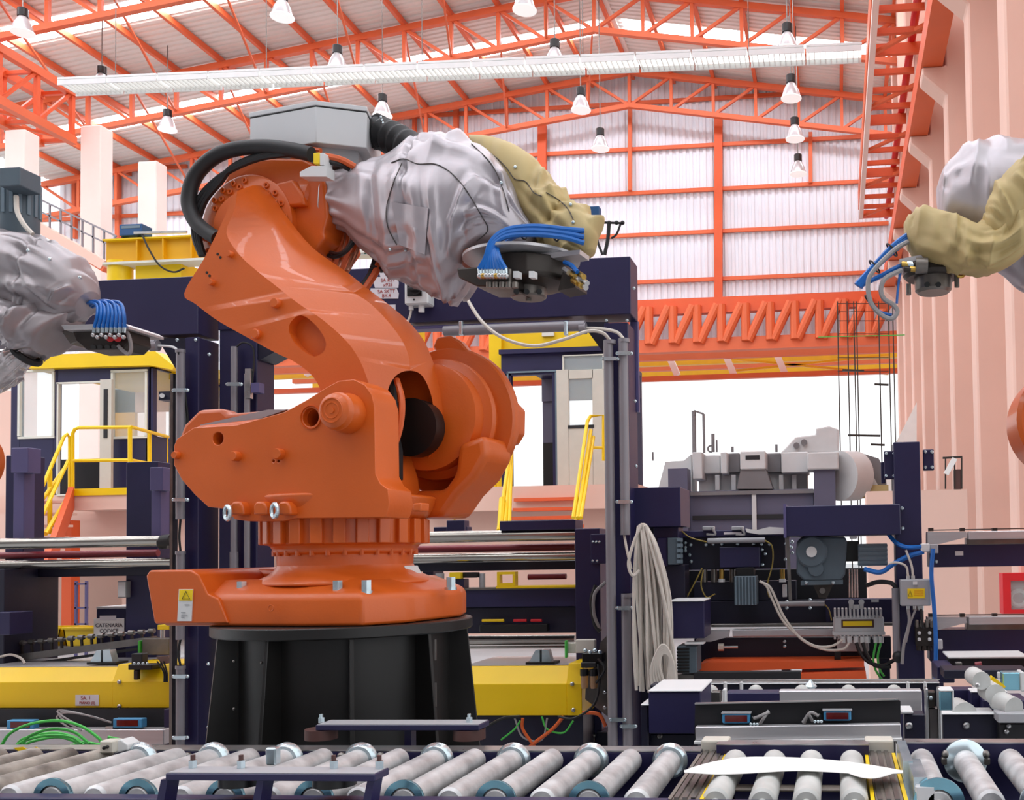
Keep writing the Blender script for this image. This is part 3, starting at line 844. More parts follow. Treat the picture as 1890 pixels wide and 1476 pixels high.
    MB().prism([ctr + (p - ctr) * 0.8 - Z1 * 0.07 for p in q2], Z1 * 0.07).build('box_foot', 'grey_plastic', cab, smooth=False)
    for x, y in ((599, 186), (672, 205)):
        pass
    # corrugated hose from the cabinet into the cover
    hp = crv([R(690, 245, 0.45), R(715, 250, 0.42), R(750, 268, 0.4), (R(800, 300, 0.36)), R(830, 330, 0.34)], 10)
    rr = []
    pts = []
    for i, p in enumerate(hp):
        pts.append(p)
        rr.append(0.078 if i % 4 < 2 else 0.064)
    MB().tube(pts, rr, 20).build('corrugated_hose', 'black_rubber', root, ang=60)
    pr([(683, 214), (695, 207), (712, 215), (712, 270), (690, 272)], 0.4, 0.55, root, 'hose_flange', 'black_rubber', 0.006)
    for k in range(7):
        th = math.pi * 0.1 + k * 0.42
        MB().sph(R(703 + 2 * k, 216 + 9 * k * 0.6, 0.36), 0.006, 5).build('rivet', 'zinc', root)
    # ---- covers
    gs = [((602, 320), (594, 416), 0.32, 0.115), ((640, 312), (632, 432), 0.32, 0.13), ((690, 300), (682, 470), 0.31, 0.17), ((735, 282), (725, 505), 0.3, 0.21),
          ((775, 262), (775, 520), 0.29, 0.245), ((815, 254), (815, 545), 0.28, 0.26), ((860, 256), (842, 552), 0.28, 0.26), ((905, 280), (870, 510), 0.28, 0.24),
          ((942, 330), (905, 472), 0.28, 0.2), ((965, 385), (945, 462), 0.28, 0.15), ((992, 425), (975, 462), 0.28, 0.07)]
    cov = sleeve('forearm_cover', gs, R, 'silver_cloth', root, amp=0.026, wid=0.1, seed=1.3, nf=56, along=0.6, gathers=((0.42, 17, 1.0, 0.07), (0.04, 15, 0.8, 0.1)))
    # gathered seams on the cover: thin cords lying on the cloth
    def onsurf(o, pts):
        bpy.context.view_layer.update()
        out = []
        dg = bpy.context.evaluated_depsgraph_get()
        for x, y in pts:
            d = ray(x, y).normalized()
            hit, loc, nr, _ = o.ray_cast(CAM - BASE[o.name], d, depsgraph=dg)
            if hit:
                out.append(loc + BASE[o.name] - d * 0.004)
        return out
    for sm in ([(722, 300), (745, 293), (770, 302), (800, 302), (820, 310), (838, 324), (860, 350), (885, 392), (900, 424), (880, 445)], [(742, 300), (725, 340), (713, 385), (716, 420), (732, 452)], [(870, 265), (905, 300), (925, 340), (940, 390)]):
        ps = onsurf(cov, crv2(sm, 6))
        if len(ps) > 3:
            MB().tube(ps, 0.0022, 6).build('seam_cord', 'thread', cov)
    pq = [(722, 372), (790, 384), (784, 470), (738, 452)]
    g_ = []
    for j in range(9):
        for i_ in range(9):
            a_, b_ = i_ / 8, j / 8
            g_.append((pq[0][0] * (1 - a_) * (1 - b_) + pq[1][0] * a_ * (1 - b_) + pq[2][0] * a_ * b_ + pq[3][0] * (1 - a_) * b_, pq[0][1] * (1 - a_) * (1 - b_) + pq[1][1] * a_ * (1 - b_) + pq[2][1] * a_ * b_ + pq[3][1] * (1 - a_) * b_))
    gp = onsurf(cov, g_)
    if len(gp) == 81:
        q4 = []
        for j in range(9):
            for i_ in range(9):
                a_, b_ = i_ / 8, j / 8
                fl = (gp[0] * (1 - a_) + gp[8] * a_) * (1 - b_) + (gp[72] * (1 - a_) + gp[80] * a_) * b_
                q4.append(gp[j * 9 + i_] * 0.5 + fl * 0.5 - (fl - CAM).normalized() * 0.012)
        MB().add(q4 + [p + Y1 * 0.03 for p in q4], [(j * 9 + i_, j * 9 + i_ + 1, j * 9 + i_ + 10, j * 9 + i_ + 9) for j in range(8) for i_ in range(8)] + [(i_, i_ + 1, 82 + i_, 81 + i_) for i_ in range(8)] + [(72 + i_, 73 + i_, 154 + i_, 153 + i_) for i_ in range(8)] + [(9 * i_, 9 * i_ + 9, 9 * i_ + 90, 9 * i_ + 81) for i_ in range(8)] + [(9 * i_ + 8, 9 * i_ + 17, 9 * i_ + 98, 9 * i_ + 89) for i_ in range(8)]).build('sewn_patch', 'silver_cloth', cov, ang=60)
    patch = [(716, 400), (722, 372), (760, 375), (790, 385), (788, 420), (786, 470), (760, 466), (738, 455)]
    for (x, y) in ((925, 337), (720, 460), (748, 462)):
        ps = onsurf(cov, [(x, y)])
        if ps: MB().sph(ps[0], 0.008, 5).build('snap_button', 'zinc', cov)
    MB().tube([R(597, 320, 0.21), R(590, 345, 0.205), R(588, 380, 0.205), R(594, 412, 0.21)], 0.006, 8).build('cover_clamp', 'steel', cov)
    ts = [((868, 250), (890, 300), 0.46, 0.06), ((905, 252), (915, 340), 0.44, 0.1), ((950, 268), (935, 385), 0.42, 0.13), ((990, 296), (965, 425), 0.4, 0.14), ((1022, 340), (985, 440), 0.36, 0.13),
          ((1052, 368), (1003, 462), 0.32, 0.12), ((1084, 388), (1022, 474), 0.28, 0.12), ((1103, 428), (1050, 480), 0.26, 0.11), ((1098, 462), (1075, 476), 0.25, 0.05)]
    tan = sleeve('hose_cover', ts, R, 'tan_cloth', root, amp=0.02, wid=0.13, seed=4.1, nf=40, along=0.35, gathers=((0.62, 9, 0.8, 0.06),))
    for sm in ([(893, 275), (915, 290), (935, 310), (950, 330), (970, 335), (985, 355), (1000, 362)], [(1008, 355), (1030, 368), (1048, 385), (1058, 405)]):
        ps = onsurf(tan, crv2(sm, 6))
        if len(ps) > 3: MB().tube(ps, 0.0022, 6).build('seam_cord', 'thread', tan)
    for (x, y) in ((951, 308), (1058, 410), (1053, 377)):
        ps = onsurf(tan, [(x, y)])
        if ps: MB().sph(ps[0], 0.008, 5).build('snap_button', 'zinc', tan)
    # ---- wrist and gripper
    tz = lambda x, y: R(x, y, 0.2)
    wc = tz(975, 490)
    WO = V((wc.x, wc.y, 0))
    def dz(y): return R(975, y, 0.2).z
    MB().lathe([(0.085, dz(482)), (0.085, dz(458))], WO - ef * 0.22, Z1, 40).build('wrist_ring', 'copper_ring', root)
    MB().lathe([(0.001, dz(484)), (0.235, dz(484)), (0.25, dz(482)), (0.25, dz(477)), (0.001, dz(474))], WO - ef * 0.03, Z1, 48).build('tool_plate', 'alu', root)
    MB().prism([tz(1005, 481), tz(1088, 473), tz(1087, 481), tz(1040, 488)], -ea * 0.1).build('tool_bracket', 'alu', root, smooth=False)
    gb = MB().lathe([(0.001, dz(533)), (0.1, dz(533)), (0.175, dz(527)), (0.185, dz(520)), (0.185, dz(488)), (0.001, dz(486))], WO, Z1, 12).build('gripper_body', 'tool_dark', root, bev=0.006)
    MB().lathe([(0.001, dz(551)), (0.07, dz(551)), (0.078, dz(548)), (0.078, dz(531)), (0.001, dz(530))], WO + ef * 0.0, Z1, 28).build('gripper_flange', 'tool_grey', root)
    MB().lathe([(0.001, dz(556)), (0.012, dz(556)), (0.012, dz(548))], WO, Z1, 12).build('centre_pin', 'tool_grey', root)
    for x in (953, 972, 995):
        MB().cyl(R(x, 538, 0.05), R(x, 538, 0.14), 0.012, n=12).build('flange_bore', 'black', root)
    MB().cyl(tz(981, 520) - ea * 0.2, tz(981, 545) - ea * 0.2, 0.009, n=10).build('locating_pin', 'tool_grey', root)
    for x, m_ in ((952, 'sensor_blue'), (981, 'light_grey')):
        MB().prism([R(x - 5, 500, -0.02), R(x + 5, 500, -0.02), R(x + 5, 512, -0.02), R(x - 5, 512, -0.02)], ea * 0.03).build('gripper_tag', 'light_grey', gb, smooth=False)
    MB().prism([R(x, y, -0.01) for x, y in ((842, 495), (882, 492), (940, 494), (940, 528), (880, 528), (846, 512))], ea * 0.2).build('valve_block', 'tool_dark', root, bev=0.006)
    MB().prism([R(x, y, 0.0) for x, y in ((846, 497), (886, 495), (884, 515), (858, 518))], ea * 0.2).build('valve_bracket', 'tool_grey', root, smooth=False)
    for i in range(5):
        MB().cyl(R(903 + 12 * i, 521, -0.02), R(903 + 12 * i, 531, -0.02), 0.013, n=10).build('drain_port', 'tool_grey', root)
    # air hoses
    hs_ = thing_part('hose_bundle', root)
    n = 9
    for k in range(n):
        o = (k % 3 - 1) * 7.5; o2 = (k // 3 - 1)
        x_end = 885 + k * 6.0
        pts = [R(1078, 437 + o * 1.5, 0.1 + o2 * 0.02), R(1040, 430 + o, 0.06 + o2 * 0.02), R(985, 425 + o, 0.03 + o2 * 0.02), R(935, 430 + o * 0.8, 0.0 + o2 * 0.02),
               R(908 + k * 1.2, 448 + o * 0.5, -0.03 + o2 * 0.015), R(897 + k * 3.0, 475, -0.05), R(x_end, 497, -0.05)]
        cable('air_hose', pts, 0.0115, 'blue_hose', root, n=5)
        MB().cyl(R(x_end, 494, -0.05), R(x_end + 1, 505, -0.05), 0.009, n=10).build('hose_fitting', 'zinc', root)
        MB().sph(R(x_end + 1, 509, -0.05), 0.013, 6).build('fitting_elbow', 'brass' if k % 4 == 1 else 'steel', root)
    for x in (966, 1026):
        MB().torus(R(x, 428 if x < 1000 else 431, 0.045 if x < 1000 else 0.06), ef, 0.03, 0.004, 18, 6).build('cable_tie', 'black_rubber', root)
    cable('air_hose', [R(965, 430, 0.1), R(940, 442, 0.1), R(932, 460, 0.12), R(945, 472, 0.15)], 0.011, 'blue_hose', root)
    cable('air_hose', [R(945, 440, 0.12), R(928, 448, 0.12), R(924, 465, 0.14), R(934, 474, 0.16)], 0.011, 'grey_cable_dark', root)
    cable('air_hose', [R(1042, 484, 0.1), R(1055, 490, 0.08), R(1066, 502, 0.06)], 0.01, 'blue_hose', root)
    for i, (x, y) in enumerate(((1046, 500), (1058, 508), (1066, 514), (1074, 508), (1080, 520), (1070, 525), (1078, 528), (1062, 520))):
        MB().cyl(R(x - 5, y - 3, 0.08), R(x + 4, y + 3, 0.06), 0.012, n=8).build('brass_fitting', 'brass' if i % 2 else 'steel', root)
    MB().prism([R(x, y, 0.1) for x, y in ((1040, 496), (1062, 500), (1062, 530), (1030, 536))], ea * 0.12).build('end_block', 'tool_dark', root, smooth=False)
    # thin orange cables from the elbow
    for k, (x0, x1, y1, m_) in enumerate(((632, 600, 530, 'orange_cable'), (640, 618, 520, 'orange_cable'), (648, 612, 528, 'orange_cable'), (655, 640, 500, 'copper_ring'), (660, 628, 520, 'orange_cable'), (665, 640, 505, 'copper_ring'), (636, 622, 500, 'copper_ring'))):
        cable('motor_cable', [R(x0, 415, 0.35), R(x0 + 2, 440, 0.33), R((x0 + x1) / 2, 480, 0.3), R(x1, y1, 0.22)], 0.0075, m_, root, n=5)
    cable('motor_cable', [R(590, 455, 0.3), R(620, 468, 0.28), R(640, 458, 0.28), R(655, 430, 0.3)], 0.008, 'brown_rubber', root)
    cable('motor_cable', [R(590, 462, 0.3), R(615, 474, 0.28), R(638, 464, 0.28), R(660, 436, 0.3)], 0.01, 'black_rubber', root)
    cable('main_cable', [R(706, 462, 0.34), R(700, 485, 0.33), R(692, 505, 0.3), R(676, 530, 0.26), R(668, 545, 0.22)], 0.016, 'orange_cable', root)
    cable('main_cable', [R(698, 462, 0.36), R(690, 490, 0.34), R(682, 510, 0.32), R(664, 535, 0.28)], 0.015, 'black_rubber', root)
    MB().torus(R(696, 496, 0.33), (0.3, 0, 1), 0.024, 0.01, 18, 8).build('cable_clip', 'black_rubber', root)
    # hoses hanging behind the drum
    cable('motor_cable', [R(902, 820, 0.42), R(900, 850, 0.4), R(885, 880, 0.4), R(850, 912, 0.38)], 0.014, 'copper_ring', root)
    cable('motor_cable', [R(908, 818, 0.44), R(905, 860, 0.44), R(892, 890, 0.44)], 0.008, 'copper_ring', root)
    return root
def crv2(pts, n):
    return [(p.x, p.y) for p in crv([V((x, y, 0)) for x, y in pts], n)]
def thing_part(name, root):
    return root
robot = main_robot()

# ---------------------------------------------------------------- pedestal
def pedestal():
    C = W(640, 1143, 4.1)
    O = V((C.x, C.y, 0))
    zt = C.z - 0.002
    t = thing('robot_pedestal', 'black steel pedestal with gusset plates carrying the big orange robot', 'pedestal', (C.x, C.y, 0))
    MB().lathe([(0.001, zt - 0.045), (0.515, zt - 0.045), (0.52, zt - 0.04), (0.52, zt - 0.004), (0.515, zt), (0.001, zt)], O, Z1, 72).build('top_plate', 'pedestal_black', t)
    MB().lathe([(0.43, 0.03), (0.43, zt - 0.045)], O, Z1, 64).build('drum', 'pedestal_black', t)
    MB().lathe([(0.001, 0.0), (0.74, 0), (0.74, 0.035), (0.001, 0.035)], O, Z1, 64).build('foot_plate', 'pedestal_black', t)
    for k in range(10):
        th = math.radians(-97 + 36 * k)
        u = V((math.cos(th), math.sin(th), 0))
        tn = V((-u.y, u.x, 0))
        pts = [O + u * 0.42 + Z1 * 0.035, O + u * 0.62 + Z1 * 0.035, O + u * 0.505 + Z1 * (zt - 0.045), O + u * 0.42 + Z1 * (zt - 0.045)]
        MB().prism([p - tn * 0.008 for p in pts], tn * 0.016).build('gusset', 'pedestal_black', t, smooth=False, bev=0.002, seg=1)
    for x, y in ((432, 1220), (432, 1308), (483, 1223)):
        d = ray(x, y)
        MB().sph(W(x, y, 3.68), 0.006, 5).build('weld_dot', 'steel_dark', t)
    for ya, yb in ((1180, 1218), (1260, 1304)):
        MB().bar(W(804, ya, 3.72), W(804, yb, 3.72), 0.006).build('slot_edge', 'steel_dark', t, smooth=False)
    return t
pedestal()
# ================================================================ portals and the machines between them
def pbx(name, m, par, x0, y0, x1, y1, Y, dy, bev=0.004, **k):
    return MB().pb(x0, y0, x1, y1, Y, dy).build(name, m, par, smooth=False, bev=bev, seg=1, **k)
def bolt(par, x, y, Y, r=0.008, m='zinc', name='bolt'):
    p = W(x, y, Y)
    return MB().lathe([(0.001, -0.8 * r), (r * 0.6, -0.7 * r), (r, -0.2 * r), (r, 0.4 * r)], p, Y1, 10).build(name, m, par)
def hcyl(name, m, par, x0, x1, y, Y, r, n=20):
    p, q = W(x0, y, Y), W(x1, y, Y)
    z = W((x0 + x1) / 2, y, Y).z
    return MB().cyl((p.x, Y, z), (q.x, Y, z), r, n=n).build(name, m, par)
def vcyl(name, m, par, x, y0, y1, Y, r, n=16):
    p, q = W(x, y0, Y), W(x, y1, Y)
    xx = (p.x + q.x) / 2
    return MB().cyl((xx, Y, p.z), (xx, Y, q.z), r, n=n).build(name, m, par)
def saddle(par, x, y, Y, hw):
    MB().bar(W(x - hw, y, Y), W(x + hw, y, Y), 0.02, 0.022).build('pipe_saddle', 'zinc', par, smooth=False)
    for s in (-1, 1): bolt(par, x + s * (hw + 2), y, Y, 0.011)
PY = 6.0
# ---- right portal frame
rp = thing('portal_frame', 'navy blue steel portal frame spanning behind the big orange robot', 'frame', (W(780, 1000, PY).x, PY, 0))
pbx('beam', 'navy', rp, 402, 490, 1164, 594, PY, 0.22)
def post(par, x0, x1, ytop, Y, dy, m='navy'):
    p, q = W(x0, 1000, Y), W(x1, 1000, Y)
    return MB().box(p.x, q.x, Y, Y + dy, 0, W((x0 + x1) / 2, ytop, Y).z).build('post', m, par, smooth=False, bev=0.005, seg=1)
post(rp, 404, 474, 560, PY + 0.01, 0.2, 'navy')
post(rp, 1119, 1164, 595, PY + 0.01, 0.26, 'navy')
MB().prism([W(x, y, PY + 0.02) for x, y in ((1072, 594), (1122, 594), (1122, 662))], Y1 * 0.18).build('corner_gusset', 'navy_shaded', rp, smooth=False)
MB().prism([W(x, y, PY + 0.02) for x, y in ((470, 600), (506, 650), (480, 664), (470, 664))], Y1 * 0.18).build('corner_gusset', 'navy_shaded', rp, smooth=False)
MB().pb(1164, 592, 1178, 760, PY + 0.24, 0.04).build('lit_side_strip', 'blue_grey', rp, smooth=False)  # paler strip: light on the post's side face put into the colour
for x, y in ((1119, 591), (1157, 591), (1170, 532), (1172, 740), (1174, 860)): bolt(rp, x, y, PY - 0.005, 0.01)
pa = hcyl('conduit', 'conduit', rp, 820, 1080, 606, PY - 0.04, 0.032)
hcyl('conduit_end', 'conduit', rp, 1070, 1082, 606, PY - 0.04, 0.036)
pbx('rail', 'blue_grey', rp, 755, 596, 1050, 602, PY + 0.02, 0.1)
for x in (849, 1043): pbx('clip', 'zinc', rp, x - 3, 592, x + 4, 618, PY - 0.075, 0.03)
for x, y0, y1 in ((1127, 628, 1375), (1152, 625, 987), (1157, 1095, 1375)):
    vcyl('conduit', 'conduit', rp, x, y0, y1, PY - 0.06, 0.03)
    vcyl('conduit_cap', 'conduit', rp, x, y0, y0 + 7, PY - 0.06, 0.034)
vcyl('conduit', 'conduit', rp, 432, 640, 1020, PY - 0.04, 0.02)
vcyl('conduit', 'conduit', rp, 432, 1018, 1055, PY - 0.04, 0.026)
vcyl('conduit', 'conduit', rp, 456, 690, 1060, PY - 0.03, 0.018)
for x, y in ((1127, 662), (1152, 652), (1152, 926), (1152, 1122), (1140, 1328), (1160, 1340), (432, 709)): saddle(rp, x, y, PY - 0.095, 11)
cable('feed_cable', [W(858, 541, PY - 0.05), W(868, 562, PY - 0.1), W(892, 596, PY - 0.14), W(930, 624, PY - 0.15), W(985, 638, PY - 0.15), W(1040, 626, PY - 0.14), W(1085, 611, PY - 0.1), W(1112, 614, PY - 0.08), W(1126, 628, PY - 0.06)], 0.011, 'grey_cable', rp)
cable('feed_cable', [W(1076, 606, PY - 0.02), W(1110, 607, PY - 0.04), W(1138, 613, PY - 0.05), W(1151, 626, PY - 0.06)], 0.011, 'grey_cable', rp)
cable('thin_wire', [W(1152, 985, PY - 0.06), W(1156, 1010, PY - 0.08), W(1165, 1050, PY - 0.1)], 0.008, 'grey_cable', rp)
cable('sensor_wire', [W(436, 640, PY - 0.04), W(450, 632, PY - 0.04), W(468, 645, PY - 0.03), W(466, 700, PY - 0.03), W(460, 735, PY - 0.04)], 0.006, 'black_rubber', rp)
MB().pb(452, 680, 462, 735, PY - 0.05, 0.03).build('sensor_rail', 'steel', rp, smooth=False)
MB().pb(463, 706, 478, 724, PY - 0.07, 0.06).build('proximity_sensor', 'blue_grey', rp, smooth=False)
# tape labels
for i, (x0, y0, x1, y1, l1, l2) in enumerate(((700, 490, 734, 511, 'M1', 'YBY'), (690, 511, 736, 531, 'SA RSY', 'x925'), (684, 532, 736, 551, 'SA SKTT', 'BY.4'))):
    lb = MB().prism([W(x, y, PY - 0.004) for x, y in ((x0, y0), (x1 - 4, y0), (x1, (y0 + y1) / 2), (x1 - 1, y1), (x0 + 2, y1), (x0 - 1, (y0 + y1) / 2))], Y1 * 0.003).build('tape_label', 'tape_label', rp, smooth=False)
    for tt, dy in ((l1, 0.3), (l2, 0.72)):
        p = W((x0 + x1) / 2 + 3, y0 + (y1 - y0) * dy, PY - 0.0055)
        text(tt, 0.031, p, X1, Z1, 'ink_red', lb)
MB().pb(716, 562, 730, 572, PY - 0.004, 0.003).build('tape_label', 'tape_label', rp, smooth=False)
# rotary switch box on the beam
sb = thing('rotary_switch_box', 'light grey switch box with black rotary knob on the blue portal beam', 'switch', W(768, 560, PY - 0.05))
pbx('housing', 'light_grey', sb, 746, 505, 790, 561, PY - 0.1, 0.1, bev=0.008)
pbx('knob_plate', 'black', sb, 751, 519, 778, 546, PY - 0.108, 0.008, bev=0.002)
MB().cyl(W(765, 532, PY - 0.13), W(765, 532, PY - 0.13) + Y1 * 0.03, 0.036, n=24).build('knob', 'black_rubber', sb)
MB().bar(W(754, 533, PY - 0.14), W(776, 533, PY - 0.14), 0.02, 0.02).build('knob_grip', 'black_rubber', sb, bev=0.004)
pbx('window_tag', 'paper', sb, 760, 511, 770, 518, PY - 0.104, 0.004, bev=0)
vcyl('cable_gland', 'light_grey', sb, 759, 561, 572, PY - 0.06, 0.015)
vcyl('cable_gland', 'light_grey', sb, 778, 561, 576, PY - 0.06, 0.018)
cable('lead', [W(759, 570, PY - 0.06), W(757, 582, PY - 0.06), W(750, 600, PY - 0.05)], 0.007, 'grey_cable', sb)
for y in (509, 553): bolt(sb, 764, y, PY - 0.102, 0.006, 'black')

# ---- left portal frame
lp = thing('portal_frame', 'navy blue steel portal frame with beam running out of the left edge', 'frame', (W(150, 1000, PY).x, PY, 0))
pbx('beam', 'navy', lp, -160, 521, 365, 626, PY - 0.08, 0.22)
post(lp, 340, 366, 622, PY - 0.08, 0.21, 'navy')
MB().prism([W(x, y, PY - 0.06) for x, y in ((290, 624), (342, 624), (342, 700), (330, 690))], Y1 * 0.16).build('corner_gusset', 'navy_shaded', lp, smooth=False)
p = W(320, 900, PY - 0.12)
MB().box(p.x - 0.009, p.x + 0.009, PY - 0.14, PY - 0.09, 0, W(320, 690, PY - 0.12).z).build('steel_strip', 'steel_dark', lp, smooth=False)
hcyl('conduit', 'conduit', lp, 60, 290, 638, PY - 0.12, 0.03)
hcyl('conduit_end', 'conduit', lp, 278, 292, 638, PY - 0.12, 0.034)
for y0, y1 in ((645, 958), (1017, 1180), (1228, 1375)):
    vcyl('conduit', 'conduit', lp, 333, y0, y1, PY - 0.14, 0.026)
    vcyl('conduit_cap', 'conduit', lp, 333, y0, y0 + 6, PY - 0.14, 0.03)
for y in (720, 922, 1248, 1361): saddle(lp, 333, y, PY - 0.175, 11)
cable('link_cable', [W(333, 958, PY - 0.14), W(331, 990, PY - 0.14), W(333, 1017, PY - 0.14)], 0.007, 'black_rubber', lp)
cable('link_cable', [W(333, 1180, PY - 0.14), W(329, 1205, PY - 0.14), W(333, 1228, PY - 0.14)], 0.007, 'black_rubber', lp)
cable('link_cable', [W(292, 638, PY - 0.12), W(318, 640, PY - 0.12), W(330, 648, PY - 0.14)], 0.008, 'light_grey', lp)
cable('link_cable', [W(330, 650, PY - 0.16), W(340, 720, PY - 0.12), W(346, 780, PY - 0.1), W(340, 800, PY - 0.1)], 0.009, 'black_rubber', lp)
for x, y in ((327, 627), (361, 627), (386, 654), (384, 1225), (384, 1342)): bolt(lp, x, y, PY - 0.085, 0.011)

# ---- machine bay behind each portal: transfer rollers, beams
def bay(name, label, x0, x1, dy, motor):
    t = thing(name, label, 'machine', (W((x0 + x1) / 2, 1100, 6.9).x, 6.9, 0))
    hcyl('steel_roller', 'chrome_tube', t, x0, x1 - 22, 1001 + dy, 6.7, 0.04, 28)
    hcyl('roller_end', motor, t, x1 - 26, x1 - 6, 1001 + dy, 6.7, 0.043)
    hcyl('red_roller', 'maroon', t, x0 + 12, x1 - 30, 1023 + dy, 6.85, 0.026, 20)
    hcyl('steel_roller', 'chrome_tube', t, x0 - 10, x1 + 2, 1040 + dy, 6.75, 0.032, 24)
    pbx('cross_beam', 'navy_shaded', t, x0 - 10, 1047 + dy, x1 + 4, 1064 + dy, 6.9, 0.2)
    return t
bl = bay('transfer_roller_unit', 'chrome and red roller unit between navy posts at the left edge', -40, 322, 0, 'black')
# legs and end frames of the left unit
def leg(par, x0, x1, y0, Y, dy, m='navy', name='leg'):
    p, q = W(x0, 1100, Y), W(x1, 1100, Y)
    return MB().box(p.x, q.x, Y, Y + dy, 0, W((x0 + x1) / 2, y0, Y).z).build(name, m, par, smooth=False, bev=0.004, seg=1)
leg(bl, -60, 8, 1050, 6.6, 0.5, 'navy_shaded')
leg(bl, 8, 42, 840, 6.85, 0.2, 'navy')
leg(bl, 232, 290, 852, 6.95, 0.2, 'navy')
leg(bl, 290, 318, 1064, 7.1, 0.1, 'navy')
pbx('drive_box', 'navy', bl, -20, 1130, 18, 1172, 6.4, 0.2)
pbx('guide_block', 'blue_grey', bl, 20, 826, 52, 872, 6.7, 0.12)
pbx('guide_post', 'blue_grey', bl, 24, 872, 44, 1000, 6.75, 0.1)
pbx('guide_block', 'blue_grey', bl, 276, 862, 300, 905, 6.7, 0.12)
pbx('guide_post', 'blue_grey', bl, 279, 905, 296, 1000, 6.75, 0.1)
MB().cyl(W(300, 1000, 6.62), W(318, 998, 6.62), 0.05, n=14).build('roller_motor', 'black_rubber', bl)
MB().cyl(W(313, 990, 6.6), W(313, 1012, 6.6), 0.018, n=10).build('bearing', 'steel_dark', bl)
# rail block under the wrist cables
br_ = bay('transfer_roller_unit', 'chrome and red roller unit behind the orange robot waist', 560, 1092, -10, 'steel_dark')
leg(br_, 1062, 1108, 975, 6.62, 0.3, 'navy')
pbx('head_plate', 'navy', br_, 922, 960, 1062, 978, 6.65, 0.2)
pbx('head_plate', 'navy', br_, 815, 978, 856, 1000, 7.2, 0.2)
pbx('side_plate', 'navy', br_, 1090, 985, 1118, 1040, 6.6, 0.03)
for x, y in ((1094, 1000), (1100, 1000), (1106, 1000), (1094, 1035), (1102, 1035)): bolt(br_, x, y, 6.595, 0.009)
leg(br_, 780, 800, 1048, 7.3, 0.2, 'navy_shaded')
pbx('lower_beam', 'navy', br_, 800, 1087, 1092, 1120, 6.7, 0.2)
pbx('lower_panel', 'navy_shaded', br_, 845, 1120, 1096, 1168, 6.75, 0.1)
pbx('beam_cap', 'steel_dark', br_, 790, 1084, 1092, 1088, 6.68, 0.2)
hcyl('steel_roller', 'chrome_tube', br_, 866, 1062, 1181, 6.9, 0.036, 24)
hcyl('steel_roller', 'chrome_tube', br_, 866, 1062, 1194, 6.88, 0.01, 12)
# yellow bits standing on the beam
pbx('yellow_clamp', 'label_yellow', br_, 829, 1056, 850, 1068, 6.66, 0.06)
yf = thing_sub = MB()
for (a, b, c, d_) in ((917, 1055, 951, 1060), (917, 1076, 951, 1081), (917, 1060, 922, 1076), (946, 1060, 951, 1076)):
    yf.pb(a, b, c, d_, 6.64, 0.06)
yf.build('yellow_frame', 'yellow', br_, smooth=False)
pbx('yellow_strip', 'yellow', br_, 915, 1080, 1085, 1085, 6.64, 0.08)
pbx('air_block', 'black', br_, 848, 1056, 880, 1066, 6.7, 0.06)
vcyl('cylinder', 'grey_plastic', br_, 890, 1058, 1086, 6.75, 0.02)
vcyl('cylinder', 'grey_plastic', br_, 812, 1058, 1086, 6.75, 0.03)
pbx('valve', 'navy', br_, 830, 1068, 856, 1086, 6.72, 0.1)
hcyl('red_roller', 'maroon', br_, 975, 1045, 1064, 6.85, 0.02)
pbx('yellow_clamp', 'label_yellow', br_, 1078, 1054, 1092, 1082, 6.66, 0.05)
pbx('sensor_strip', 'black', br_, 885, 1152, 1010, 1166, 6.66, 0.06)
for x0, x1, m in ((890, 930, 'yellow'), (948, 972, 'bright_red'), (980, 1000, 'bright_red')):
    hcyl('indicator_rod', m, br_, x0, x1, 1145, 6.66, 0.01, 10)
cable('hose', [W(1100, 1080, 6.6), W(1092, 1110, 6.6), W(1098, 1150, 6.6), W(1108, 1165, 6.6)], 0.016, 'black_rubber', br_)
cable('hose', [W(1118, 1074, 6.6), W(1098, 1095, 6.58), W(1096, 1130, 6.58), W(1106, 1160, 6.6)], 0.012, 'grey_cable_dark', br_)
# grey end plate near the right portal
MB().prism([W(x, y, 6.3) for x, y in ((1132, 1160), (1132, 1330), (1080, 1290), (1082, 1240), (1100, 1230), (1108, 1185))], Y1 * 0.02).build('end_plate', 'steel_dark', br_, smooth=False)
for y in (1278, 1306): bolt(br_, 1116, y, 6.29, 0.012, 'steel')

# yellow guards
def guard(label, x0, x1, xe, y0, y1, y2, Y, sign):
    t = thing('yellow_guard', label, 'guard', (W((x0 + xe) / 2, y2, Y).x, Y, 0))
    a, b, e = W(x0, y1, Y).x, W(x1, y1, Y).x, W(xe, y1, Y).x
    zt, zm, zb_ = W(x1, y0, Y + 0.1).z, W(x1, y1, Y).z, W(x1, y2, Y).z
    MB().prism([(a, Y + 0.09, zt), (a, Y, zm), (a, Y, zb_), (a, Y + 0.4, zb_), (a, Y + 0.4, zt)], X1 * (b - a)).build('hood', 'yellow', t, smooth=False, bev=0.003, seg=1)
    MB().prism([(b, Y + 0.05, zt + 0.02), (b, Y - 0.004, zm), (b, Y - 0.004, zb_), (b, Y + 0.4, zb_), (b, Y + 0.4, zt + 0.02)], X1 * (e - b)).build('end_panel', 'yellow', t, smooth=False, bev=0.003, seg=1)
    MB().box(a, e, Y + 0.1, Y + 0.65, zt - 0.02, zt + 0.006).build('deck', 'alu', t, smooth=False)
    MB().box(a, e, Y + 0.02, Y + 0.35, 0, zb_ - 0.002).build('pedestal', 'navy_shaded', t, smooth=False)
    return t, zt, b, e
g1, z1_, b1, e1 = guard('yellow guard hood with handwritten tape label at lower left', -60, 208, 316, 1230, 1258, 1306, 6.3, 1)
g2, z2_, b2, e2 = guard('yellow guard hood between black pedestal and right portal post', 850, 1046, 1074, 1228, 1262, 1320, 6.3, 1)
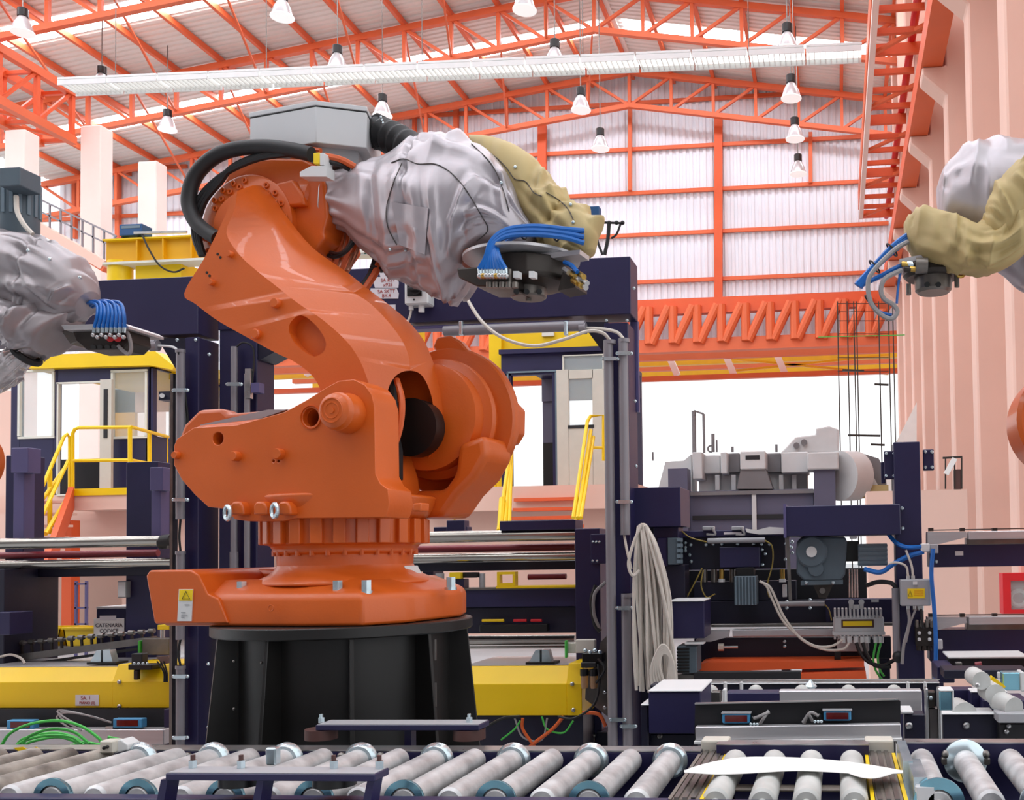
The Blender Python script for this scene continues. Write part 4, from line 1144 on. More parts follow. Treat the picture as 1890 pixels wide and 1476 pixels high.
for gx, (x, y) in ((g1, (220, 1258)), (g1, (220, 1303)), (g2, (1056, 1262)), (g2, (1058, 1310))): bolt(gx, x, y, 6.29, 0.014, 'steel')
for gx, x in ((g1, 188), (g2, 998)):
    br2 = MB().prism([W(xx, yy, 6.42) for xx, yy in ((x - 22, 1222), (x - 10, 1200), (x - 2, 1199), (x - 2, 1222))], Y1 * 0.06).build('stop_bracket', 'zinc', gx, smooth=False)
    MB().prism([W(xx, yy, 6.42) for xx, yy in ((x + 2, 1222), (x + 2, 1199), (x + 14, 1199), (x + 20, 1222))], Y1 * 0.06).build('stop_bracket', 'zinc', gx, smooth=False)
    pbx('stop_pad', 'black_rubber', gx, x - 4, 1200, x + 12, 1222, 6.44, 0.05, bev=0)
    pbx('bracket_foot', 'black', gx, x - 28, 1222, x + 26, 1226, 6.4, 0.12, bev=0)
tl = MB().pb(139, 1282, 182, 1302, 6.296, 0.002).build('tape_label', 'tape_label', g1, smooth=False)
text('SA. 1', 0.034, W(158, 1288, 6.2945), X1, Z1, 'ink_red', tl)
text('PIANO (E)', 0.026, W(161, 1297, 6.2945), X1, Z1, 'ink_red', tl)
# sensors and rail under the left guard
ss = thing('sensor_rail', 'aluminium sensor rail with two blue reflex sensors at lower left', 'sensor', W(150, 1372, 6.1))
pbx('back_board', 'board_dark', ss, -60, 1308, 303, 1350, 6.24, 0.02, bev=0)
pbx('rail', 'alu', ss, -60, 1346, 302, 1374, 6.1, 0.1)
pbx('end_post', 'navy', ss, 302, 1308, 317, 1390, 6.18, 0.08)
for x0, x1, y in ((12, 62, 1337), (208, 262, 1334)):
    s1 = pbx('reflex_sensor', 'sensor_blue', ss, x0, y - 8, x1, y + 9, 6.12, 0.05)
    pbx('red_window', 'lens_red', s1, x0 + 7, y - 5, x1 - 8, y + 6, 6.116, 0.006, bev=0)
    pbx('sensor_foot', 'steel', ss, x0 - 14 if x0 > 100 else x1 + 2, y + 7, x0 if x0 > 100 else x1 + 16, y + 13, 6.12, 0.04, bev=0)
for i in range(3):
    cable('sensor_cable', [W(206, 1333, 6.1), W(170 - 12 * i, 1322 - 3 * i, 6.08), W(125 - 9 * i, 1315 - 2 * i, 6.06), W(105 + 8 * i, 1325, 6.04), W(135 + 15 * i, 1348, 6.02)], 0.006, 'grey_cable_dark', ss)
# green cables loop
gcb = thing('green_cable_coil', 'bright green cables looping over the conveyor edge at lower left', 'cable', W(100, 1380, 3.35))
for i, pts in enumerate(([(2, 1376), (20, 1352), (60, 1335), (110, 1330), (150, 1340), (180, 1360), (188, 1370)], [(40, 1376), (55, 1358), (95, 1345), (135, 1350), (165, 1372)], [(30, 1376), (50, 1365), (90, 1357), (130, 1360), (150, 1372)], [(45, 1376), (60, 1368), (110, 1360), (155, 1374)], [(130, 1376), (155, 1370), (185, 1374)], [(200, 1360), (225, 1366), (236, 1375)], [(28, 1378), (46, 1362), (100, 1352), (140, 1362), (150, 1376)])):
    cable('strand', [W(x, y, 3.35 + 0.02 * i) for x, y in pts], 0.0055, 'green_cable', gcb)
# pneumatic service unit beside the right guard
pn = thing('air_service_unit', 'black air valve cluster with clear bowls at the end of the right yellow guard', 'valve', W(1090, 1290, 6.2))
pbx('manifold', 'black', pn, 1074, 1205, 1112, 1222, 6.2, 0.08)
pbx('manifold', 'black_rubber', pn, 1072, 1222, 1100, 1232, 6.18, 0.08)
for x in (1079, 1096):
    MB().lathe([(0.001, 0), (0.02, 0), (0.024, 0.02), (0.024, 0.08), (0.001, 0.085)], W(x, 1270, 6.2), Z1, 16).build('bowl', 'clear_plastic', pn)
    MB().lathe([(0.028, 0.08), (0.028, 0.12), (0.001, 0.12)], W(x, 1270, 6.2), Z1, 16).build('bowl_head', 'black', pn)
pbx('plate', 'beige_door', pn, 1062, 1180, 1098, 1205, 6.24, 0.04)
pbx('green_edge', 'green_cable', pn, 1042, 1182, 1046, 1214, 6.22, 0.04)
pbx('plate', 'beige_door', pn, 1046, 1186, 1066, 1205, 6.26, 0.04)
for i in range(4): MB().sph(W(1080 + 9 * i, 1200 + 3 * (i % 2), 6.18), 0.014, 6).build('fitting', 'zinc', pn)
cable('air_line', [W(1104, 1225, 6.18), W(1106, 1260, 6.16), W(1096, 1300, 6.14), W(1060, 1325, 6.14), W(1030, 1322, 6.16)], 0.008, 'black_rubber', pn)
cable('air_line', [W(1104, 1215, 6.18), W(1116, 1235, 6.16), W(1100, 1260, 6.16)], 0.008, 'black_rubber', pn)
# cables drooping under the right guard
dc_ = thing('drooping_cables', 'orange and dark cables drooping under the right yellow guard', 'cable', W(980, 1370, 6.15))
for pts, m, r in (([(1040, 1322), (1020, 1345), (985, 1372), (960, 1395)], 'orange_cable', 0.012), ([(965, 1325), (965, 1345), (985, 1375), (1000, 1395)], 'orange_cable', 0.01), ([(1075, 1315), (1105, 1318), (1118, 1340)], 'orange_cable', 0.012), ([(1000, 1322), (1010, 1345), (1040, 1352), (1058, 1330)], 'green_cable', 0.006), ([(950, 1325), (965, 1360), (1000, 1365), (1010, 1325)], 'grey_cable_dark', 0.006), ([(900, 1340), (930, 1325), (960, 1322)], 'black_rubber', 0.01), ([(925, 1365), (950, 1345), (960, 1330)], 'green_cable', 0.006)):
    cable('strand', [W(x, y, 6.2) for x, y in pts], r, m, dc_)
hb = thing('lower_roller_frame', 'steel and yellow lower rollers seen under the right yellow guard', 'machine', (W(980, 1380, 6.6).x, 6.6, 0))
pbx('yellow_bar', 'amber', hb, 860, 1344, 1090, 1352, 6.6, 0.1)
hcyl('steel_roller', 'chrome_tube', hb, 850, 1100, 1362, 6.62, 0.03)
hcyl('steel_roller', 'chrome_tube', hb, 850, 1100, 1384, 6.6, 0.03)
leg(hb, 1098, 1118, 1350, 6.6, 0.2, 'navy_shaded')
leg(hb, 840, 852, 1340, 6.6, 0.2, 'navy_shaded')

# ---- things seen through the left bay opening
sg = thing('paper_sign', 'white paper notice taped to a navy box in the left machine bay', 'sign', W(200, 1172, 7.0))
pbx('sheet', 'paper', sg, 173, 1141, 229, 1172, 7.0, 0.004, bev=0)
text('CATENARIA', 0.04, W(201, 1154, 6.998), X1, Z1, 'ink_dark', sg)
text('CODICE', 0.04, W(201, 1164, 6.998), X1, Z1, 'ink_dark', sg)
pbx('tape', 'tape_label', sg, 184, 1136, 214, 1144, 6.997, 0.002, bev=0)
nb = thing('navy_cabinet_box', 'small navy box with pale lid behind the paper notice', 'box', (W(205, 1160, 7.15).x, 7.15, 0))
leg(nb, 178, 232, 1123, 7.1, 0.3, 'navy', 'body')
pbx('lid', 'grey_paint', nb, 177, 1119, 231, 1123, 7.08, 0.32)
gb_ = thing('grey_terminal_box', 'small grey terminal box on the navy post of the left bay', 'box', W(224, 1102, 6.9))
pbx('body', 'grey_plastic', gb_, 217, 1072, 232, 1103, 6.9, 0.1)
pbx('cover', 'light_grey', gb_, 218, 1074, 231, 1101, 6.895, 0.006, bev=0)
for x, lb in ((42, 'left'), (116, 'right')):
    yb = thing('yellow_bin', 'yellow plastic bin in the left bay, %s of the pair' % lb, 'bin', (W(x + 34, 1185, 7.6).x, 7.6, W(x + 34, 1192, 7.6).z), group='yellow bins in the left bay')
    a, b = W(x, 1170, 7.6), W(x + 70, 1170, 7.6)
    zt, zb2 = W(x + 34, 1159, 7.6).z, W(x + 34, 1192, 7.6).z
    MB().prism([(a.x, 7.6, zt), (b.x, 7.6, zt), (b.x - 0.03, 7.6, zb2), (a.x + 0.03, 7.6, zb2)], Y1 * 0.01).build('front', 'yellow', yb, smooth=False)
    MB().prism([(a.x, 7.9, zt), (b.x, 7.9, zt), (b.x - 0.03, 7.9, zb2), (a.x + 0.03, 7.9, zb2)], Y1 * 0.01).build('back', 'yellow', yb, smooth=False)
    for xx, ss_ in ((a.x, 1), (b.x - 0.01, -1)):
        MB().prism([(xx, 7.6, zt), (xx, 7.91, zt), (xx + ss_ * 0.03, 7.91, zb2), (xx + ss_ * 0.03, 7.6, zb2)], X1 * 0.01).build('side', 'yellow', yb, smooth=False)
    MB().bar((a.x - 0.005, 7.595, zt), (b.x + 0.005, 7.595, zt), 0.02, 0.015).build('rim', 'yellow', yb, smooth=False)
bn = thing('bin_shelf', 'dark steel shelf carrying the yellow bins', 'shelf', (W(110, 1200, 7.7).x, 7.7, 0))
MB().box(W(30, 1195, 7.6).x, W(190, 1195, 7.6).x, 7.58, 7.95, W(110, 1192, 7.6).z - 0.03, W(110, 1192, 7.6).z).build('shelf_board', 'steel_dark', bn, smooth=False)
for x in (35, 180): leg(bn, x, x + 8, 1194, 7.7, 0.05, 'steel_dark')
# chain conveyor bar rising to the right
ch = thing('chain_rail', 'dark chain rail rising to the right above the left yellow guard', 'conveyor', W(150, 1215, 6.75))
p, q = W(-30, 1222, 6.75), W(285, 1180, 6.75)
MB().bar(p, q, 0.06, 0.05).build('rail', 'steel_dark', ch, smooth=False)
MB().bar(p - Z1 * 0.06, q - Z1 * 0.05, 0.05, 0.02).build('lower_rail', 'black', ch, smooth=False)
p2, q2 = W(40, 1186, 6.75), W(280, 1164, 6.75)
MB().tube([p2, q2], 0.006, 6).build('chain_wire', 'steel', ch)
for i in range(14):
    c = p2 + (q2 - p2) * (i / 13)
    b_ = p + (q - p) * (0.23 + 0.76 * i / 13)
    MB().bar(c + Z1 * 0.012, b_, 0.014, 0.014).build('pin', 'tool_dark', ch, smooth=False)
    MB().cyl(c - X1 * 0.02, c + X1 * 0.02, 0.018, n=10).build('link', 'steel_dark', ch)
pbx('end_block', 'tool_grey', ch, 262, 1178, 312, 1208, 6.65, 0.12)
pbx('end_edge', 'green_cable', ch, 254, 1182, 258, 1206, 6.64, 0.05)
pbx('end_knob', 'label_yellow', ch, 290, 1153, 312, 1162, 6.66, 0.08)
vcyl('spindle', 'steel', ch, 300, 1160, 1180, 6.68, 0.016)
# coupling cluster at the end of the left guard
ct = thing('limit_switch_cluster', 'black limit switch and wires on the end of the left yellow guard', 'switch', W(255, 1270, 6.28))
pbx('base_plate', 'black', ct, 236, 1226, 280, 1236, 6.24, 0.1)
pbx('block', 'black_rubber', ct, 242, 1206, 262, 1226, 6.26, 0.06)
pbx('arm', 'tool_dark', ct, 246, 1236, 254, 1254, 6.26, 0.03)
for i in range(4): MB().sph(W(248 + 8 * i, 1224, 6.22), 0.009, 5).build('screw', 'zinc', ct)
for i in range(3): cable('wire', [W(290 + 6 * i, 1220, 6.25), W(302 + 3 * i, 1240, 6.25), W(303 + 3 * i, 1258, 6.27)], 0.005, 'black_rubber', ct)
MB().prism([W(x, y, 6.25) for x, y in ((288, 1212), (310, 1210), (316, 1222), (300, 1226))], Y1 * 0.05).build('bracket', 'steel_dark', ct, smooth=False)
# white looped cable on the left deck
cable('deck_cable', [W(0, 1212, 6.5), W(20, 1208, 6.5), W(38, 1214, 6.5), W(46, 1224, 6.5)], 0.009, 'grey_cable', None, label='short pale grey cable lying on the left machine deck', cat='cable')
# ================================================================ front roller conveyor
ZC = W(945, 1404, 3.12).z
YF, YN = 3.14, 2.6
def roller(par, X, r, m, y0=YN, y1=YF, fl=None, fm='zinc', fr=0.056, z=None):
    z = ZC if z is None else z
    o = MB().lathe([(0.012, y0 - 0.03), (0.012, y0), (r * 0.8, y0), (r, y0 + 0.008), (r, y1 - 0.008), (r * 0.8, y1), (0.012, y1), (0.012, y1 + 0.04)], (X, 0, z), Y1, 24).build('roller', m, par)
    if fl == 'far':
        MB().lathe([(r, y1 - 0.03), (r * 1.25, y1 - 0.028), (fr, y1 - 0.012), (fr, y1 - 0.002), (r, y1)], (X, 0, z), Y1, 32, cap=False).build('roller_flange', fm, o)
    if fl == 'near':
        MB().lathe([(r, y0), (fr, y0 + 0.002), (fr, y0 + 0.012), (r * 1.25, y0 + 0.028), (r, y0 + 0.03)], (X, 0, z), Y1, 32, cap=False).build('roller_flange', fm, o)
    return o
cv = thing('roller_conveyor', 'long steel roller conveyor with flanged rollers along the bottom of the view', 'conveyor', (W(600, 1404, 2.9).x, 2.9, 0))
X0 = W(945, 1404, 3.12).x
pit = (W(945, 1404, 3.12).x - W(663, 1404, 3.12).x) / 4
xa, xb = W(-160, 1404, 3.12).x, W(1255, 1404, 3.12).x
for i in range(-5, 20):
    X = X0 - i * pit
    if X > xb: continue
    if i >= 11:
        roller(cv, X, 0.037, 'roller_worn')
    else:
        roller(cv, X, 0.037, 'roller_steel', fl='far' if i % 2 == 0 else 'near', fm='zinc' if i % 2 == 0 else 'zinc_blue')
zr_ = W(800, 1382, 3.2).z
MB().box(xa - 1.2, xb + 0.06, YF + 0.02, YF + 0.07, zr_ - 0.2, zr_).build('far_rail', 'navy', cv, smooth=False, bev=0.003, seg=1)
MB().box(xa - 1.2, xb + 0.06, YF + 0.02, YF + 0.1, zr_, zr_ + 0.004).build('rail_lip', 'steel', cv, smooth=False)
zn = W(900, 1471, 2.56).z
MB().box(xa - 1.2, xb + 0.06, 2.52, 2.57, zn - 0.2, zn).build('near_rail', 'navy', cv, smooth=False, bev=0.003, seg=1)
MB().box(xa - 1.2, xb, 2.62, 3.12, zr_ - 0.16, zr_ - 0.15).build('under_tray', 'black', cv, smooth=False)
for X in (xa, (xa + xb) / 2 - 0.3, xb - 0.2):
    for yy in (2.54, YF + 0.04):
        MB().box(X - 0.04, X + 0.04, yy - 0.02, yy + 0.03, 0, zr_ - 0.19).build('leg', 'navy_shaded', cv, smooth=False)
for x in (346, 630, 702): bolt(cv, x, 1396, YF + 0.0, 0.014, 'steel_dark', 'axle_nut')
# worn yellow paint marks on the left rail
for x0, x1 in ((24, 48), (58, 72)):
    MB().prism([W(x, y, YF + 0.017) for x, y in ((x0, 1380), (x1 - 6, 1378), (x1, 1382), (x1 - 10, 1386), (x0 + 10, 1386))], Y1 * 0.003).build('paint_mark', 'yellow', cv, smooth=False)
# connector box on the left rail
cbx = thing('connector_block', 'grey cable connector block sitting on the conveyor rail at left', 'connector', W(208, 1392, 3.1))
pbx('front', 'beige_door', cbx, 183, 1367, 209, 1390, 3.08, 0.05)
MB().prism([W(x, y, 3.1) for x, y in ((209, 1370), (222, 1364), (236, 1374), (236, 1384), (210, 1391))], Y1 * 0.06).build('tail', 'light_grey', cbx, smooth=False, bev=0.004)
MB().sph(W(192, 1380, 3.078), 0.006, 5).build('plug', 'black', cbx)
MB().sph(W(198, 1378, 3.078), 0.006, 5).build('plug', 'black', cbx)
# blue stop bar in front
fb = thing('stop_bar', 'blue flat stop bar on slanted legs over the front conveyor rollers', 'bar', W(500, 1476, 2.52))
zt = W(500, 1428, 2.44).z
fa, fbx = W(305, 1432, 2.44).x, W(692, 1432, 2.44).x
MB().box(fa, fbx, 2.44, 2.52, zt - 0.018, zt).build('bar', 'navy', fb, smooth=False, bev=0.002, seg=1)
MB().box(fa + 0.004, fbx - 0.004, 2.444, 2.518, zt, zt + 0.002).build('wear_strip', 'grey_plastic', fb, smooth=False)
for x in (312, 488, 690):
    p = W(x, 1440, 2.47)
    MB().prism([(p.x - 0.008, 2.45, zt - 0.018), (p.x + 0.01, 2.45, zt - 0.018), (p.x - 0.004, 2.45, zt - 0.1), (p.x - 0.026, 2.45, zt - 0.1)], Y1 * 0.05).build('leg', 'navy', fb, smooth=False)
for x, m in ((356, 'zinc'), (445, 'zinc'), (616, 'zinc'), (700, 'zinc')):
    p = W(x, 1414, 2.5)
    MB().cyl((p.x, 2.5, zt), (p.x, 2.5, zt + 0.022), 0.011, n=6).build('bolt_nut', m, fb)
    MB().cyl((p.x, 2.5, zt + 0.02), (p.x, 2.5, zt + 0.036), 0.006, n=10).build('bolt_stud', 'brown_rubber', fb)
for x in (445, 618):
    p = W(x, 1448, 2.53)
    MB().cyl((p.x, 2.53, zt - 0.02), (p.x, 2.53, zt - 0.048), 0.055, n=24).build('puck', 'black', fb)
pbx('glass_block', 'zinc', fb, 489, 1380, 508, 1412, 2.64, 0.03)
# rear stop bar
rb = thing('stop_bar', 'blue stop bar with brown round pads before the black pedestal', 'bar', W(740, 1380, 3.3))
zt2 = W(740, 1338, 3.26).z
ra, rbx = W(582, 1342, 3.26).x, W(884, 1342, 3.26).x
MB().box(ra, rbx, 3.26, 3.36, zt2 - 0.018, zt2).build('bar', 'navy', rb, smooth=False, bev=0.002, seg=1)
MB().box(ra + 0.004, rbx - 0.004, 3.264, 3.358, zt2, zt2 + 0.002).build('wear_strip', 'grey_plastic', rb, smooth=False)
for x in (593, 866):
    p = W(x, 1330, 3.31)
    MB().cyl((p.x, 3.31, zt2), (p.x, 3.31, zt2 + 0.018), 0.011, n=6).build('bolt_nut', 'zinc', rb)
    MB().cyl((p.x, 3.31, zt2 + 0.016), (p.x, 3.31, zt2 + 0.03), 0.006, n=10).build('bolt_stud', 'zinc', rb)
    MB().cyl((p.x, 3.31, zt2 - 0.02), (p.x, 3.31, zt2 - 0.055), 0.054, n=28).build('round_pad', 'brown_rubber', rb)
p = W(755, 1360, 3.31)
MB().box(p.x - 0.012, p.x + 0.012, 3.3, 3.34, zr_ - 0.15, zt2 - 0.018).build('stem', 'navy', rb, smooth=False)

# ---------------------------------------------------------------- short middle conveyor with white rollers
mc = thing('short_roller_conveyor', 'short conveyor with four smooth white rollers between brown belt rails', 'conveyor', (W(1460, 1404, 2.9).x, 2.9, 0))
ZM = W(1430, 1404, 3.12).z
for x in (1358, 1430, 1498, 1572):
    roller(mc, W(x, 1404, 3.12).x, 0.037, 'roller_white', y0=2.6, y1=3.12, z=ZM)
ml, mr = W(1322, 1404, 3.14).x, W(1604, 1404, 3.14).x
MB().box(ml, mr, 3.15, 3.2, ZM - 0.15, W(1460, 1375, 3.15).z).build('far_rail', 'navy', mc, smooth=False)
MB().box(ml, mr, 3.15, 3.22, W(1460, 1375, 3.15).z, W(1460, 1373, 3.15).z).build('rail_lip', 'steel', mc, smooth=False)
MB().box(ml, mr, 2.53, 2.57, zn - 0.2, zn - 0.004).build('near_rail', 'navy', mc, smooth=False)
pbx('cross_tray', 'belt_brown', mc, 1350, 1455, 1600, 1462, 2.75, 0.05)
MB().box(ml, mr, 2.65, 3.1, ZM - 0.14, ZM - 0.13).build('under_tray', 'black', mc, smooth=False)
for X in (ml + 0.03, mr - 0.03):
    for yy in (2.64, 3.17):
        MB().box(X - 0.025, X + 0.025, yy - 0.02, yy + 0.02, 0, ZM - 0.1).build('leg', 'navy_shaded', mc, smooth=False)
for x, s in ((1312, 1), (1626, 1)):
    Xr = W(x, 1404, 3.1).x
    MB().box(Xr - 0.035, Xr + 0.035, 2.58, 3.2, ZM - 0.03, ZM + 0.012).build('belt_rail', 'belt_brown', mc, smooth=False)
    for k in range(3):
        MB().box(Xr - 0.03 + k * 0.022, Xr - 0.018 + k * 0.022, 2.58, 3.2, ZM + 0.012, ZM + 0.018).build('belt', 'steel_dark', mc, smooth=False)
    for sx in (-0.042, 0.042):
        MB().box(Xr + sx - 0.005, Xr + sx + 0.005, 2.58, 3.18, ZM - 0.04, ZM + 0.014).build('yellow_edge', 'yellow' if (x > 1500 or sx > 0) else 'belt_brown', mc, smooth=False)
    MB().box(Xr - 0.045, Xr + 0.045, 3.2, 3.28, ZM - 0.02, W(x, 1366, 3.2).z).build('end_cap', 'beige_door', mc, smooth=False, bev=0.006)
# crumpled paper strip lying over the rollers
ps = MB()
n = 40
top, bot, = [], []
for i in range(n + 1):
    u = i / n
    x = 1263 + 404 * u
    yt_ = 1422 - 26 * math.sin(math.pi * min(1, u * 1.5)) ** 0.8 if u < 0.33 else 1396 + 26 * ((u - 0.33) / 0.67) ** 2.2
    yb_ = 1425 + 3 * math.sin(u * 9) + (8 if 0.75 < u < 0.95 else 0) * math.sin((u - 0.75) / 0.2 * math.pi)
    zz = ZM + 0.046 + 0.004 * math.sin(u * 25) + 0.004 * noise.noise(V((u * 9, 0, 0)))
    top.append(WZ(x, yt_, zz)); bot.append(WZ(x, max(yb_, yt_ + 2), zz + 0.003 * math.sin(u * 17)))
ps.rings([top, [(a + b) / 2 + Z1 * 0.004 for a, b in zip(top, bot)], bot, [b - Z1 * 0.0015 for b in bot], [(a + b) / 2 + Z1 * 0.002 for a, b in zip(top, bot)], [a - Z1 * 0.0015 for a in top], top], closed=False)
ps.build('paper_strip', 'paper', ang=180, label='crumpled white paper strip lying across the four white rollers', cat='paper')

# ---------------------------------------------------------------- right conveyor section
rc = thing('roller_conveyor', 'conveyor section with three slanting steel rollers at the lower right corner', 'conveyor', (W(1790, 1404, 2.9).x, 2.9, 0))
for x, fl, fm in ((1702, 'near', 'zinc_blue'), (1782, 'far', 'zinc'), (1866, 'near', 'zinc'), (1950, 'far', 'zinc')):
    roller(rc, W(x, 1404, 3.12).x, 0.037, 'roller_steel', fl=fl, fm=fm, fr=0.066, z=ZM)
a, b = W(1672, 1404, 3.15).x, W(2050, 1404, 3.15).x
zt = W(1780, 1373, 3.15).z
MB().box(a, b, 3.16, 3.21, ZM - 0.2, zt).build('far_rail', 'navy', rc, smooth=False)
MB().box(a, b, 3.16, 3.22, zt, zt + 0.004).build('rail_lip', 'steel', rc, smooth=False)
MB().box(a, b, 2.65, 3.1, ZM - 0.15, ZM - 0.14).build('under_tray', 'black', rc, smooth=False)
MB().box(a + 0.06, b, 2.53, 2.57, zn - 0.2, zn - 0.004).build('near_rail', 'navy', rc, smooth=False)
for yy in (2.64, 3.18): MB().box(b - 0.2, b - 0.14, yy - 0.02, yy + 0.02, 0, ZM - 0.14).build('leg', 'navy_shaded', rc, smooth=False)
for yy in (2.64, 3.18): MB().box(a + 0.02, a + 0.07, yy - 0.02, yy + 0.02, 0, ZM - 0.14).build('leg', 'navy_shaded', rc, smooth=False)
p = W(1664, 1366, 3.1)
MB().box(p.x - 0.015, p.x + 0.012, 2.8, 3.1, ZM - 0.1, p.z).build('side_plate', 'zinc', rc, smooth=False)
p = W(1688, 1400, 2.85)
MB().box(p.x - 0.02, p.x + 0.015, 2.62, 2.85, ZM - 0.1, p.z).build('side_plate', 'zinc', rc, smooth=False)
pbx('end_block', 'grey_paint', rc, 1690, 1450, 1727, 1480, 2.6, 0.05)
for x in (1746, 1819):
    MB().sph(W(x, 1392, 3.13), 0.014, 6).build('axle_clip', 'steel_dark', rc)
    pbx('axle_block', 'steel_dark', rc, x - 8, 1398, x + 9, 1412, 3.12, 0.03)
# ================================================================ right-hand line
# sensor board with two blue reflex sensors
sbd = thing('sensor_board', 'dark board with two blue sensors above the white-roller conveyor', 'board', W(1470, 1408, 3.6))
MB().prism([W(x, y, 3.5) for x, y in ((1283, 1299), (1655, 1290), (1662, 1294), (1662, 1372), (1285, 1374), (1281, 1370))], Y1 * 0.02).build('board', 'board_dark', sbd, smooth=False)
MB().bar(W(1283, 1298, 3.49), W(1658, 1290, 3.49), 0.02, 0.004).build('board_highlight', 'steel', sbd, smooth=False)  # bright strip stands for the highlight along the board's top
MB().bar(W(1285, 1352, 3.46), W(1662, 1347, 3.46), 0.04, 0.046).build('rail', 'alu', sbd, smooth=False, bev=0.002, seg=1)
MB().bar(W(1283, 1368, 3.45), W(1664, 1362, 3.45), 0.06, 0.008).build('lower_rail', 'light_grey', sbd, smooth=False)
for xx in (1475, 1560): MB().bar(W(xx, 1364, 3.46), W(xx, 1378, 3.46), 0.02).build('stand', 'steel', sbd, smooth=False)
for x in (1296, 1640): leg(sbd, x, x + 8, 1368, 3.47, 0.03, 'steel_dark', 'foot')
for x0, x1, y, d in ((1333, 1384, 1326, 1), (1520, 1571, 1321, -1)):
    s1 = pbx('reflex_sensor', 'sensor_blue', sbd, x0, y - 9, x1, y + 9, 3.46, 0.04)
    pbx('red_window', 'lens_red', s1, x0 + 5, y - 6, x1 - 5, y + 6, 3.456, 0.006, bev=0)
    pbx('sensor_rim', 'grey_plastic', s1, x0 - 2, y - 11, x1 + 2, y - 9, 3.458, 0.04, bev=0)
    xc = x1 + 8 if d > 0 else x0 - 10
    pbx('plug', 'black', sbd, xc - 6, y - 4, xc + 6, y + 8, 3.46, 0.03)
    for k in (-1, 0, 1): MB().sph(W(xc + 6 * k, y + 10, 3.455), 0.006, 5).build('screw', 'zinc', sbd)
    cable('lead', [W(xc, y, 3.46), W(xc + 14 * d, y - 6, 3.45), W(xc + 28 * d, y - 12 if d > 0 else y + 12, 3.46)], 0.006, 'grey_cable_dark', sbd)
    cable('lead', [W(xc + 10 * d, y + 10, 3.46), W(xc + 18 * d, y - 2, 3.45), W(xc + 26 * d, y - 14 if d > 0 else y + 13, 3.47)], 0.006, 'grey_cable_dark', sbd)
# navy box left of the board
nbx = thing('navy_end_box', 'navy steel end box left of the dark sensor board', 'box', (W(1240, 1350, 3.7).x, 3.7, 0))
pbx('body', 'navy', nbx, 1197, 1277, 1294, 1354, 3.66, 0.3)
pbx('lid', 'light_grey', nbx, 1196, 1273, 1296, 1277, 3.65, 0.31)
leg(nbx, 1183, 1284, 1354, 3.72, 0.2, 'navy_shaded', 'base')
pbx('side_step', 'navy_shaded', nbx, 1183, 1302, 1197, 1390, 3.68, 0.2)
pbx('step_lip', 'light_grey', nbx, 1182, 1299, 1198, 1302, 3.66, 0.2)
bolt(nbx, 1217, 1358, 3.715, 0.012, 'steel_dark')
# cross beams behind the board
cbm = thing('cross_conveyor', 'navy and aluminium cross conveyor behind the sensor board', 'conveyor', (W(1480, 1285, 4.3).x, 4.3, 0))
pbx('beam', 'navy', cbm, 1340, 1278, 1440, 1296, 4.15, 0.1)
pbx('beam', 'alu', cbm, 1438, 1274, 1702, 1318, 4.15, 0.06)
pbx('beam', 'navy_shaded', cbm, 1200, 1262, 1735, 1276, 4.5, 0.1)
pbx('edge', 'steel', cbm, 1245, 1259, 1735, 1262, 4.48, 0.12)
pbx('wire_guard', 'steel_dark', cbm, 1280, 1254, 1735, 1256, 4.48, 0.01)
for x in (1338, 1368, 1676, 1708): pbx('pin', 'light_grey', cbm, x - 3, 1258, x + 3, 1274, 4.3, 0.02)
pbx('clamp_plate', 'steel_dark', cbm, 1297, 1276, 1308, 1300, 4.12, 0.05)
pbx('clamp_plate', 'steel_dark', cbm, 1312, 1276, 1330, 1298, 4.1, 0.05)
pbx('clamp_plate', 'light_grey', cbm, 1333, 1272, 1340, 1300, 4.1, 0.05)
for x in (1312, 1395, 1480, 1566, 1650): MB().sph(W(x, 1278, 4.38), 0.035, 8).build('ball_transfer', 'roller_white', cbm)
MB().lathe([(0.001, -0.02), (0.012, -0.02), (0.03, 0.0), (0.012, 0.02), (0.001, 0.03)], W(1496, 1266, 4.4), Z1, 12).build('wing_nut', 'zinc', cbm)
leg(cbm, 1250, 1262, 1276, 4.55, 0.1, 'navy_shaded')
leg(cbm, 1716, 1730, 1276, 4.55, 0.1, 'navy_shaded')
# uprights with grip pads
for nm_, x in (('upright with teal pad right of the sensor board', 1718),):
    u = thing('grip_upright', 'steel ' + nm_, 'upright', (W(x, 1375, 3.75).x, 3.75, 0))
    leg(u, x - 14, x - 9, 1270, 3.72, 0.06, 'steel', 'side_bar')
    leg(u, x + 9, x + 15, 1270, 3.72, 0.06, 'steel', 'side_bar')
    leg(u, x - 9, x + 9, 1306, 3.74, 0.04, 'steel_dark', 'core')
    pbx('cap', 'tool_dark', u, x - 8, 1276, x + 9, 1305, 3.73, 0.05)
    bolt(u, x, 1288, 3.725, 0.008)
    pbx('pad', 'zinc_blue', u, x + 16, 1275, x + 40, 1311, 3.7, 0.08)
    pbx('pad_rim', 'light_grey', u, x + 16, 1273, x + 43, 1276, 3.69, 0.1)
    pbx('pad_rim', 'light_grey', u, x + 40, 1273, x + 43, 1312, 3.69, 0.1)
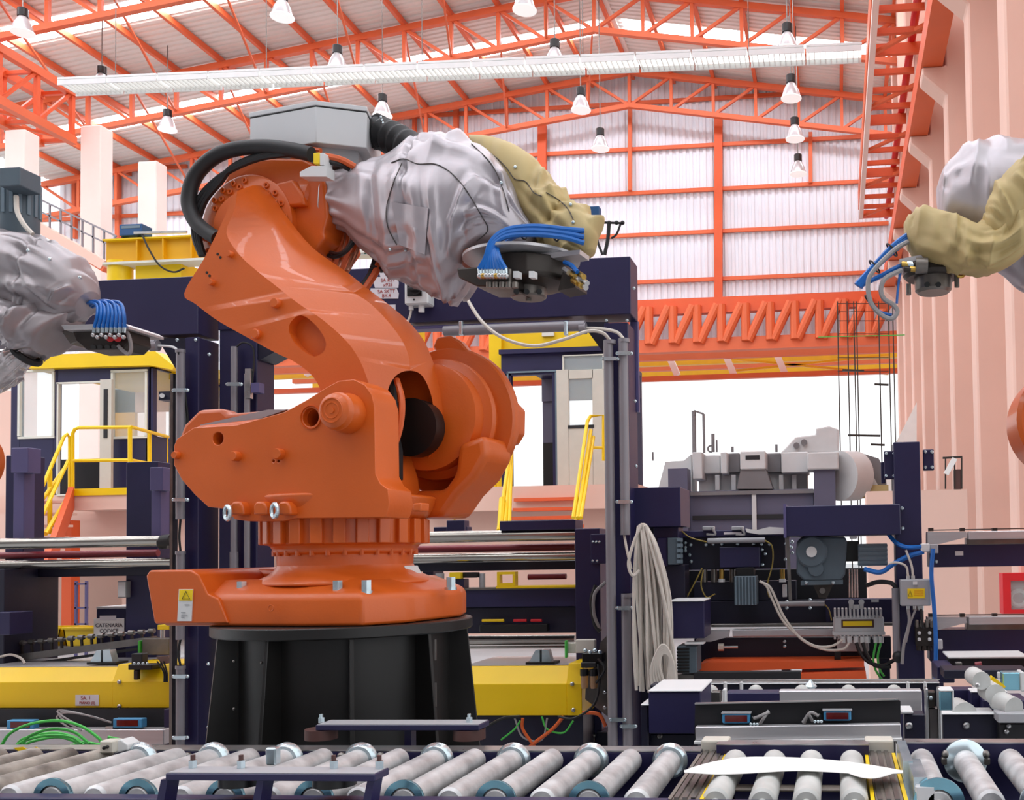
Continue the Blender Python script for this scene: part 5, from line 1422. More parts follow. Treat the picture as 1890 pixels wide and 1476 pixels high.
# stacked navy beams at the right edge
sb2 = thing('navy_beam_stack', 'stepped navy beams with white ball rollers at the right edge', 'frame', (W(1800, 1330, 3.9).x, 3.9, 0))
leg(sb2, 1664, 1702, 1318, 3.9, 0.1, 'navy_shaded', 'panel')
leg(sb2, 1735, 1838, 1318, 3.9, 0.1, 'navy_shaded', 'panel')
pbx('lip', 'light_grey', sb2, 1735, 1316, 1838, 1319, 3.88, 0.14)
pbx('lip', 'light_grey', sb2, 1664, 1312, 1686, 1317, 3.88, 0.14)
leg(sb2, 1838, 1930, 1335, 3.85, 0.1, 'board_dark', 'panel')
pbx('bar', 'grey_plastic', sb2, 1841, 1316, 1910, 1334, 3.8, 0.1)
pbx('beam', 'navy', sb2, 1815, 1292, 1900, 1318, 4.1, 0.2)
pbx('beam', 'navy', sb2, 1792, 1277, 1860, 1318, 4.2, 0.1)
pbx('lip', 'light_grey', sb2, 1792, 1275, 1860, 1278, 4.19, 0.1)
pbx('beam', 'navy', sb2, 1740, 1272, 1800, 1300, 4.3, 0.1)
pbx('beam', 'navy_shaded', sb2, 1742, 1236, 1900, 1252, 5.0, 0.2)
pbx('beam', 'navy', sb2, 1730, 1230, 1762, 1260, 5.2, 0.3)
pbx('lip', 'light_grey', sb2, 1750, 1211, 1900, 1215, 5.4, 0.3)
pbx('panel', 'board_dark', sb2, 1750, 1215, 1900, 1236, 5.5, 0.1)
pbx('pad', 'zinc_blue', sb2, 1851, 1241, 1884, 1274, 4.6, 0.08)
pbx('pad', 'light_grey', sb2, 1884, 1240, 1892, 1276, 4.58, 0.1)
MB().bar(W(1828, 1250, 4.6), W(1852, 1268, 4.6), 0.06, 0.02).build('yellow_edge', 'yellow', sb2, smooth=False)
for x, y, r in ((1765, 1310, 0.05), (1822, 1272, 0.04), (1796, 1246, 0.035)):
    MB().cyl(W(x, y, 4.05), W(x + 16, y + 10, 3.92), r, n=18).build('ball_roller', 'roller_white', sb2)
MB().cyl(W(1842, 1292, 3.95), W(1872, 1306, 3.85), 0.04, n=20).build('white_roller', 'roller_white', sb2)
for x, y in ((1678, 1339), (1784, 1339)): bolt(sb2, x, y, 3.89, 0.014, 'steel')
for x, y in ((1862, 1340), (1858, 1350), (1804, 1264)): bolt(sb2, x, y, 3.84, 0.009, 'steel')
for x in (1816, 1844): pbx('pin', 'light_grey', sb2, x - 3, 1240, x + 3, 1252, 4.95, 0.02)
pbx('bracket', 'steel_dark', sb2, 1764, 1222, 1776, 1236, 5.35, 0.04)
MB().cyl(W(1800, 1229, 5.35), W(1812, 1227, 5.35), 0.02, n=8).build('spindle', 'maroon', sb2)

# ---------------------------------------------------------------- cable bundle hanging at the portal
hbz = W(1185, 960, 5.9)
cbn = thing('cable_bundle', 'thick bundle of long pale grey cables hanging beside the right portal post', 'cable', W(1200, 1300, 5.85))
random.seed(3)
for i in range(26):
    u = i / 25
    xt = 1178 + 16 * u
    xm = 1172 + 62 * u + random.uniform(-5, 5)
    xb_ = 1178 + 64 * u + random.uniform(-6, 6)
    yb_ = 1282 - 26 * abs(u - 0.5) + random.uniform(-10, 6)
    Yo = 5.78 + random.uniform(-0.06, 0.06)
    cable('strand', [W(xt, 972 - 6 * math.sin(u * math.pi), Yo), W(xt + (xm - xt) * 0.45, 1010, Yo - 0.03), W(xm, 1100, Yo), W((xm + xb_) / 2 + random.uniform(-4, 4), 1200, Yo), W(xb_, yb_, Yo)], 0.0095, 'grey_cable', cbn, n=4)
for i in range(5):
    x = 1208 + 7 * i
    cable('strand', [W(x, 1285, 5.7), W(1202 + 4 * i, 1235, 5.68), W(1222, 1190 + 4 * i, 5.68), W(1240 - i, 1215, 5.69), W(1246 - i * 4, 1265, 5.7), W(1236 - 3 * i, 1290, 5.7)], 0.0095, 'grey_cable', cbn, n=5)
cable('strand', [W(1186, 966, 5.72), W(1170, 1000, 5.72), W(1160, 1040, 5.72), W(1168, 1062, 5.72), W(1180, 1052, 5.74)], 0.0095, 'grey_cable', cbn)
cable('strand', [W(1192, 970, 5.7), W(1215, 1060, 5.7), W(1240, 1180, 5.72), W(1248, 1260, 5.74), W(1240, 1286, 5.76)], 0.0095, 'grey_cable', cbn)

# ---------------------------------------------------------------- drive station left part
ds = thing('drive_box_stack', 'navy boxes with grey gearmotor stacked right of the cable bundle', 'machine', (W(1240, 1000, 6.3).x, 6.3, 0))
pbx('upper_box', 'navy', ds, 1166, 899, 1256, 972, 6.15, 0.4)
pbx('neck', 'navy', ds, 1206, 972, 1252, 995, 6.25, 0.2)
pbx('drive_cover', 'navy', ds, 1213, 992, 1232, 1045, 6.2, 0.15)
pbx('drive_motor', 'motor_grey', ds, 1232, 992, 1252, 1042, 6.18, 0.18)
for i in range(5): pbx('fin', 'motor_light', ds, 1249, 993 + 10 * i, 1256, 999 + 10 * i, 6.17, 0.1, bev=0)
pbx('lower_box', 'navy_shaded', ds, 1226, 1042, 1264, 1112, 6.22, 0.2)
leg(ds, 1178, 1232, 972, 6.45, 0.2, 'navy_shaded', 'column')
pbx('side_box', 'navy', ds, 1236, 1110, 1300, 1178, 5.9, 0.3)
pbx('side_lid', 'light_grey', ds, 1235, 1107, 1300, 1110, 5.88, 0.3)
pbx('fin_motor', 'motor_grey', ds, 1250, 1192, 1286, 1242, 5.9, 0.2)
for i in range(8): pbx('fin', 'black', ds, 1249, 1196 + 6 * i, 1272, 1199 + 6 * i, 5.89, 0.02, bev=0)
pbx('ledge', 'light_grey', ds, 1264, 1186, 1298, 1189, 5.86, 0.1, bev=0)
pbx('foot', 'steel_dark', ds, 1240, 1244, 1282, 1262, 5.95, 0.3)
leg(ds, 1236, 1290, 1262, 6.0, 0.25, 'navy_shaded', 'base')
# ---------------------------------------------------------------- main right machine
rm = thing('strapping_machine', 'navy machine frame with grey gearmotors at right behind the sensor board', 'machine', (W(1460, 1100, 6.6).x, 6.6, 0))
pbx('upper_panel', 'navy_shaded', rm, 1256, 985, 1450, 1050, 6.5, 0.05)
pbx('upper_panel', 'navy', rm, 1256, 978, 1448, 990, 6.42, 0.1)
pbx('mid_panel', 'board_dark', rm, 1270, 1050, 1600, 1112, 6.75, 0.05)
pbx('lower_beam', 'navy_shaded', rm, 1280, 1072, 1470, 1108, 6.5, 0.1)
pbx('lower_beam', 'navy', rm, 1524, 1105, 1650, 1150, 6.42, 0.1)
pbx('lower_beam', 'navy_shaded', rm, 1290, 1108, 1530, 1152, 6.48, 0.1)
pbx('rail', 'alu', rm, 1352, 1161, 1540, 1174, 6.3, 0.08)
pbx('rail', 'steel_dark', rm, 1312, 1150, 1650, 1156, 6.32, 0.06)
MB().prism([W(x, y, 6.28) for x, y in ((1296, 1164), (1346, 1163), (1344, 1175), (1312, 1184), (1282, 1184))], Y1 * 0.06).build('rail_end', 'alu', rm, smooth=False)
pbx('base_beam', 'navy_shaded', rm, 1285, 1176, 1645, 1216, 6.4, 0.1)
pbx('side_plate', 'navy', rm, 1240, 1010, 1262, 1108, 6.55, 0.1)
for x, y in ((1265, 1001), (1265, 1010), (1265, 1016), (1275, 1005), (1273, 1024), (1276, 1036), (1303, 1005), (1316, 1004), (1332, 1004), (1361, 1004), (1390, 1004), (1405, 1004), (1420, 1004), (1406, 1014), (1412, 1022), (1407, 1042), (1450, 1003), (1449, 1032), (1462, 1000), (1460, 1010), (1462, 1020), (1452, 1110), (1495, 1107), (1452, 1122), (1495, 1122), (1448, 1184), (1448, 1193)):
    bolt(rm, x, y, 6.47 if y < 1060 else 6.38, 0.012)
pbx('box_cover', 'navy', rm, 1328, 1009, 1402, 1047, 6.38, 0.12)
pbx('small_motor', 'motor_grey', rm, 1355, 1063, 1396, 1117, 6.3, 0.16)
for i in range(7): pbx('fin', 'motor_light', rm, 1357 + 6 * i, 1064, 1359.5 + 6 * i, 1116, 6.29, 0.02, bev=0)
pbx('motor_neck', 'black', rm, 1358, 1047, 1392, 1063, 6.36, 0.1)
hcyl('tube', 'grey_plastic', rm, 1306, 1412, 997, 6.36, 0.017)
for x in (1332, 1444): 
    vcyl('spindle', 'brass', rm, x, 1050, 1074, 6.45, 0.016)
    vcyl('spindle_cap', 'light_grey', rm, x, 1068, 1074, 6.44, 0.022)
for x in (1300, 1352, 1318): vcyl('rod', 'steel_dark', rm, x, 1050, 1074, 6.5, 0.02)
for x in (1296, 1350):
    pbx('reader', 'grey_plastic', rm, x, 971, x + 22, 978, 6.38, 0.06)
    cable('reader_wire', [W(x + 18, 974, 6.38), W(x + 24, 986, 6.38), W(x + 8, 986, 6.38)], 0.008, 'grey_cable_dark', rm)
MB().prism([W(x, y, 6.36) for x, y in ((1376, 975), (1396, 978), (1420, 972), (1450, 974), (1450, 985), (1400, 986), (1378, 982))], Y1 * 0.12).build('plastic_sheet', 'paper', rm, smooth=False)
pbx('tape_bar', 'tape_label', rm, 1336, 982, 1368, 986, 6.4, 0.04, bev=0)
# front drive panel
MB().pb(1449, 932, 1662, 988, 5.9, 0.5).build('drive_hood', 'navy', rm, smooth=False, bev=0.004, seg=1)
MB().pb(1446, 930, 1451, 992, 5.89, 0.5).build('hood_edge', 'blue_grey', rm, smooth=False)
MB().bar(W(1453, 990, 6.0), W(1459, 1108, 6.0), 0.02).build('hood_strut', 'steel_dark', rm, smooth=False)
gm = MB().prism([W(x, y, 6.0) for x, y in ((1470, 1000), (1480, 990), (1560, 990), (1564, 1000), (1560, 1060), (1552, 1072), (1484, 1072), (1470, 1058))], Y1 * 0.25).build('gearbox', 'motor_grey', rm, bev=0.012)
c = W(1498, 1018, 5.99)
MB().lathe([(0.001, -0.02), (0.085, -0.02), (0.095, -0.01), (0.095, 0.03)], c, Y1, 32).build('bearing_flange', 'motor_grey', gm)
MB().lathe([(0.001, -0.03), (0.032, -0.03), (0.032, 0)], c, Y1, 24).build('shaft_cap', 'light_grey', gm)
MB().lathe([(0.001, -0.012), (0.045, -0.012), (0.05, 0.01)], W(1506, 1049, 5.99), Y1, 24).build('inspection_cap', 'motor_grey', gm)
MB().prism([W(x, y, 6.0) for x, y in ((1478, 1072), (1556, 1070), (1556, 1078), (1478, 1080))], Y1 * 0.2).build('foot_flange', 'motor_grey', gm, smooth=False)
MB().prism([W(x, y, 6.02) for x, y in ((1500, 1078), (1538, 1078), (1526, 1104), (1512, 1104))], Y1 * 0.1).build('torque_arm', 'tool_dark', gm, smooth=False)
MB().cyl(W(1518, 1090, 6.0), W(1518, 1090, 6.03), 0.018, n=14).build('arm_pin', 'steel_dark', gm)
for x in (1488, 1538): bolt(rm, x, 1075, 5.99, 0.012)
pbx('coupling', 'black', rm, 1560, 998, 1586, 1036, 6.05, 0.15)
pbx('geared_motor', 'motor_light', rm, 1584, 1003, 1638, 1044, 5.98, 0.2)
for i in range(5): pbx('fin', 'motor_grey', rm, 1584, 1006 + 8 * i, 1638, 1009 + 8 * i, 5.972, 0.02, bev=0)
for x in (1567, 1572, 1577, 1582): vcyl('guide_rod', 'steel', rm, x, 1050, 1102, 6.1, 0.006, 8)
pbx('connector', 'light_grey', rm, 1568, 988, 1582, 994, 5.98, 0.06)
pbx('nameplate', 'light_grey', rm, 1608, 1106, 1622, 1111, 6.415, 0.004, bev=0)
# heat-sink inverter
hsk = thing('finned_inverter', 'grey finned inverter box with row of cable glands on the navy machine', 'inverter', W(1585, 1200, 6.2))
bd = pbx('body', 'grey_paint', hsk, 1538, 1138, 1632, 1168, 6.2, 0.12, bev=0.01)
pbx('ledge', 'grey_paint', hsk, 1536, 1166, 1634, 1172, 6.18, 0.16, bev=0.004)
for i in range(13): pbx('fin', 'grey_paint', hsk, 1539 + 7.1 * i, 1123, 1543 + 7.1 * i, 1140, 6.2, 0.12, bev=0.002)
for i in range(13): pbx('fin', 'grey_paint', hsk, 1539 + 7.1 * i, 1172, 1543 + 7.1 * i, 1180, 6.2, 0.12, bev=0.002)
pbx('display_frame', 'brown_rubber', hsk, 1553, 1143, 1613, 1158, 6.196, 0.006, bev=0.002)
pbx('display', 'label_yellow', hsk, 1556, 1146, 1610, 1155, 6.193, 0.005, bev=0)
for x in (1571, 1590):
    pbx('hanger', 'light_grey', hsk, x - 4, 1108, x + 4, 1124, 6.22, 0.03, bev=0.002)
    MB().cyl(W(x, 1111, 6.2), W(x, 1111, 6.24), 0.018, n=14).build('hanger_eye', 'light_grey', hsk)
pbx('hanger', 'light_grey', hsk, 1575, 1116, 1586, 1124, 6.21, 0.03, bev=0.002)
pbx('lower_box', 'grey_paint', hsk, 1545, 1180, 1604, 1202, 6.24, 0.1)
for i, x in enumerate((1556, 1568, 1580, 1592, 1601, 1617, 1626)):
    vcyl('gland', 'light_grey', hsk, x, 1174, 1186, 6.19, 0.016, 12)
for pts, m, r in (([(1617, 1186), (1612, 1215), (1618, 1240), (1640, 1262), (1662, 1250), (1668, 1225), (1662, 1205)], 'green_cable', 0.007), ([(1626, 1186), (1620, 1212), (1624, 1235), (1632, 1248)], 'green_cable', 0.007), ([(1580, 1186), (1588, 1205), (1604, 1222), (1630, 1228), (1650, 1218)], 'black_rubber', 0.012), ([(1592, 1186), (1600, 1208), (1615, 1228), (1645, 1230)], 'black_rubber', 0.012),
                  ([(1556, 1180), (1535, 1192), (1505, 1192), (1475, 1175), (1445, 1145), (1425, 1105), (1415, 1082), (1402, 1072)], 'grey_cable', 0.008), ([(1568, 1186), (1555, 1198), (1520, 1198), (1480, 1180), (1448, 1140), (1432, 1105), (1420, 1082), (1402, 1073)], 'grey_cable', 0.008), ([(1535, 1145), (1530, 1125), (1522, 1115)], 'wire_olive', 0.004)):
    cable('lead', [W(x, y, 6.15) for x, y in pts], r, m, hsk)
pbx('end_stop', 'black', hsk, 1540, 1202, 1552, 1228, 6.2, 0.05)
cable('earth_wire', [W(1412, 997, 6.34), W(1425, 1008, 6.33), W(1426, 1040, 6.33), W(1416, 1080, 6.33), W(1420, 1102, 6.33)], 0.0045, 'wire_olive', rm)
cable('earth_wire', [W(1258, 980, 6.34), W(1275, 992, 6.33), W(1304, 1000, 6.33)], 0.0045, 'wire_olive', rm)
cable('earth_wire', [W(1296, 1048, 6.34), W(1285, 1070, 6.33), W(1268, 1102, 6.33)], 0.0045, 'wire_olive', rm)
cable('earth_wire', [W(1298, 1052, 6.34), W(1294, 1080, 6.33), W(1304, 1102, 6.33), W(1320, 1096, 6.33)], 0.0045, 'wire_olive', rm)
hcyl('tube', 'grey_plastic', rm, 1436, 1522, 1114, 6.34, 0.016)
hcyl('solenoid', 'beige_door', rm, 1326, 1336, 1194, 6.3, 0.024, 6)
hcyl('solenoid_stem', 'steel', rm, 1336, 1362, 1194, 6.3, 0.009, 8)
pbx('bracket', 'light_grey', rm, 1444, 1078, 1452, 1102, 6.44, 0.03)
for x0, x1 in ((1280, 1300), (1440, 1456), (1620, 1640)):
    leg(rm, x0, x1, 1176, 6.55, 0.15, 'navy_shaded')
# orange sheets on the floor stand
osd = thing('orange_tray', 'bright orange sheet metal tray under the navy machine', 'tray', (W(1450, 1240, 6.2).x, 6.2, 0))
MB().prism([W(x, y, 6.1) for x, y in ((1290, 1226), (1306, 1222), (1595, 1220), (1595, 1231), (1290, 1240))], Y1 * 0.3).build('top_sheet', 'deep_orange', osd, smooth=False)
MB().prism([W(x, y, 6.05) for x, y in ((1478, 1243), (1598, 1239), (1600, 1258), (1478, 1262))], Y1 * 0.3).build('front_sheet', 'deep_orange', osd, smooth=False)
pbx('dark_panel', 'board_dark', osd, 1280, 1239, 1478, 1266, 5.9, 0.05)
leg(osd, 1282, 1300, 1262, 6.0, 0.3, 'navy_shaded')
leg(osd, 1580, 1598, 1258, 6.1, 0.2, 'navy_shaded')
pbx('white_lip', 'light_grey', osd, 1478, 1260, 1640, 1264, 5.9, 0.1, bev=0)

# ---------------------------------------------------------------- right column with side beams
rcn = thing('machine_column', 'tall navy column with bolted flange plates on the right line', 'column', (W(1690, 1000, 6.0).x, 6.0, 0))
leg(rcn, 1655, 1704, 815, 6.0, 0.2, 'navy', 'post')
for (x0, y0, x1, y1) in ((1632, 832, 1654, 884), (1704, 829, 1724, 868)):
    f_ = pbx('flange_plate', 'navy', rcn, x0, y0, x1, y1, 6.04, 0.03)
    for x in (x0 + 4, x1 - 4):
        for y in (y0 + 5, y1 - 6): bolt(rcn, x, y, 6.035, 0.01)
pbx('side_tab', 'navy', rcn, 1626, 852, 1634, 892, 6.1, 0.03)
for x, y in ((1665, 938), (1666, 975)): bolt(rcn, x, y, 5.995, 0.012)
vcyl('conduit', 'conduit', rcn, 1654, 1085, 1208, 5.95, 0.022)
cable('sleeve_cable', [W(1654, 1086, 5.95), W(1645, 1076, 5.96), W(1620, 1074, 6.0), W(1600, 1080, 6.05)], 0.014, 'black_rubber', rcn)
MB().sph(W(1658, 1212, 5.93), 0.035, 7).build('strain_relief', 'black_rubber', rcn)
# beams running right
rbm = thing('side_transfer_beam', 'aluminium edged navy beams leading out of the right edge', 'beam', (W(1810, 1030, 6.1).x, 6.1, 0))
for y, z_ in ((0, 0), (158, 1)):
    MB().prism([W(x, y + yy, 5.98) for x, yy in ((1712, 981), (1783, 981), (1784, 991), (1734, 1004), (1712, 1004))], Y1 * 0.12).build('rail_end', 'alu', rbm, smooth=False)
    pbx('rail', 'alu', rbm, 1788, 979 + y, 1960, 994 + y, 5.98, 0.12)
    pbx('rail_gap', 'steel_dark', rbm, 1784, 990 + y, 1960, 1004 + y, 6.05, 0.1)
    pbx('beam', 'navy', rbm, 1716, 1003 + y, 1960, (1045 if y == 0 else 1062) + y, 6.06, 0.2)
    pbx('chain_strip', 'steel_dark', rbm, 1714, 975 + y, 1960, 977 + y, 6.0, 0.02, bev=0)
    for x in (1718, 1776, 1836): pbx('roller_clip', 'tool_dark', rbm, x - 4, 974 + y, x + 5, 980 + y, 5.99, 0.04, bev=0)
for i in range(3): pbx('chain_rail', 'steel_dark' if i % 2 else 'alu', rbm, 1728, 1137 + 5 * i, 1960, 1140 + 5 * i, 6.1 - 0.02 * i, 0.04, bev=0)
for i, x in enumerate((1762, 1816, 1870)): pbx('roller_clip', 'tool_dark', rbm, x - 5, 1142, x + 5, 1149, 6.02, 0.06, bev=0)
pbx('nameplate', 'light_grey', rbm, 1763, 1017, 1778, 1025, 6.055, 0.004, bev=0)
bolt(rbm, 1728, 1036, 6.05, 0.012)
leg(rbm, 1900, 1940, 1045, 6.1, 0.15, 'navy_shaded')
leg(rbm, 1720, 1738, 1218, 6.1, 0.15, 'navy')
# junction box with the yellow label
jb = thing('junction_box', 'grey junction box with yellow warning label on the navy column', 'box', W(1690, 1120, 5.9))
pbx('body', 'grey_plastic', jb, 1662, 1069, 1718, 1118, 5.86, 0.13, bev=0.006)
lbp = pbx('label', 'label_yellow', jb, 1675, 1086, 1707, 1104, 5.857, 0.004, bev=0)
MB().tube([W(1680, 1090, 5.855), W(1676.5, 1100, 5.855), W(1684, 1100, 5.855)], 0.0018, 5, closed=True).build('warning_triangle', 'ink_dark', lbp)
for i in range(3): pbx('print_line', 'amber', lbp, 1687, 1089 + 4 * i, 1704, 1091 + 4 * i, 5.8555, 0.002, bev=0)
pbx('latch', 'light_grey', jb, 1685, 1073, 1693, 1079, 5.85, 0.01, bev=0)
for x in (1676, 1685): vcyl('gland', 'light_grey', jb, x, 1062, 1070, 5.9, 0.011, 10)
for x in (1676, 1688, 1696, 1702): vcyl('gland', 'steel', jb, x, 1117, 1126, 5.9, 0.011, 10)
for pts, m, r in (([(1676, 1063), (1672, 1045), (1655, 1038), (1640, 1040)], 'grey_cable', 0.007), ([(1685, 1063), (1682, 1042), (1672, 1015)], 'grey_cable', 0.007), ([(1676, 1124), (1678, 1150), (1668, 1190), (1665, 1225)], 'grey_cable_dark', 0.01), ([(1690, 1124), (1680, 1150), (1672, 1185)], 'grey_cable_dark', 0.007), ([(1700, 1124), (1702, 1145), (1704, 1160)], 'black_rubber', 0.008)):
    cable('lead', [W(x, y, 5.88) for x, y in pts], r, m, jb)
# valve cluster below
vc = thing('valve_cluster', 'black pneumatic valve cluster with white knobs low on the navy column', 'valve', W(1710, 1200, 5.9))
pbx('block', 'tool_dark', vc, 1690, 1150, 1724, 1192, 5.9, 0.08)
for i in range(4): pbx('valve', 'tool_grey', vc, 1690 + 9 * i, 1144, 1696 + 9 * i, 1158, 5.88, 0.06)
for x in (1697, 1716):
    for y in (1168, 1180): pbx('knob', 'light_grey', vc, x - 3, y - 3, x + 3, y + 3, 5.88, 0.03)
for i in range(3): vcyl('port', 'tool_dark', vc, 1696 + 10 * i, 1190, 1200, 5.92, 0.016, 10)
# blue air lines
al = thing('blue_air_lines', 'blue air hoses with grey tee block beside the right navy column', 'hose', W(1718, 1260, 5.85))
pbx('tee_block', 'light_grey', al, 1700, 1003, 1716, 1018, 5.85, 0.06)
pbx('tee_block', 'grey_plastic', al, 1716, 1004, 1732, 1021, 5.87, 0.05)
cable('hose', [W(1722, 1012, 5.84), W(1719, 1060, 5.84), W(1724, 1120, 5.84), W(1727, 1180, 5.84), W(1727, 1262, 5.84)], 0.013, 'blue_hose', al)
cable('hose', [W(1702, 1009, 5.86), W(1675, 1010, 5.9), W(1655, 1002, 5.95), W(1640, 986, 6.0)], 0.013, 'blue_hose', al)
cable('hose', [W(1704, 1018, 5.86), W(1680, 1025, 5.9), W(1650, 1040, 5.92), W(1625, 1056, 5.94), W(1595, 1050, 5.96)], 0.015, 'blue_hose', al)
pbx('clip', 'grey_paint', al, 1727, 1180, 1740, 1198, 5.88, 0.05)
# ================================================================ neighbouring robots
def side_R(Y0):
    return lambda x, y, a: W(x, y, Y0 + a)
# ---- left robot
RL = side_R(4.7)
lr = thing('industrial_robot', 'cloth-covered robot wrist with blue hoses at the left edge', 'robot', W(-120, 1150, 5.0))
ls = [((-90, 470), (-90, 640), 0.1, 0.2), ((-40, 436), (-40, 600), 0.08, 0.22), ((10, 428), (0, 565), 0.06, 0.22), ((60, 430), (45, 575), 0.04, 0.22), ((105, 448), (78, 590), 0.02, 0.21), ((140, 472), (105, 600), 0, 0.18), ((165, 508), (125, 600), 0, 0.14), ((175, 540), (150, 585), 0, 0.07)]
c1 = sleeve('wrist_cover', ls, RL, 'dull_cloth', lr, amp=0.024, wid=0.12, seed=8.2, nf=40, along=0.25, gathers=((0.55, 13, 0.9, 0.1),))
ls2 = [((-60, 540), (-60, 620), 0.0, 0.16), ((0, 545), (-6, 612), -0.02, 0.18), ((45, 560), (28, 622), -0.03, 0.18), ((85, 565), (55, 650), -0.03, 0.17), ((120, 572), (85, 655), -0.02, 0.14), ((150, 570), (115, 622), 0, 0.08)]
c2 = sleeve('wrist_cover', ls2, RL, 'dull_cloth', lr, amp=0.02, wid=0.12, seed=2.7, nf=30, along=0.4, gathers=((0.1, 11, 1.0, 0.15),))
fo = [((-40, 640), (-40, 745), 0.0, 0.1), ((10, 648), (0, 720), -0.02, 0.1), ((40, 640), (30, 690), -0.02, 0.08), ((66, 632), (56, 664), -0.02, 0.06), ((90, 620), (80, 645), 0, 0.05)]
sleeve('foil_sleeve', fo, RL, 'foil', lr, amp=0.014, seed=5.5, nf=26, along=0.5, wid=0.1)
MB().torus(RL(47, 652, -0.02), (RL(60, 640, 0) - RL(35, 665, 0)), 0.07, 0.018, 20, 8).build('black_strap', 'black_rubber', lr)
for sm, o in (([(0, 530), (18, 532), (30, 550), (55, 548), (75, 560), (95, 572)], c1),):
    pass
for x, y in ((52, 462), (92, 478), (148, 512)):
    MB().sph(RL(x, y, -0.2), 0.009, 5).build('snap_button', 'zinc', lr)
# grey wrist motor
mt = RL(34, 430, 0.1)
MB().lathe([(0.05, 0), (0.092, 0.0), (0.095, 0.02), (0.095, 0.27), (0.085, 0.3), (0.001, 0.31)], mt - Z1 * 0.05, Z1, 20).build('wrist_motor', 'motor_grey', lr, ang=50)
for k in range(16):
    th = 2 * math.pi * k / 16
    u = V((math.cos(th), math.sin(th), 0))
    MB().obox(mt + u * 0.095 + Z1 * 0.17, u * 0.006, V((-u.y, u.x, 0)) * 0.008, Z1 * 0.09).build('motor_fin', 'motor_light', lr, smooth=False)
MB().pb(-2, 308, 36, 343, 4.62, 0.14).build('terminal_box', 'motor_grey', lr, smooth=False, bev=0.006)
MB().cyl(RL(36, 325, -0.02), RL(46, 325, -0.02), 0.012, n=10).build('cable_gland', 'zinc', lr)
cable('motor_lead', [RL(30, 362, -0.02), RL(32, 390, -0.04), RL(45, 415, -0.05), RL(60, 432, -0.05)], 0.012, 'grey_cable', lr)
# tool
MB().prism([RL(x, y, -0.08) for x, y in ((112, 600), (228, 596), (238, 602), (238, 607), (118, 609))], Y1 * 0.26).build('tool_plate', 'alu', lr, smooth=False, bev=0.003)
MB().prism([RL(x, y, -0.04) for x, y in ((132, 607), (236, 606), (240, 630), (226, 644), (160, 646), (140, 628))], Y1 * 0.16).build('gripper_body', 'tool_dark', lr, bev=0.006)
MB().prism([RL(x, y, -0.02) for x, y in ((112, 610), (138, 608), (146, 630), (130, 636))], Y1 * 0.12).build('gripper_block', 'tool_grey', lr, bev=0.006)
for i, x in enumerate((172, 184, 198, 210)): 
    MB().cyl(RL(x, 640, -0.06), RL(x, 640, -0.03), 0.012, n=12).build('port', 'black', lr)
for x in (203, 217): MB().cyl(RL(x, 624, -0.07), RL(x, 624, -0.03), 0.018, n=14).build('red_port', 'bright_red', lr)
for k in range(8):
    xe = 174 + 8 * k
    cable('air_hose', [RL(150 + 2 * k, 578 - k, 0.06), RL(160 + 4 * k, 560 - (k % 3) * 2, 0.0), RL(178 + 6 * k, 562 - (k % 2) * 4, -0.06), RL(180 + 7 * k, 580, -0.1), RL(xe, 605, -0.1)], 0.008, 'blue_hose', lr, n=5)
    MB().cyl(RL(xe, 604, -0.1), RL(xe - 1, 614, -0.1), 0.008, n=8).build('hose_fitting', 'zinc', lr)
    MB().sph(RL(xe - 2, 618 + (k % 2) * 4, -0.1), 0.011, 6).build('fitting_elbow', 'steel', lr)
cable('air_hose', [RL(222, 598, -0.05), RL(236, 615, -0.06), RL(242, 640, -0.06), RL(238, 653, -0.06), RL(228, 648, -0.05), RL(218, 638, -0.05)], 0.009, 'grey_cable_dark', lr)
# its orange elbow peeking in at the left edge
MB().lathe([(0.05, 0), (0.16, 0), (0.17, 0.02), (0.17, 0.06)], W(-62, 852, 4.9), Y1, 40).build('orange_joint', 'robot_orange', lr)
MB().box(W(-260, 900, 5).x, W(-110, 900, 5).x, 4.9, 5.3, 0, W(-100, 700, 5).z).build('robot_column', 'robot_orange', lr, smooth=False, bev=0.03)
MB().bar(W(-190, 800, 5.1), W(-150, 500, 5.0), 0.3, 0.3).build('robot_arm', 'robot_orange', lr, smooth=False, bev=0.03)
# ---- right robot
RR_ = side_R(4.5)
rr = thing('industrial_robot', 'robot wrist in grey and tan covers reaching in from right edge', 'robot', W(2050, 1150, 4.9))
rs = [((1729, 345), (1732, 385), 0.1, 0.05), ((1742, 312), (1740, 420), 0.1, 0.14), ((1772, 282), (1762, 440), 0.1, 0.2), ((1815, 265), (1800, 470), 0.1, 0.24), ((1860, 262), (1850, 505), 0.1, 0.25), ((1905, 263), (1895, 535), 0.1, 0.25), ((1970, 285), (1960, 540), 0.1, 0.24), ((2040, 330), (2040, 520), 0.1, 0.2)]
sleeve('forearm_cover', rs, RR_, 'silver_cloth', rr, amp=0.015, wid=0.12, seed=11.4, nf=26, along=0.4)
t1 = [((1668, 412), (1676, 462), 0.02, 0.06), ((1684, 390), (1690, 478), 0.0, 0.1), ((1720, 384), (1718, 486), -0.06, 0.11), ((1765, 396), (1758, 498), -0.12, 0.11), ((1805, 412), (1795, 505), -0.16, 0.11), ((1845, 405), (1838, 500), -0.18, 0.11), ((1880, 360), (1888, 470), -0.18, 0.11), ((1905, 300), (1950, 400), -0.16, 0.11), ((1940, 270), (2000, 340), -0.1, 0.1)]
sleeve('hose_cover', t1, RR_, 'tan_cloth', rr, amp=0.022, wid=0.12, seed=3.3, nf=44, along=0.3)
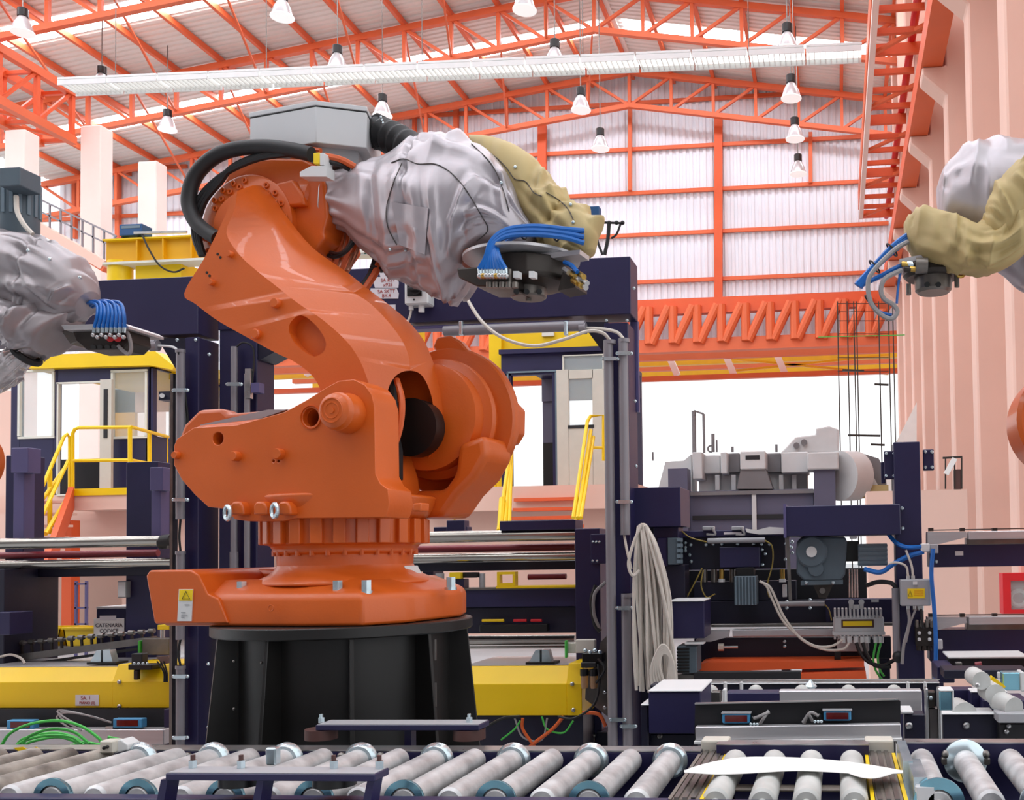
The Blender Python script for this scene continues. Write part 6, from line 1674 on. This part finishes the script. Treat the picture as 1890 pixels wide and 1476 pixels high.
t2 = [((1815, 420), (1842, 462), -0.2, 0.05), ((1822, 370), (1872, 440), -0.2, 0.1), ((1848, 325), (1900, 390), -0.2, 0.11), ((1888, 290), (1935, 350), -0.2, 0.11), ((1930, 265), (1990, 320), -0.2, 0.11)]
sleeve('hose_cover', t2, RR_, 'tan_cloth', rr, amp=0.02, wid=0.12, seed=6.6, nf=26, along=0.4)
wc = RR_(1722, 505, 0.05)
O = V((wc.x, wc.y, 0))
zz = lambda y: RR_(1722, y, 0.05).z
MB().lathe([(0.001, zz(514)), (0.12, zz(514)), (0.135, zz(508)), (0.13, zz(494)), (0.06, zz(484)), (0.05, zz(462)), (0.001, zz(462))], O, Z1, 28).build('tool_changer', 'tool_dark', rr)
MB().lathe([(0.001, zz(541)), (0.07, zz(541)), (0.082, zz(536)), (0.086, zz(512)), (0.001, zz(512))], O, Z1, 28).build('gripper_flange', 'tool_grey', rr)
for x in (1711, 1732): MB().cyl(RR_(x, 525, -0.06), RR_(x, 525, -0.01), 0.012, n=12).build('flange_bore', 'black', rr)
for x, y0, y1 in ((1677, 524, 544), (1766, 506, 530)): vcyl('locating_pin', 'tool_grey', rr, x, y0, y1, 4.5, 0.011)
MB().prism([RR_(x, y, -0.08) for x, y in ((1660, 478), (1700, 470), (1706, 478), (1662, 486))], Y1 * 0.2).build('tool_plate', 'alu', rr, smooth=False)
MB().cyl(RR_(1690, 490, -0.1), RR_(1712, 490, -0.1), 0.034, n=18).build('valve_barrel', 'tool_grey', rr)
for i in range(5): MB().cyl(RR_(1664 + i * 5, 487 + (i % 2) * 9, -0.08), RR_(1676 + i * 5, 488 + (i % 2) * 9, -0.08), 0.013, n=8).build('fitting', ('brass', 'tool_dark', 'zinc')[i % 3], rr)
MB().torus(RR_(1773, 504, -0.02), Y1, 0.016, 0.008, 14, 8).build('brass_ring', 'brass', rr)
for k in range(7):
    o = (k % 3 - 1) * 6; o2 = (k // 3 - 1) * 0.025
    cable('air_hose', [RR_(1690, 432 + o, 0.02 + o2), RR_(1672, 441 + o, 0.0 + o2), RR_(1645, 462 + o, -0.02 + o2), RR_(1612, 495 + o * 0.7, -0.03 + o2), RR_(1580 + (k % 3) * 4, 528 + o * 0.4, -0.04 + o2)], 0.011, 'blue_hose', rr, n=5)
cable('air_hose', [RR_(1676, 446, -0.06), RR_(1650, 462, -0.08), RR_(1612, 500, -0.1), RR_(1602, 525, -0.1), RR_(1608, 560, -0.1), RR_(1628, 582, -0.1), RR_(1646, 588, -0.1), RR_(1656, 575, -0.1), RR_(1648, 562, -0.1), RR_(1632, 552, -0.1), RR_(1626, 535, -0.1), RR_(1634, 514, -0.1), RR_(1664, 498, -0.08)], 0.011, 'grey_cable_dark', rr, n=6)
cable('air_hose', [RR_(1585, 528, -0.05), RR_(1620, 512, -0.06), RR_(1650, 496, -0.06), RR_(1668, 488, -0.06)], 0.011, 'blue_hose', rr)
cable('air_hose', [RR_(1662, 500, -0.06), RR_(1658, 525, -0.06), RR_(1655, 560, -0.06)], 0.006, 'blue_hose', rr)
cable('air_hose', [RR_(1604, 555, -0.08), RR_(1622, 575, -0.08), RR_(1646, 582, -0.08)], 0.009, 'blue_hose', rr)
for x, y in ((1646, 461), (1614, 492), (1606, 556)): MB().torus(RR_(x, y, -0.03), (RR_(1580, 528, 0) - RR_(1690, 432, 0)), 0.035, 0.004, 16, 6).build('cable_tie', 'black_rubber', rr)
MB().lathe([(0.05, 0), (0.24, 0), (0.26, 0.02), (0.26, 0.3)], W(1984, 770, 4.7), Y1, 40).build('orange_joint', 'robot_orange', rr)
MB().box(W(1950, 900, 5).x, W(2150, 900, 5).x, 4.8, 5.2, 0, W(2000, 760, 5).z).build('robot_column', 'robot_orange', rr, smooth=False, bev=0.03)
MB().bar(W(2010, 780, 4.9), W(2040, 420, 4.75), 0.3, 0.3).build('robot_arm', 'robot_orange', rr, smooth=False, bev=0.03)

# ================================================================ yellow beam with the safety sign
yb = thing('yellow_overhead_beam', 'yellow overhead beam with safety sign behind the blue portals', 'beam', W(500, 515, 12), kind='structure')
ya0, ya1 = W(196, 470, 12).x, W(835, 470, 12).x
zt, zm = W(300, 442, 12).z, W(300, 482, 12).z
MB().box(ya0, ya1, 12, 12.1, zm, zt).build('web', 'amber', yb, smooth=False)
MB().box(ya0, ya1, 11.93, 12.2, zt, zt + 0.02).build('top_flange', 'yellow', yb, smooth=False)
MB().box(ya0, ya1, 11.93, 12.2, zm - 0.03, zm).build('bottom_flange', 'frame_cream', yb, smooth=False)
for x in (258, 306, 358, 560, 720): MB().box(W(x, 470, 12).x - 0.01, W(x, 470, 12).x + 0.01, 11.94, 12, zm, zt).build('stiffener', 'amber', yb, smooth=False)
vcyl('yellow_drum', 'yellow', yb, 222, 484, 620, 12.1, 0.15)
MB().pb(250, 484, 334, 620, 12.05, 0.4).build('pier', 'yellow', yb, smooth=False)
MB().pb(700, 484, 760, 620, 12.05, 0.4).build('pier', 'yellow', yb, smooth=False)
sgn = thing('safety_sign', 'white safety sign with green cross on the yellow overhead beam', 'sign', W(655, 472, 11.98))
x0, x1 = W(612, 463, 11.98).x, W(722, 463, 11.98).x
zs = W(655, 463, 11.98).z
MB().box(x0, x1, 11.97, 11.99, zs - 0.055, zs + 0.055).build('plate', 'paper', sgn, smooth=False)
zz_ = zs
text('Safety', 0.105, W(641, 464, 11.965), X1, Z1, 'ink_dark', sgn)
text('First', 0.105, W(697, 462, 11.965), X1, Z1, 'ink_dark', sgn)
cx_ = W(674, 463.5, 11.965)
MB().box(cx_.x - 0.035, cx_.x + 0.035, 11.962, 11.97, cx_.z - 0.012, cx_.z + 0.012).box(cx_.x - 0.012, cx_.x + 0.012, 11.961, 11.969, cx_.z - 0.035, cx_.z + 0.035).build('green_cross', 'sign_green', sgn, smooth=False)
bxx = thing('blue_device', 'small blue device box standing on the yellow overhead beam', 'device', W(241, 440, 11.95))
MB().pb(220, 413, 262, 434, 11.95, 0.2).build('body', 'blue_box', bxx, smooth=False, bev=0.01)
MB().pb(224, 416, 258, 421, 11.945, 0.01).build('panel', 'motor_light', bxx, smooth=False)
for x in (226, 256): MB().pb(x - 2, 434, x + 2, 441, 12.0, 0.1).build('foot', 'black', bxx, smooth=False)
MB().bar(W(248, 430, 11.93), W(345, 428, 11.93), 0.03).build('rod', 'steel', bxx, smooth=False)
cable('lead', [W(262, 432, 11.93), W(275, 460, 11.9), W(295, 490, 11.9), W(320, 502, 11.9), W(340, 495, 11.9)], 0.012, 'black_rubber', yb)
# small antenna stand on the portal at right
an = thing('probe_stand', 'small blue head and black cable stand on the portal beam end', 'device', W(1110, 472, 6.1))
pbx('head', 'blue_box', an, 1083, 380, 1106, 405, 6.15, 0.06)
MB().bar(W(1098, 410, 6.15), W(1152, 412, 6.15), 0.012).build('crossbar', 'black', an, smooth=False)
cable('cable', [W(1124, 412, 6.15), W(1122, 440, 6.15), W(1116, 470, 6.15)], 0.012, 'black_rubber', an)
cable('cable', [W(1146, 412, 6.15), W(1138, 432, 6.15), W(1128, 440, 6.15)], 0.007, 'black_rubber', an)
cable('cable', [W(1104, 405, 6.15), W(1102, 440, 6.15), W(1112, 470, 6.15)], 0.008, 'black_rubber', an)
for x in (1124, 1138, 1149): MB().sph(W(x, 411, 6.15), 0.014, 6).build('joint', 'black', an)

# ================================================================ control cabins
CY = 17.0
def wbox(mb, x0, y0, x1, y1, Y, dy): return mb.pb(x0, y0, x1, y1, Y, dy)
lc = thing('control_cabin', 'navy control cabin with yellow roof fascia behind the left portal', 'cabin', (W(150, 905, CY).x, CY, W(150, 905, CY).z))
for r in ((20, 672, 36, 912), (98, 672, 106, 912), (36, 808, 98, 912), (36, 672, 98, 684), (106, 672, 205, 706), (188, 706, 205, 912), (205, 808, 275, 912), (270, 672, 278, 912), (205, 672, 270, 684)):
    MB().pb(*r, CY, 0.1).build('wall_panel', 'navy', lc, smooth=False)
def frame(par, x0, y0, x1, y1, Y, m, t=4):
    mb = MB()
    mb.pb(x0, y0, x1, y0 + t, Y, 0.06).pb(x0, y1 - t, x1, y1, Y, 0.06).pb(x0, y0 + t, x0 + t, y1 - t, Y, 0.06).pb(x1 - t, y0 + t, x1, y1 - t, Y, 0.06)
    return mb.build('window_frame', m, par, smooth=False)
for r in ((32, 682, 99, 809), (204, 682, 271, 809)):
    f_ = frame(lc, *r, CY - 0.03, 'frame_cream')
    MB().pb(r[0] + 4, r[1] + 4, r[2] - 4, r[3] - 4, CY + 0.02, 0.01).build('pane', 'glass', f_, smooth=False)
frame(lc, 104, 704, 190, 914, CY - 0.03, 'frame_cream', 3)
dl = MB().pb(184, 700, 205, 912, CY - 0.25, 0.06).build('door_leaf', 'beige_door', lc, smooth=False)
MB().pb(191, 718, 198, 808, CY - 0.26, 0.02).build('door_slot', 'board_dark', dl, smooth=False)
# side wall with window, back wall, floor, roof
xs_ = W(275, 800, CY).x
zb_c, zw, zt_c = W(150, 912, CY).z, W(150, 808, CY).z, W(150, 672, CY).z
for z0, z1_, y0, y1_ in ((zb_c, zw, CY, CY + 2.6), (zt_c - 0.12, zt_c, CY, CY + 2.6), (zw, zt_c, CY + 2.5, CY + 2.6), (zw, zt_c, CY, CY + 0.1)):
    MB().box(xs_, xs_ + 0.08, y0, y1_, z0, z1_).build('wall_panel', 'navy', lc, smooth=False)
MB().box(xs_ + 0.03, xs_ + 0.04, CY + 0.1, CY + 2.5, zw, zt_c - 0.12).build('pane', 'glass', lc, smooth=False)
xl_ = W(20, 800, CY).x
MB().box(xl_, xs_, CY + 2.6, CY + 2.68, zb_c, zw).build('wall_panel', 'navy', lc, smooth=False)
MB().box(xl_, xl_ + 0.5, CY + 2.6, CY + 2.68, zw, zt_c).build('wall_panel', 'amber', lc, smooth=False)
MB().box((xl_ + xs_) / 2 - 0.1, (xl_ + xs_) / 2 + 0.25, CY + 2.6, CY + 2.68, zw, zt_c).build('wall_panel', 'board_dark', lc, smooth=False)
MB().box(xl_, xs_, CY + 2.6, CY + 2.68, zt_c - 0.5, zt_c).build('wall_panel', 'salmon', lc, smooth=False)
MB().box(xl_, xs_, CY + 0.9, CY + 1.6, zb_c, zb_c + 0.75).build('desk', 'board_dark', lc, smooth=False)
MB().prism([W(x, y, CY - 0.15) for x, y in ((50, 680), (62, 655), (286, 648), (322, 676), (318, 682), (276, 674))], Y1 * 2.9).build('roof', 'yellow', lc, smooth=False)
MB().pb(312, 682, 326, 700, CY + 0.5, 0.1).build('fascia_tab', 'yellow', lc, smooth=False)
# flood lamp on the side
MB().pb(293, 722, 318, 738, 8.0, 0.1).build('bracket', 'navy_shaded', lp, smooth=False)
MB().cyl(W(299, 730, 7.95), W(299, 730, 8.02), 0.02, n=12).build('cable_reel', 'light_grey', lp)
# platform and stair
pf = thing('cabin_platform', 'salmon concrete platform with yellow edge carrying the left cabin', 'platform', (W(200, 950, CY - 1).x, CY - 1, 0), kind='structure')
zp = zb_c
pY = 16.0
x0, x1 = W(46, 950, pY).x, W(330, 950, pY).x
xs2 = W(135, 950, pY).x
MB().box(xs2, x1, pY, CY + 3, zp - 0.35, zp).build('slab', 'salmon', pf, smooth=False)
MB().box(x0 - 3, xs2, pY + 1.0, CY + 3, zp - 0.35, zp).build('slab', 'salmon', pf, smooth=False)
MB().box(xs2, x1, pY - 0.03, pY, zp - 0.1, zp + 0.02).build('yellow_edge', 'yellow', pf, smooth=False)
MB().box(x0 - 3, x1 + 1, pY + 0.5, pY + 0.7, zp - 1.4, zp - 0.35).build('fascia', 'salmon', pf, smooth=False)
MB().box(x0 - 3, x1 + 4, CY + 2.6, CY + 2.8, 0, zp - 0.35).build('rear_wall', 'salmon', pf, smooth=False)
for x in (60, 225, 300): leg(pf, x, x + 14, 1000, 16.8, 0.3, 'salmon', 'pier')
leg(pf, 113, 131, 960, pY - 0.1, 0.2, 'deep_orange', 'orange_post')
for x in (137, 156):
    leg(pf, x, x + 4, 1072, 15.0, 0.04, 'blue_grey', 'ladder_post')
for y in (1076, 1120, 1150): MB().pb(137, y, 160, y + 3, 15.0, 0.04).build('ladder_rung', 'blue_grey', pf, smooth=False)
# railing tubes
rlg = thing('yellow_railing', 'yellow tubular railing round the left cabin platform', 'railing', (W(230, 905, pY).x, pY, zp))
def rail(par, pts, Y, r=0.03, m='yellow', name='rail'):
    P = [W(p[0], p[1], p[2] if len(p) > 2 else Y) for p in pts]
    return MB().tube(P, r, 8).build(name, m, par)
rail(rlg, [(134, 905), (134, 800), (138, 792), (146, 789), (243, 788)], pY)
rail(rlg, [(243, 788), (310, 806, 17.4)], pY)
rail(rlg, [(136, 850), (243, 849)], pY)
rail(rlg, [(243, 849), (310, 862, 17.4)], pY)
for x, y, Y, yb__ in ((240, 788, 16.0, 912), (276, 797, 16.8, 908), (307, 806, 17.4, 915)):
    rail(rlg, [(x, y), (x, yb__)], Y, 0.035, name='post')
str_ = thing('yellow_orange_stair', 'orange stair with yellow tubular handrails left of the cabin platform', 'stair', (W(90, 1000, 15.5).x, 15.5, 0))
rail(str_, [(41, 985, 14.5), (118, 806, 15.9), (124, 801, 15.95), (129, 808, 16), (129, 905, 16)], 16)
rail(str_, [(62, 985, 14.5), (126, 850, 15.9)], 16)
rail(str_, [(44, 970, 14.6), (122, 860, 15.9)], 16)
for x, y0, y1, Y in ((92, 868, 985, 15.4), (58, 950, 1000, 14.8)): rail(str_, [(x, y0), (x, y1)], Y, 0.035, name='post')
rail(str_, [(84, 985, 14.7), (133, 905, 16.0)], 16, 0.035)
for (xa, ya, xb, yb2) in ((133, 915, 60, 1120), (70, 915, 20, 1060)):
    a, b = W(xa, ya, 16.0), W(xb, yb2, 13.4)
    b.z = max(b.z, 0.0)
    MB().bar(a, b, 0.08, 0.35).build('stringer', 'deep_orange', str_, smooth=False)
aL, bL = W(50, 925, 16.0), W(133, 925, 16.0)
for i in range(9):
    y = 925 + i * 22
    Y = 16.0 - i * 0.28
    a, b = W(48 - 4 * i, y, Y), W(130 - 8 * i, y, Y)
    MB().box(a.x, b.x, Y, Y + 0.25, a.z - 0.04, a.z).build('tread', 'salmon', str_, smooth=False)

# ---- right cabin
rcb = thing('control_cabin', 'navy control cabin with open sliding door seen through the right portal', 'cabin', (W(1020, 895, CY).x, CY, W(1020, 898, CY).z))
for r in ((925, 652, 1128, 690), (925, 690, 944, 898), (1020, 690, 1030, 898), (1112, 690, 1135, 898)):
    MB().pb(*r, CY, 0.1).build('wall_panel', 'machine_slate' if False else 'navy', rcb, smooth=False)
frame(rcb, 936, 684, 1028, 900, CY - 0.03, 'motor_light', 3)
d2 = thing_sub = MB()
for r in ((1028, 682, 1050, 896), (1094, 682, 1116, 896), (1050, 682, 1094, 698), (1050, 788, 1094, 896)):
    d2.pb(*r, CY - 0.12, 0.06)
d2 = d2.build('sliding_door', 'beige_door', rcb, smooth=False)
MB().pb(1050, 698, 1094, 788, CY - 0.1, 0.01).build('pane', 'glass', d2, smooth=False)
MB().pb(1048, 784, 1096, 790, CY - 0.13, 0.03).build('sill', 'board_dark', d2, smooth=False)
tr = frame(rcb, 1038, 654, 1114, 684, CY - 0.06, 'frame_cream', 2)
MB().pb(1040, 656, 1112, 682, CY - 0.03, 0.01).build('pane', 'glass', tr, smooth=False)
xl_, xr_ = W(925, 800, CY).x, W(1133, 800, CY).x
zb2_, zt2_ = W(1020, 898, CY).z, W(1020, 652, CY).z
MB().box(xl_, xr_, CY - 0.1, CY + 2.6, zt2_, zt2_ + 0.08).build('roof', 'navy', rcb, smooth=False)
MB().box(xl_, xr_, CY, CY + 2.6, zb2_ - 0.08, zb2_).build('floor_plate', 'navy_shaded', rcb, smooth=False)
for (xa, xb) in ((0.0, 0.12), (0.62, 0.72), (0.95, 1.0)):
    MB().box(xl_ + (xr_ - xl_) * xa, xl_ + (xr_ - xl_) * xb, CY + 2.5, CY + 2.58, zb2_, zt2_).build('rear_mullion', 'machine_slate', rcb, smooth=False)
MB().box(xl_, xr_, CY + 2.45, CY + 2.49, zt2_ - 0.45, zt2_).build('rear_mullion', 'machine_slate', rcb, smooth=False)
MB().box(xl_ + 0.3, xl_ + 1.1, CY + 1.5, CY + 2.2, zb2_, zb2_ + 0.95).build('desk', 'board_dark', rcb, smooth=False)
yfm = thing('yellow_gantry_frame', 'yellow gantry frame around and above the right cabin', 'frame', (W(920, 900, CY + 0.4).x, CY + 0.4, 0), kind='structure')
MB().pb(908, 606, 1140, 656, CY + 0.3, 0.3).build('header', 'yellow', yfm, smooth=False)
leg(yfm, 906, 929, 606, CY + 0.2, 0.3, 'yellow', 'column')
MB().pb(1000, 612, 1022, 620, CY + 0.25, 0.1).build('lamp_bracket', 'frame_cream', yfm, smooth=False)
pf2 = thing('cabin_platform', 'salmon stepped platform below the right control cabin', 'platform', (W(950, 950, 16).x, 16, 0), kind='structure')
xq0, xq1 = W(760, 940, 16).x, W(1170, 940, 16).x
zp2 = W(1000, 896, 16.2).z
MB().box(xq0, xq1, 16.2, CY + 3, zp2 - 0.4, zp2).build('slab', 'salmon', pf2, smooth=False)
MB().box(xq0, xq1, 16.6, 16.8, 0, zp2 - 0.4).build('fascia', 'salmon', pf2, smooth=False)
for i, y in enumerate((918, 936, 952, 968)):
    MB().pb(948 - 2 * i, y, 1064 + 2 * i, y + 6, 16.1 - 0.3 * i, 0.28).build('step', 'steel_orange', pf2, smooth=False)
rl2 = thing('yellow_railing', 'yellow stair handrails in front of the right cabin', 'railing', (W(1000, 985, 15.5).x, 15.5, W(1000, 990, 15).z))
for dx, Y0 in ((0, 0), (8, 0.3), (14, 0.5)):
    rail(rl2, [(944 - dx * 0.3, 775 + dx * 1.2, 16.4), (948 - dx * 0.2, 790 + dx, 16.2), (920 + dx * 1.4, 978, 14.6)], 16)
    rail(rl2, [(1084 + dx * 0.8, 778 + dx * 2, 16.2), (1058 + dx, 955, 14.6)], 16)
rail(rl2, [(1084, 778, 16.2), (1090, 768, 16.3), (1114, 766, 16.4), (1114, 850, 16.4)], 16)
rail(rl2, [(1090, 826, 16.3), (1114, 826, 16.4)], 16, 0.025)
for x in (927, 1068): rail(rl2, [(x, 920, 15.0), (x - 4, 985, 14.6)], 15, 0.05, name='post')
rail(rl2, [(944, 860, 16.2), (912, 862, 16.6)], 16, 0.025)
for x in (905, 914): rail(rl2, [(x, 835, 16.4), (x, 930, 16.4)], 16, 0.03, name='post')
# fire hose cabinet on the first column
fx = thing('fire_hose_cabinet', 'red fire hose cabinet with glass front on the right-hand column', 'cabinet', (W(1872, 1130, 13.5).x, 13.5, W(1872, 1132, 13.5).z))
x0, x1 = W(1848, 1095, 13.45).x, W(1912, 1095, 13.45).x
z0, z1_ = W(1872, 1132, 13.45).z, W(1872, 1057, 13.45).z
mbx = MB().box(x0, x1, 13.3, 13.6, z0, z0 + 0.06).box(x0, x1, 13.3, 13.6, z1_ - 0.1, z1_).box(x0, x0 + 0.1, 13.3, 13.6, z0 + 0.06, z1_ - 0.1).box(x1 - 0.1, x1, 13.3, 13.6, z0 + 0.06, z1_ - 0.1).box(x0 + 0.1, x1 - 0.1, 13.55, 13.6, z0 + 0.06, z1_ - 0.1)
mbx.build('box', 'bright_red', fx, smooth=False)
MB().box(x0 + 0.1, x1 - 0.1, 13.34, 13.35, z0 + 0.06, z1_ - 0.1).build('pane', 'glass', fx, smooth=False)
MB().torus(((x0 + x1) / 2, 13.45, z0 + 0.2), Y1, 0.1, 0.03).build('hose_reel', 'light_grey', fx)

# ================================================================ far silver machine, wire cage, yard
fm = thing('silver_kiln_machine', 'large dusty silver machine with octagonal hood in the far doorway', 'machine', (W(1400, 980, 22).x, 22, 0))
FY = 22
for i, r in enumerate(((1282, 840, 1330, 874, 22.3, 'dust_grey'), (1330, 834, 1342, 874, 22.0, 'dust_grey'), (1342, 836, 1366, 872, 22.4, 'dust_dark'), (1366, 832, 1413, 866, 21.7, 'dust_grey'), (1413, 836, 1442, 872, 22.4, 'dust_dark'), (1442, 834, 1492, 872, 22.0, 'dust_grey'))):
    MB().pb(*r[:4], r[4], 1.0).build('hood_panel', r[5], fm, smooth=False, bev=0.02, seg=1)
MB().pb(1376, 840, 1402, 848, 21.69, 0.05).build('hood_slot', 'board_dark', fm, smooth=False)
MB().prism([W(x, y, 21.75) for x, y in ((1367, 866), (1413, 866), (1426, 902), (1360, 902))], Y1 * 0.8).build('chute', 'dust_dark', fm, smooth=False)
MB().pb(1290, 872, 1490, 905, 22.6, 0.8).build('lower_hood', 'dust_grey', fm, smooth=False)
MB().pb(1278, 834, 1296, 884, 21.9, 0.8).build('side_duct', 'dust_grey', fm, smooth=False, bev=0.02)
for x in (1320, 1350, 1438, 1462): MB().pb(x, 876, x + 8, 904, 22.3, 0.1).build('rib', 'dust_grey', fm, smooth=False)
leg(fm, 1276, 1505, 904, 21.8, 2.0, 'machine_slate', 'base')
MB().pb(1274, 905, 1506, 912, 21.7, 0.3).build('base_lip', 'dust_dark', fm, smooth=False)
MB().pb(1278, 950, 1446, 958, 21.75, 0.1).build('base_gap', 'board_dark', fm, smooth=False)
MB().pb(1388, 912, 1396, 980, 21.72, 0.1).build('base_rib', 'dust_grey', fm, smooth=False)
leg(fm, 1236, 1272, 864, 21.5, 0.5, 'machine_slate', 'side_cabinet')
MB().prism([W(x, y, 22.5) for x, y in ((1214, 905), (1228, 852), (1262, 850), (1276, 838), (1276, 905))], Y1 * 1).build('side_hopper', 'dust_grey', fm, smooth=False)
leg(fm, 1506, 1546, 862, 21.6, 0.6, 'machine_slate', 'tower')
MB().pb(1490, 834, 1548, 866, 21.5, 0.8).build('tower_head', 'dust_grey', fm, smooth=False, bev=0.03)
MB().prism([W(x, y, 22.2) for x, y in ((1440, 836), (1468, 806), (1505, 802), (1506, 790), (1530, 786), (1548, 792), (1548, 836))], Y1 * 0.8).build('gear_housing', 'dust_grey', fm, smooth=False, bev=0.03)
for x, y in ((1470, 822), (1484, 816)): MB().cyl(W(x, y, 22.1), W(x, y, 22.3), 0.07, n=12).build('port', 'dust_dark', fm)
MB().cyl(W(1548, 878, 21.9), W(1578, 878, 22.3), 0.55, n=28).build('drum', 'dust_grey', fm)
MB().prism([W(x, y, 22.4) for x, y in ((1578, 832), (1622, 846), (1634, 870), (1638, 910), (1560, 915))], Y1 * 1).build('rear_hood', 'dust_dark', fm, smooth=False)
MB().bar(W(1590, 850, 22.2), W(1620, 905, 22.2), 0.12).build('rear_arm', 'dust_grey', fm, smooth=False)
MB().pb(1578, 895, 1640, 918, 22.1, 0.3).build('sand_tray', 'tan_cloth', fm, smooth=False)
for (x, y0, y1, r) in ((1281, 758, 838, 0.05), (1299, 764, 836, 0.03), (1316, 800, 834, 0.04), (1323, 812, 834, 0.02), (1352, 824, 834, 0.03), (1433, 820, 834, 0.03), (1205, 834, 850, 0.02)):
    vcyl('mast', 'dust_dark', fm, x, y0, y1, 22.3, r, 6)
MB().bar(W(1281, 758, 22.3), W(1299, 764, 22.3), 0.04).build('mast_arm', 'dust_dark', fm, smooth=False)
MB().torus(W(1312, 828, 22.3), Y1, 0.07, 0.02, 14, 6).build('mast_ring', 'dust_dark', fm)
wc_ = thing('wire_cage_mast', 'thin dark wire cage tower standing in the far doorway', 'mast', (W(1595, 860, 25).x, 25, 0), kind='structure')
for x, Y in ((1546, 25), (1564, 26), (1576, 26.5), (1581, 26.3), (1622, 25), (1640, 26), (1648, 26.5)):
    p = W(x, 590, Y); q = W(x + 5, 990, Y)
    MB().cyl((p.x, Y, 0), (p.x, Y, W(x, 556, Y).z), 0.017, n=5).build('wire', 'tool_dark', wc_)
for y in (560, 575, 592, 616, 660, 685):
    MB().bar(W(1546, y, 25), W(1640, y, 25.5), 0.016).build('wire_ring', 'tool_dark', wc_, smooth=False)
for x, y, w_ in ((1595, 803, 60), (1627, 709, 26), (1575, 683, 40), (1620, 820, 26)):
    MB().bar(W(x - w_ / 2, y, 25), W(x + w_ / 2, y + 1, 25), 0.05).build('platform_bar', 'tool_dark', wc_, smooth=False)
MB().bar(W(1510, 622, 25), W(1670, 618, 25), 0.02).build('wire_ring', 'green_cable', wc_, smooth=False)
# white tarpaulin against the columns
MB().prism([W(x, y, 30) for x, y in ((1600, 920), (1692, 742), (1692, 1112), (1600, 1112))], Y1 * 0.05).build('white_tarp', 'paper', smooth=False, label='white triangular tarpaulin leaning against the far right columns', cat='tarp')
# grey pump stand by the columns
pst = thing('oxygen_trolley', 'small brown stand with wire frame on the salmon block at right', 'stand', W(1764, 902, 10))
MB().pb(1762, 866, 1775, 902, 10, 0.1).build('canister', 'brown_rubber', pst, smooth=False)
MB().bar(W(1740, 845, 10), W(1776, 843, 10), 0.02).build('wire_bar', 'tool_dark', pst, smooth=False)
for x in (1745, 1762, 1775): MB().bar(W(x, 844, 10), W(x, 902, 10), 0.014).build('wire_post', 'tool_dark', pst, smooth=False)
MB().bar(W(1746, 875, 9.98), W(1762, 846, 9.98), 0.05).build('white_hose', 'paper', pst, smooth=False)
sbk = thing('salmon_block', 'low salmon concrete block wall before the right columns', 'block', (W(1740, 950, 10.2).x, 10.2, 0), kind='structure')
MB().box(W(1600, 950, 10).x, W(1785, 950, 10).x, 9.95, 10.5, 0, W(1745, 904, 10).z).build('block', 'salmon', sbk, smooth=False)
# salmon side wall pieces behind the left cabin
MB().box(W(-200, 800, 22).x, W(26, 800, 22).x, 22, 22.3, 0, W(0, 722, 22).z).build('wall_left', 'salmon', smooth=False, label='salmon partition wall left of the left control cabin', cat='wall', kind='structure')
# roller unit details: gauge and hand valve behind the robot
gg = thing('pressure_gauge', 'small round pressure gauge on a navy block behind the orange robot', 'gauge', W(840, 962, 7.15))
MB().lathe([(0.001, -0.02), (0.026, -0.02), (0.03, -0.01), (0.03, 0.02)], W(839, 944, 7.15), Y1, 20).build('dial', 'light_grey', gg)
MB().torus(W(839, 944, 7.13), Y1, 0.029, 0.005, 20, 6).build('bezel', 'steel_dark', gg)
vcyl('stem', 'brass', gg, 839, 950, 962, 7.15, 0.008, 8)
pbx('block', 'navy', gg, 824, 960, 857, 982, 7.12, 0.1)
pbx('base', 'navy', gg, 800, 972, 862, 984, 7.16, 0.1)
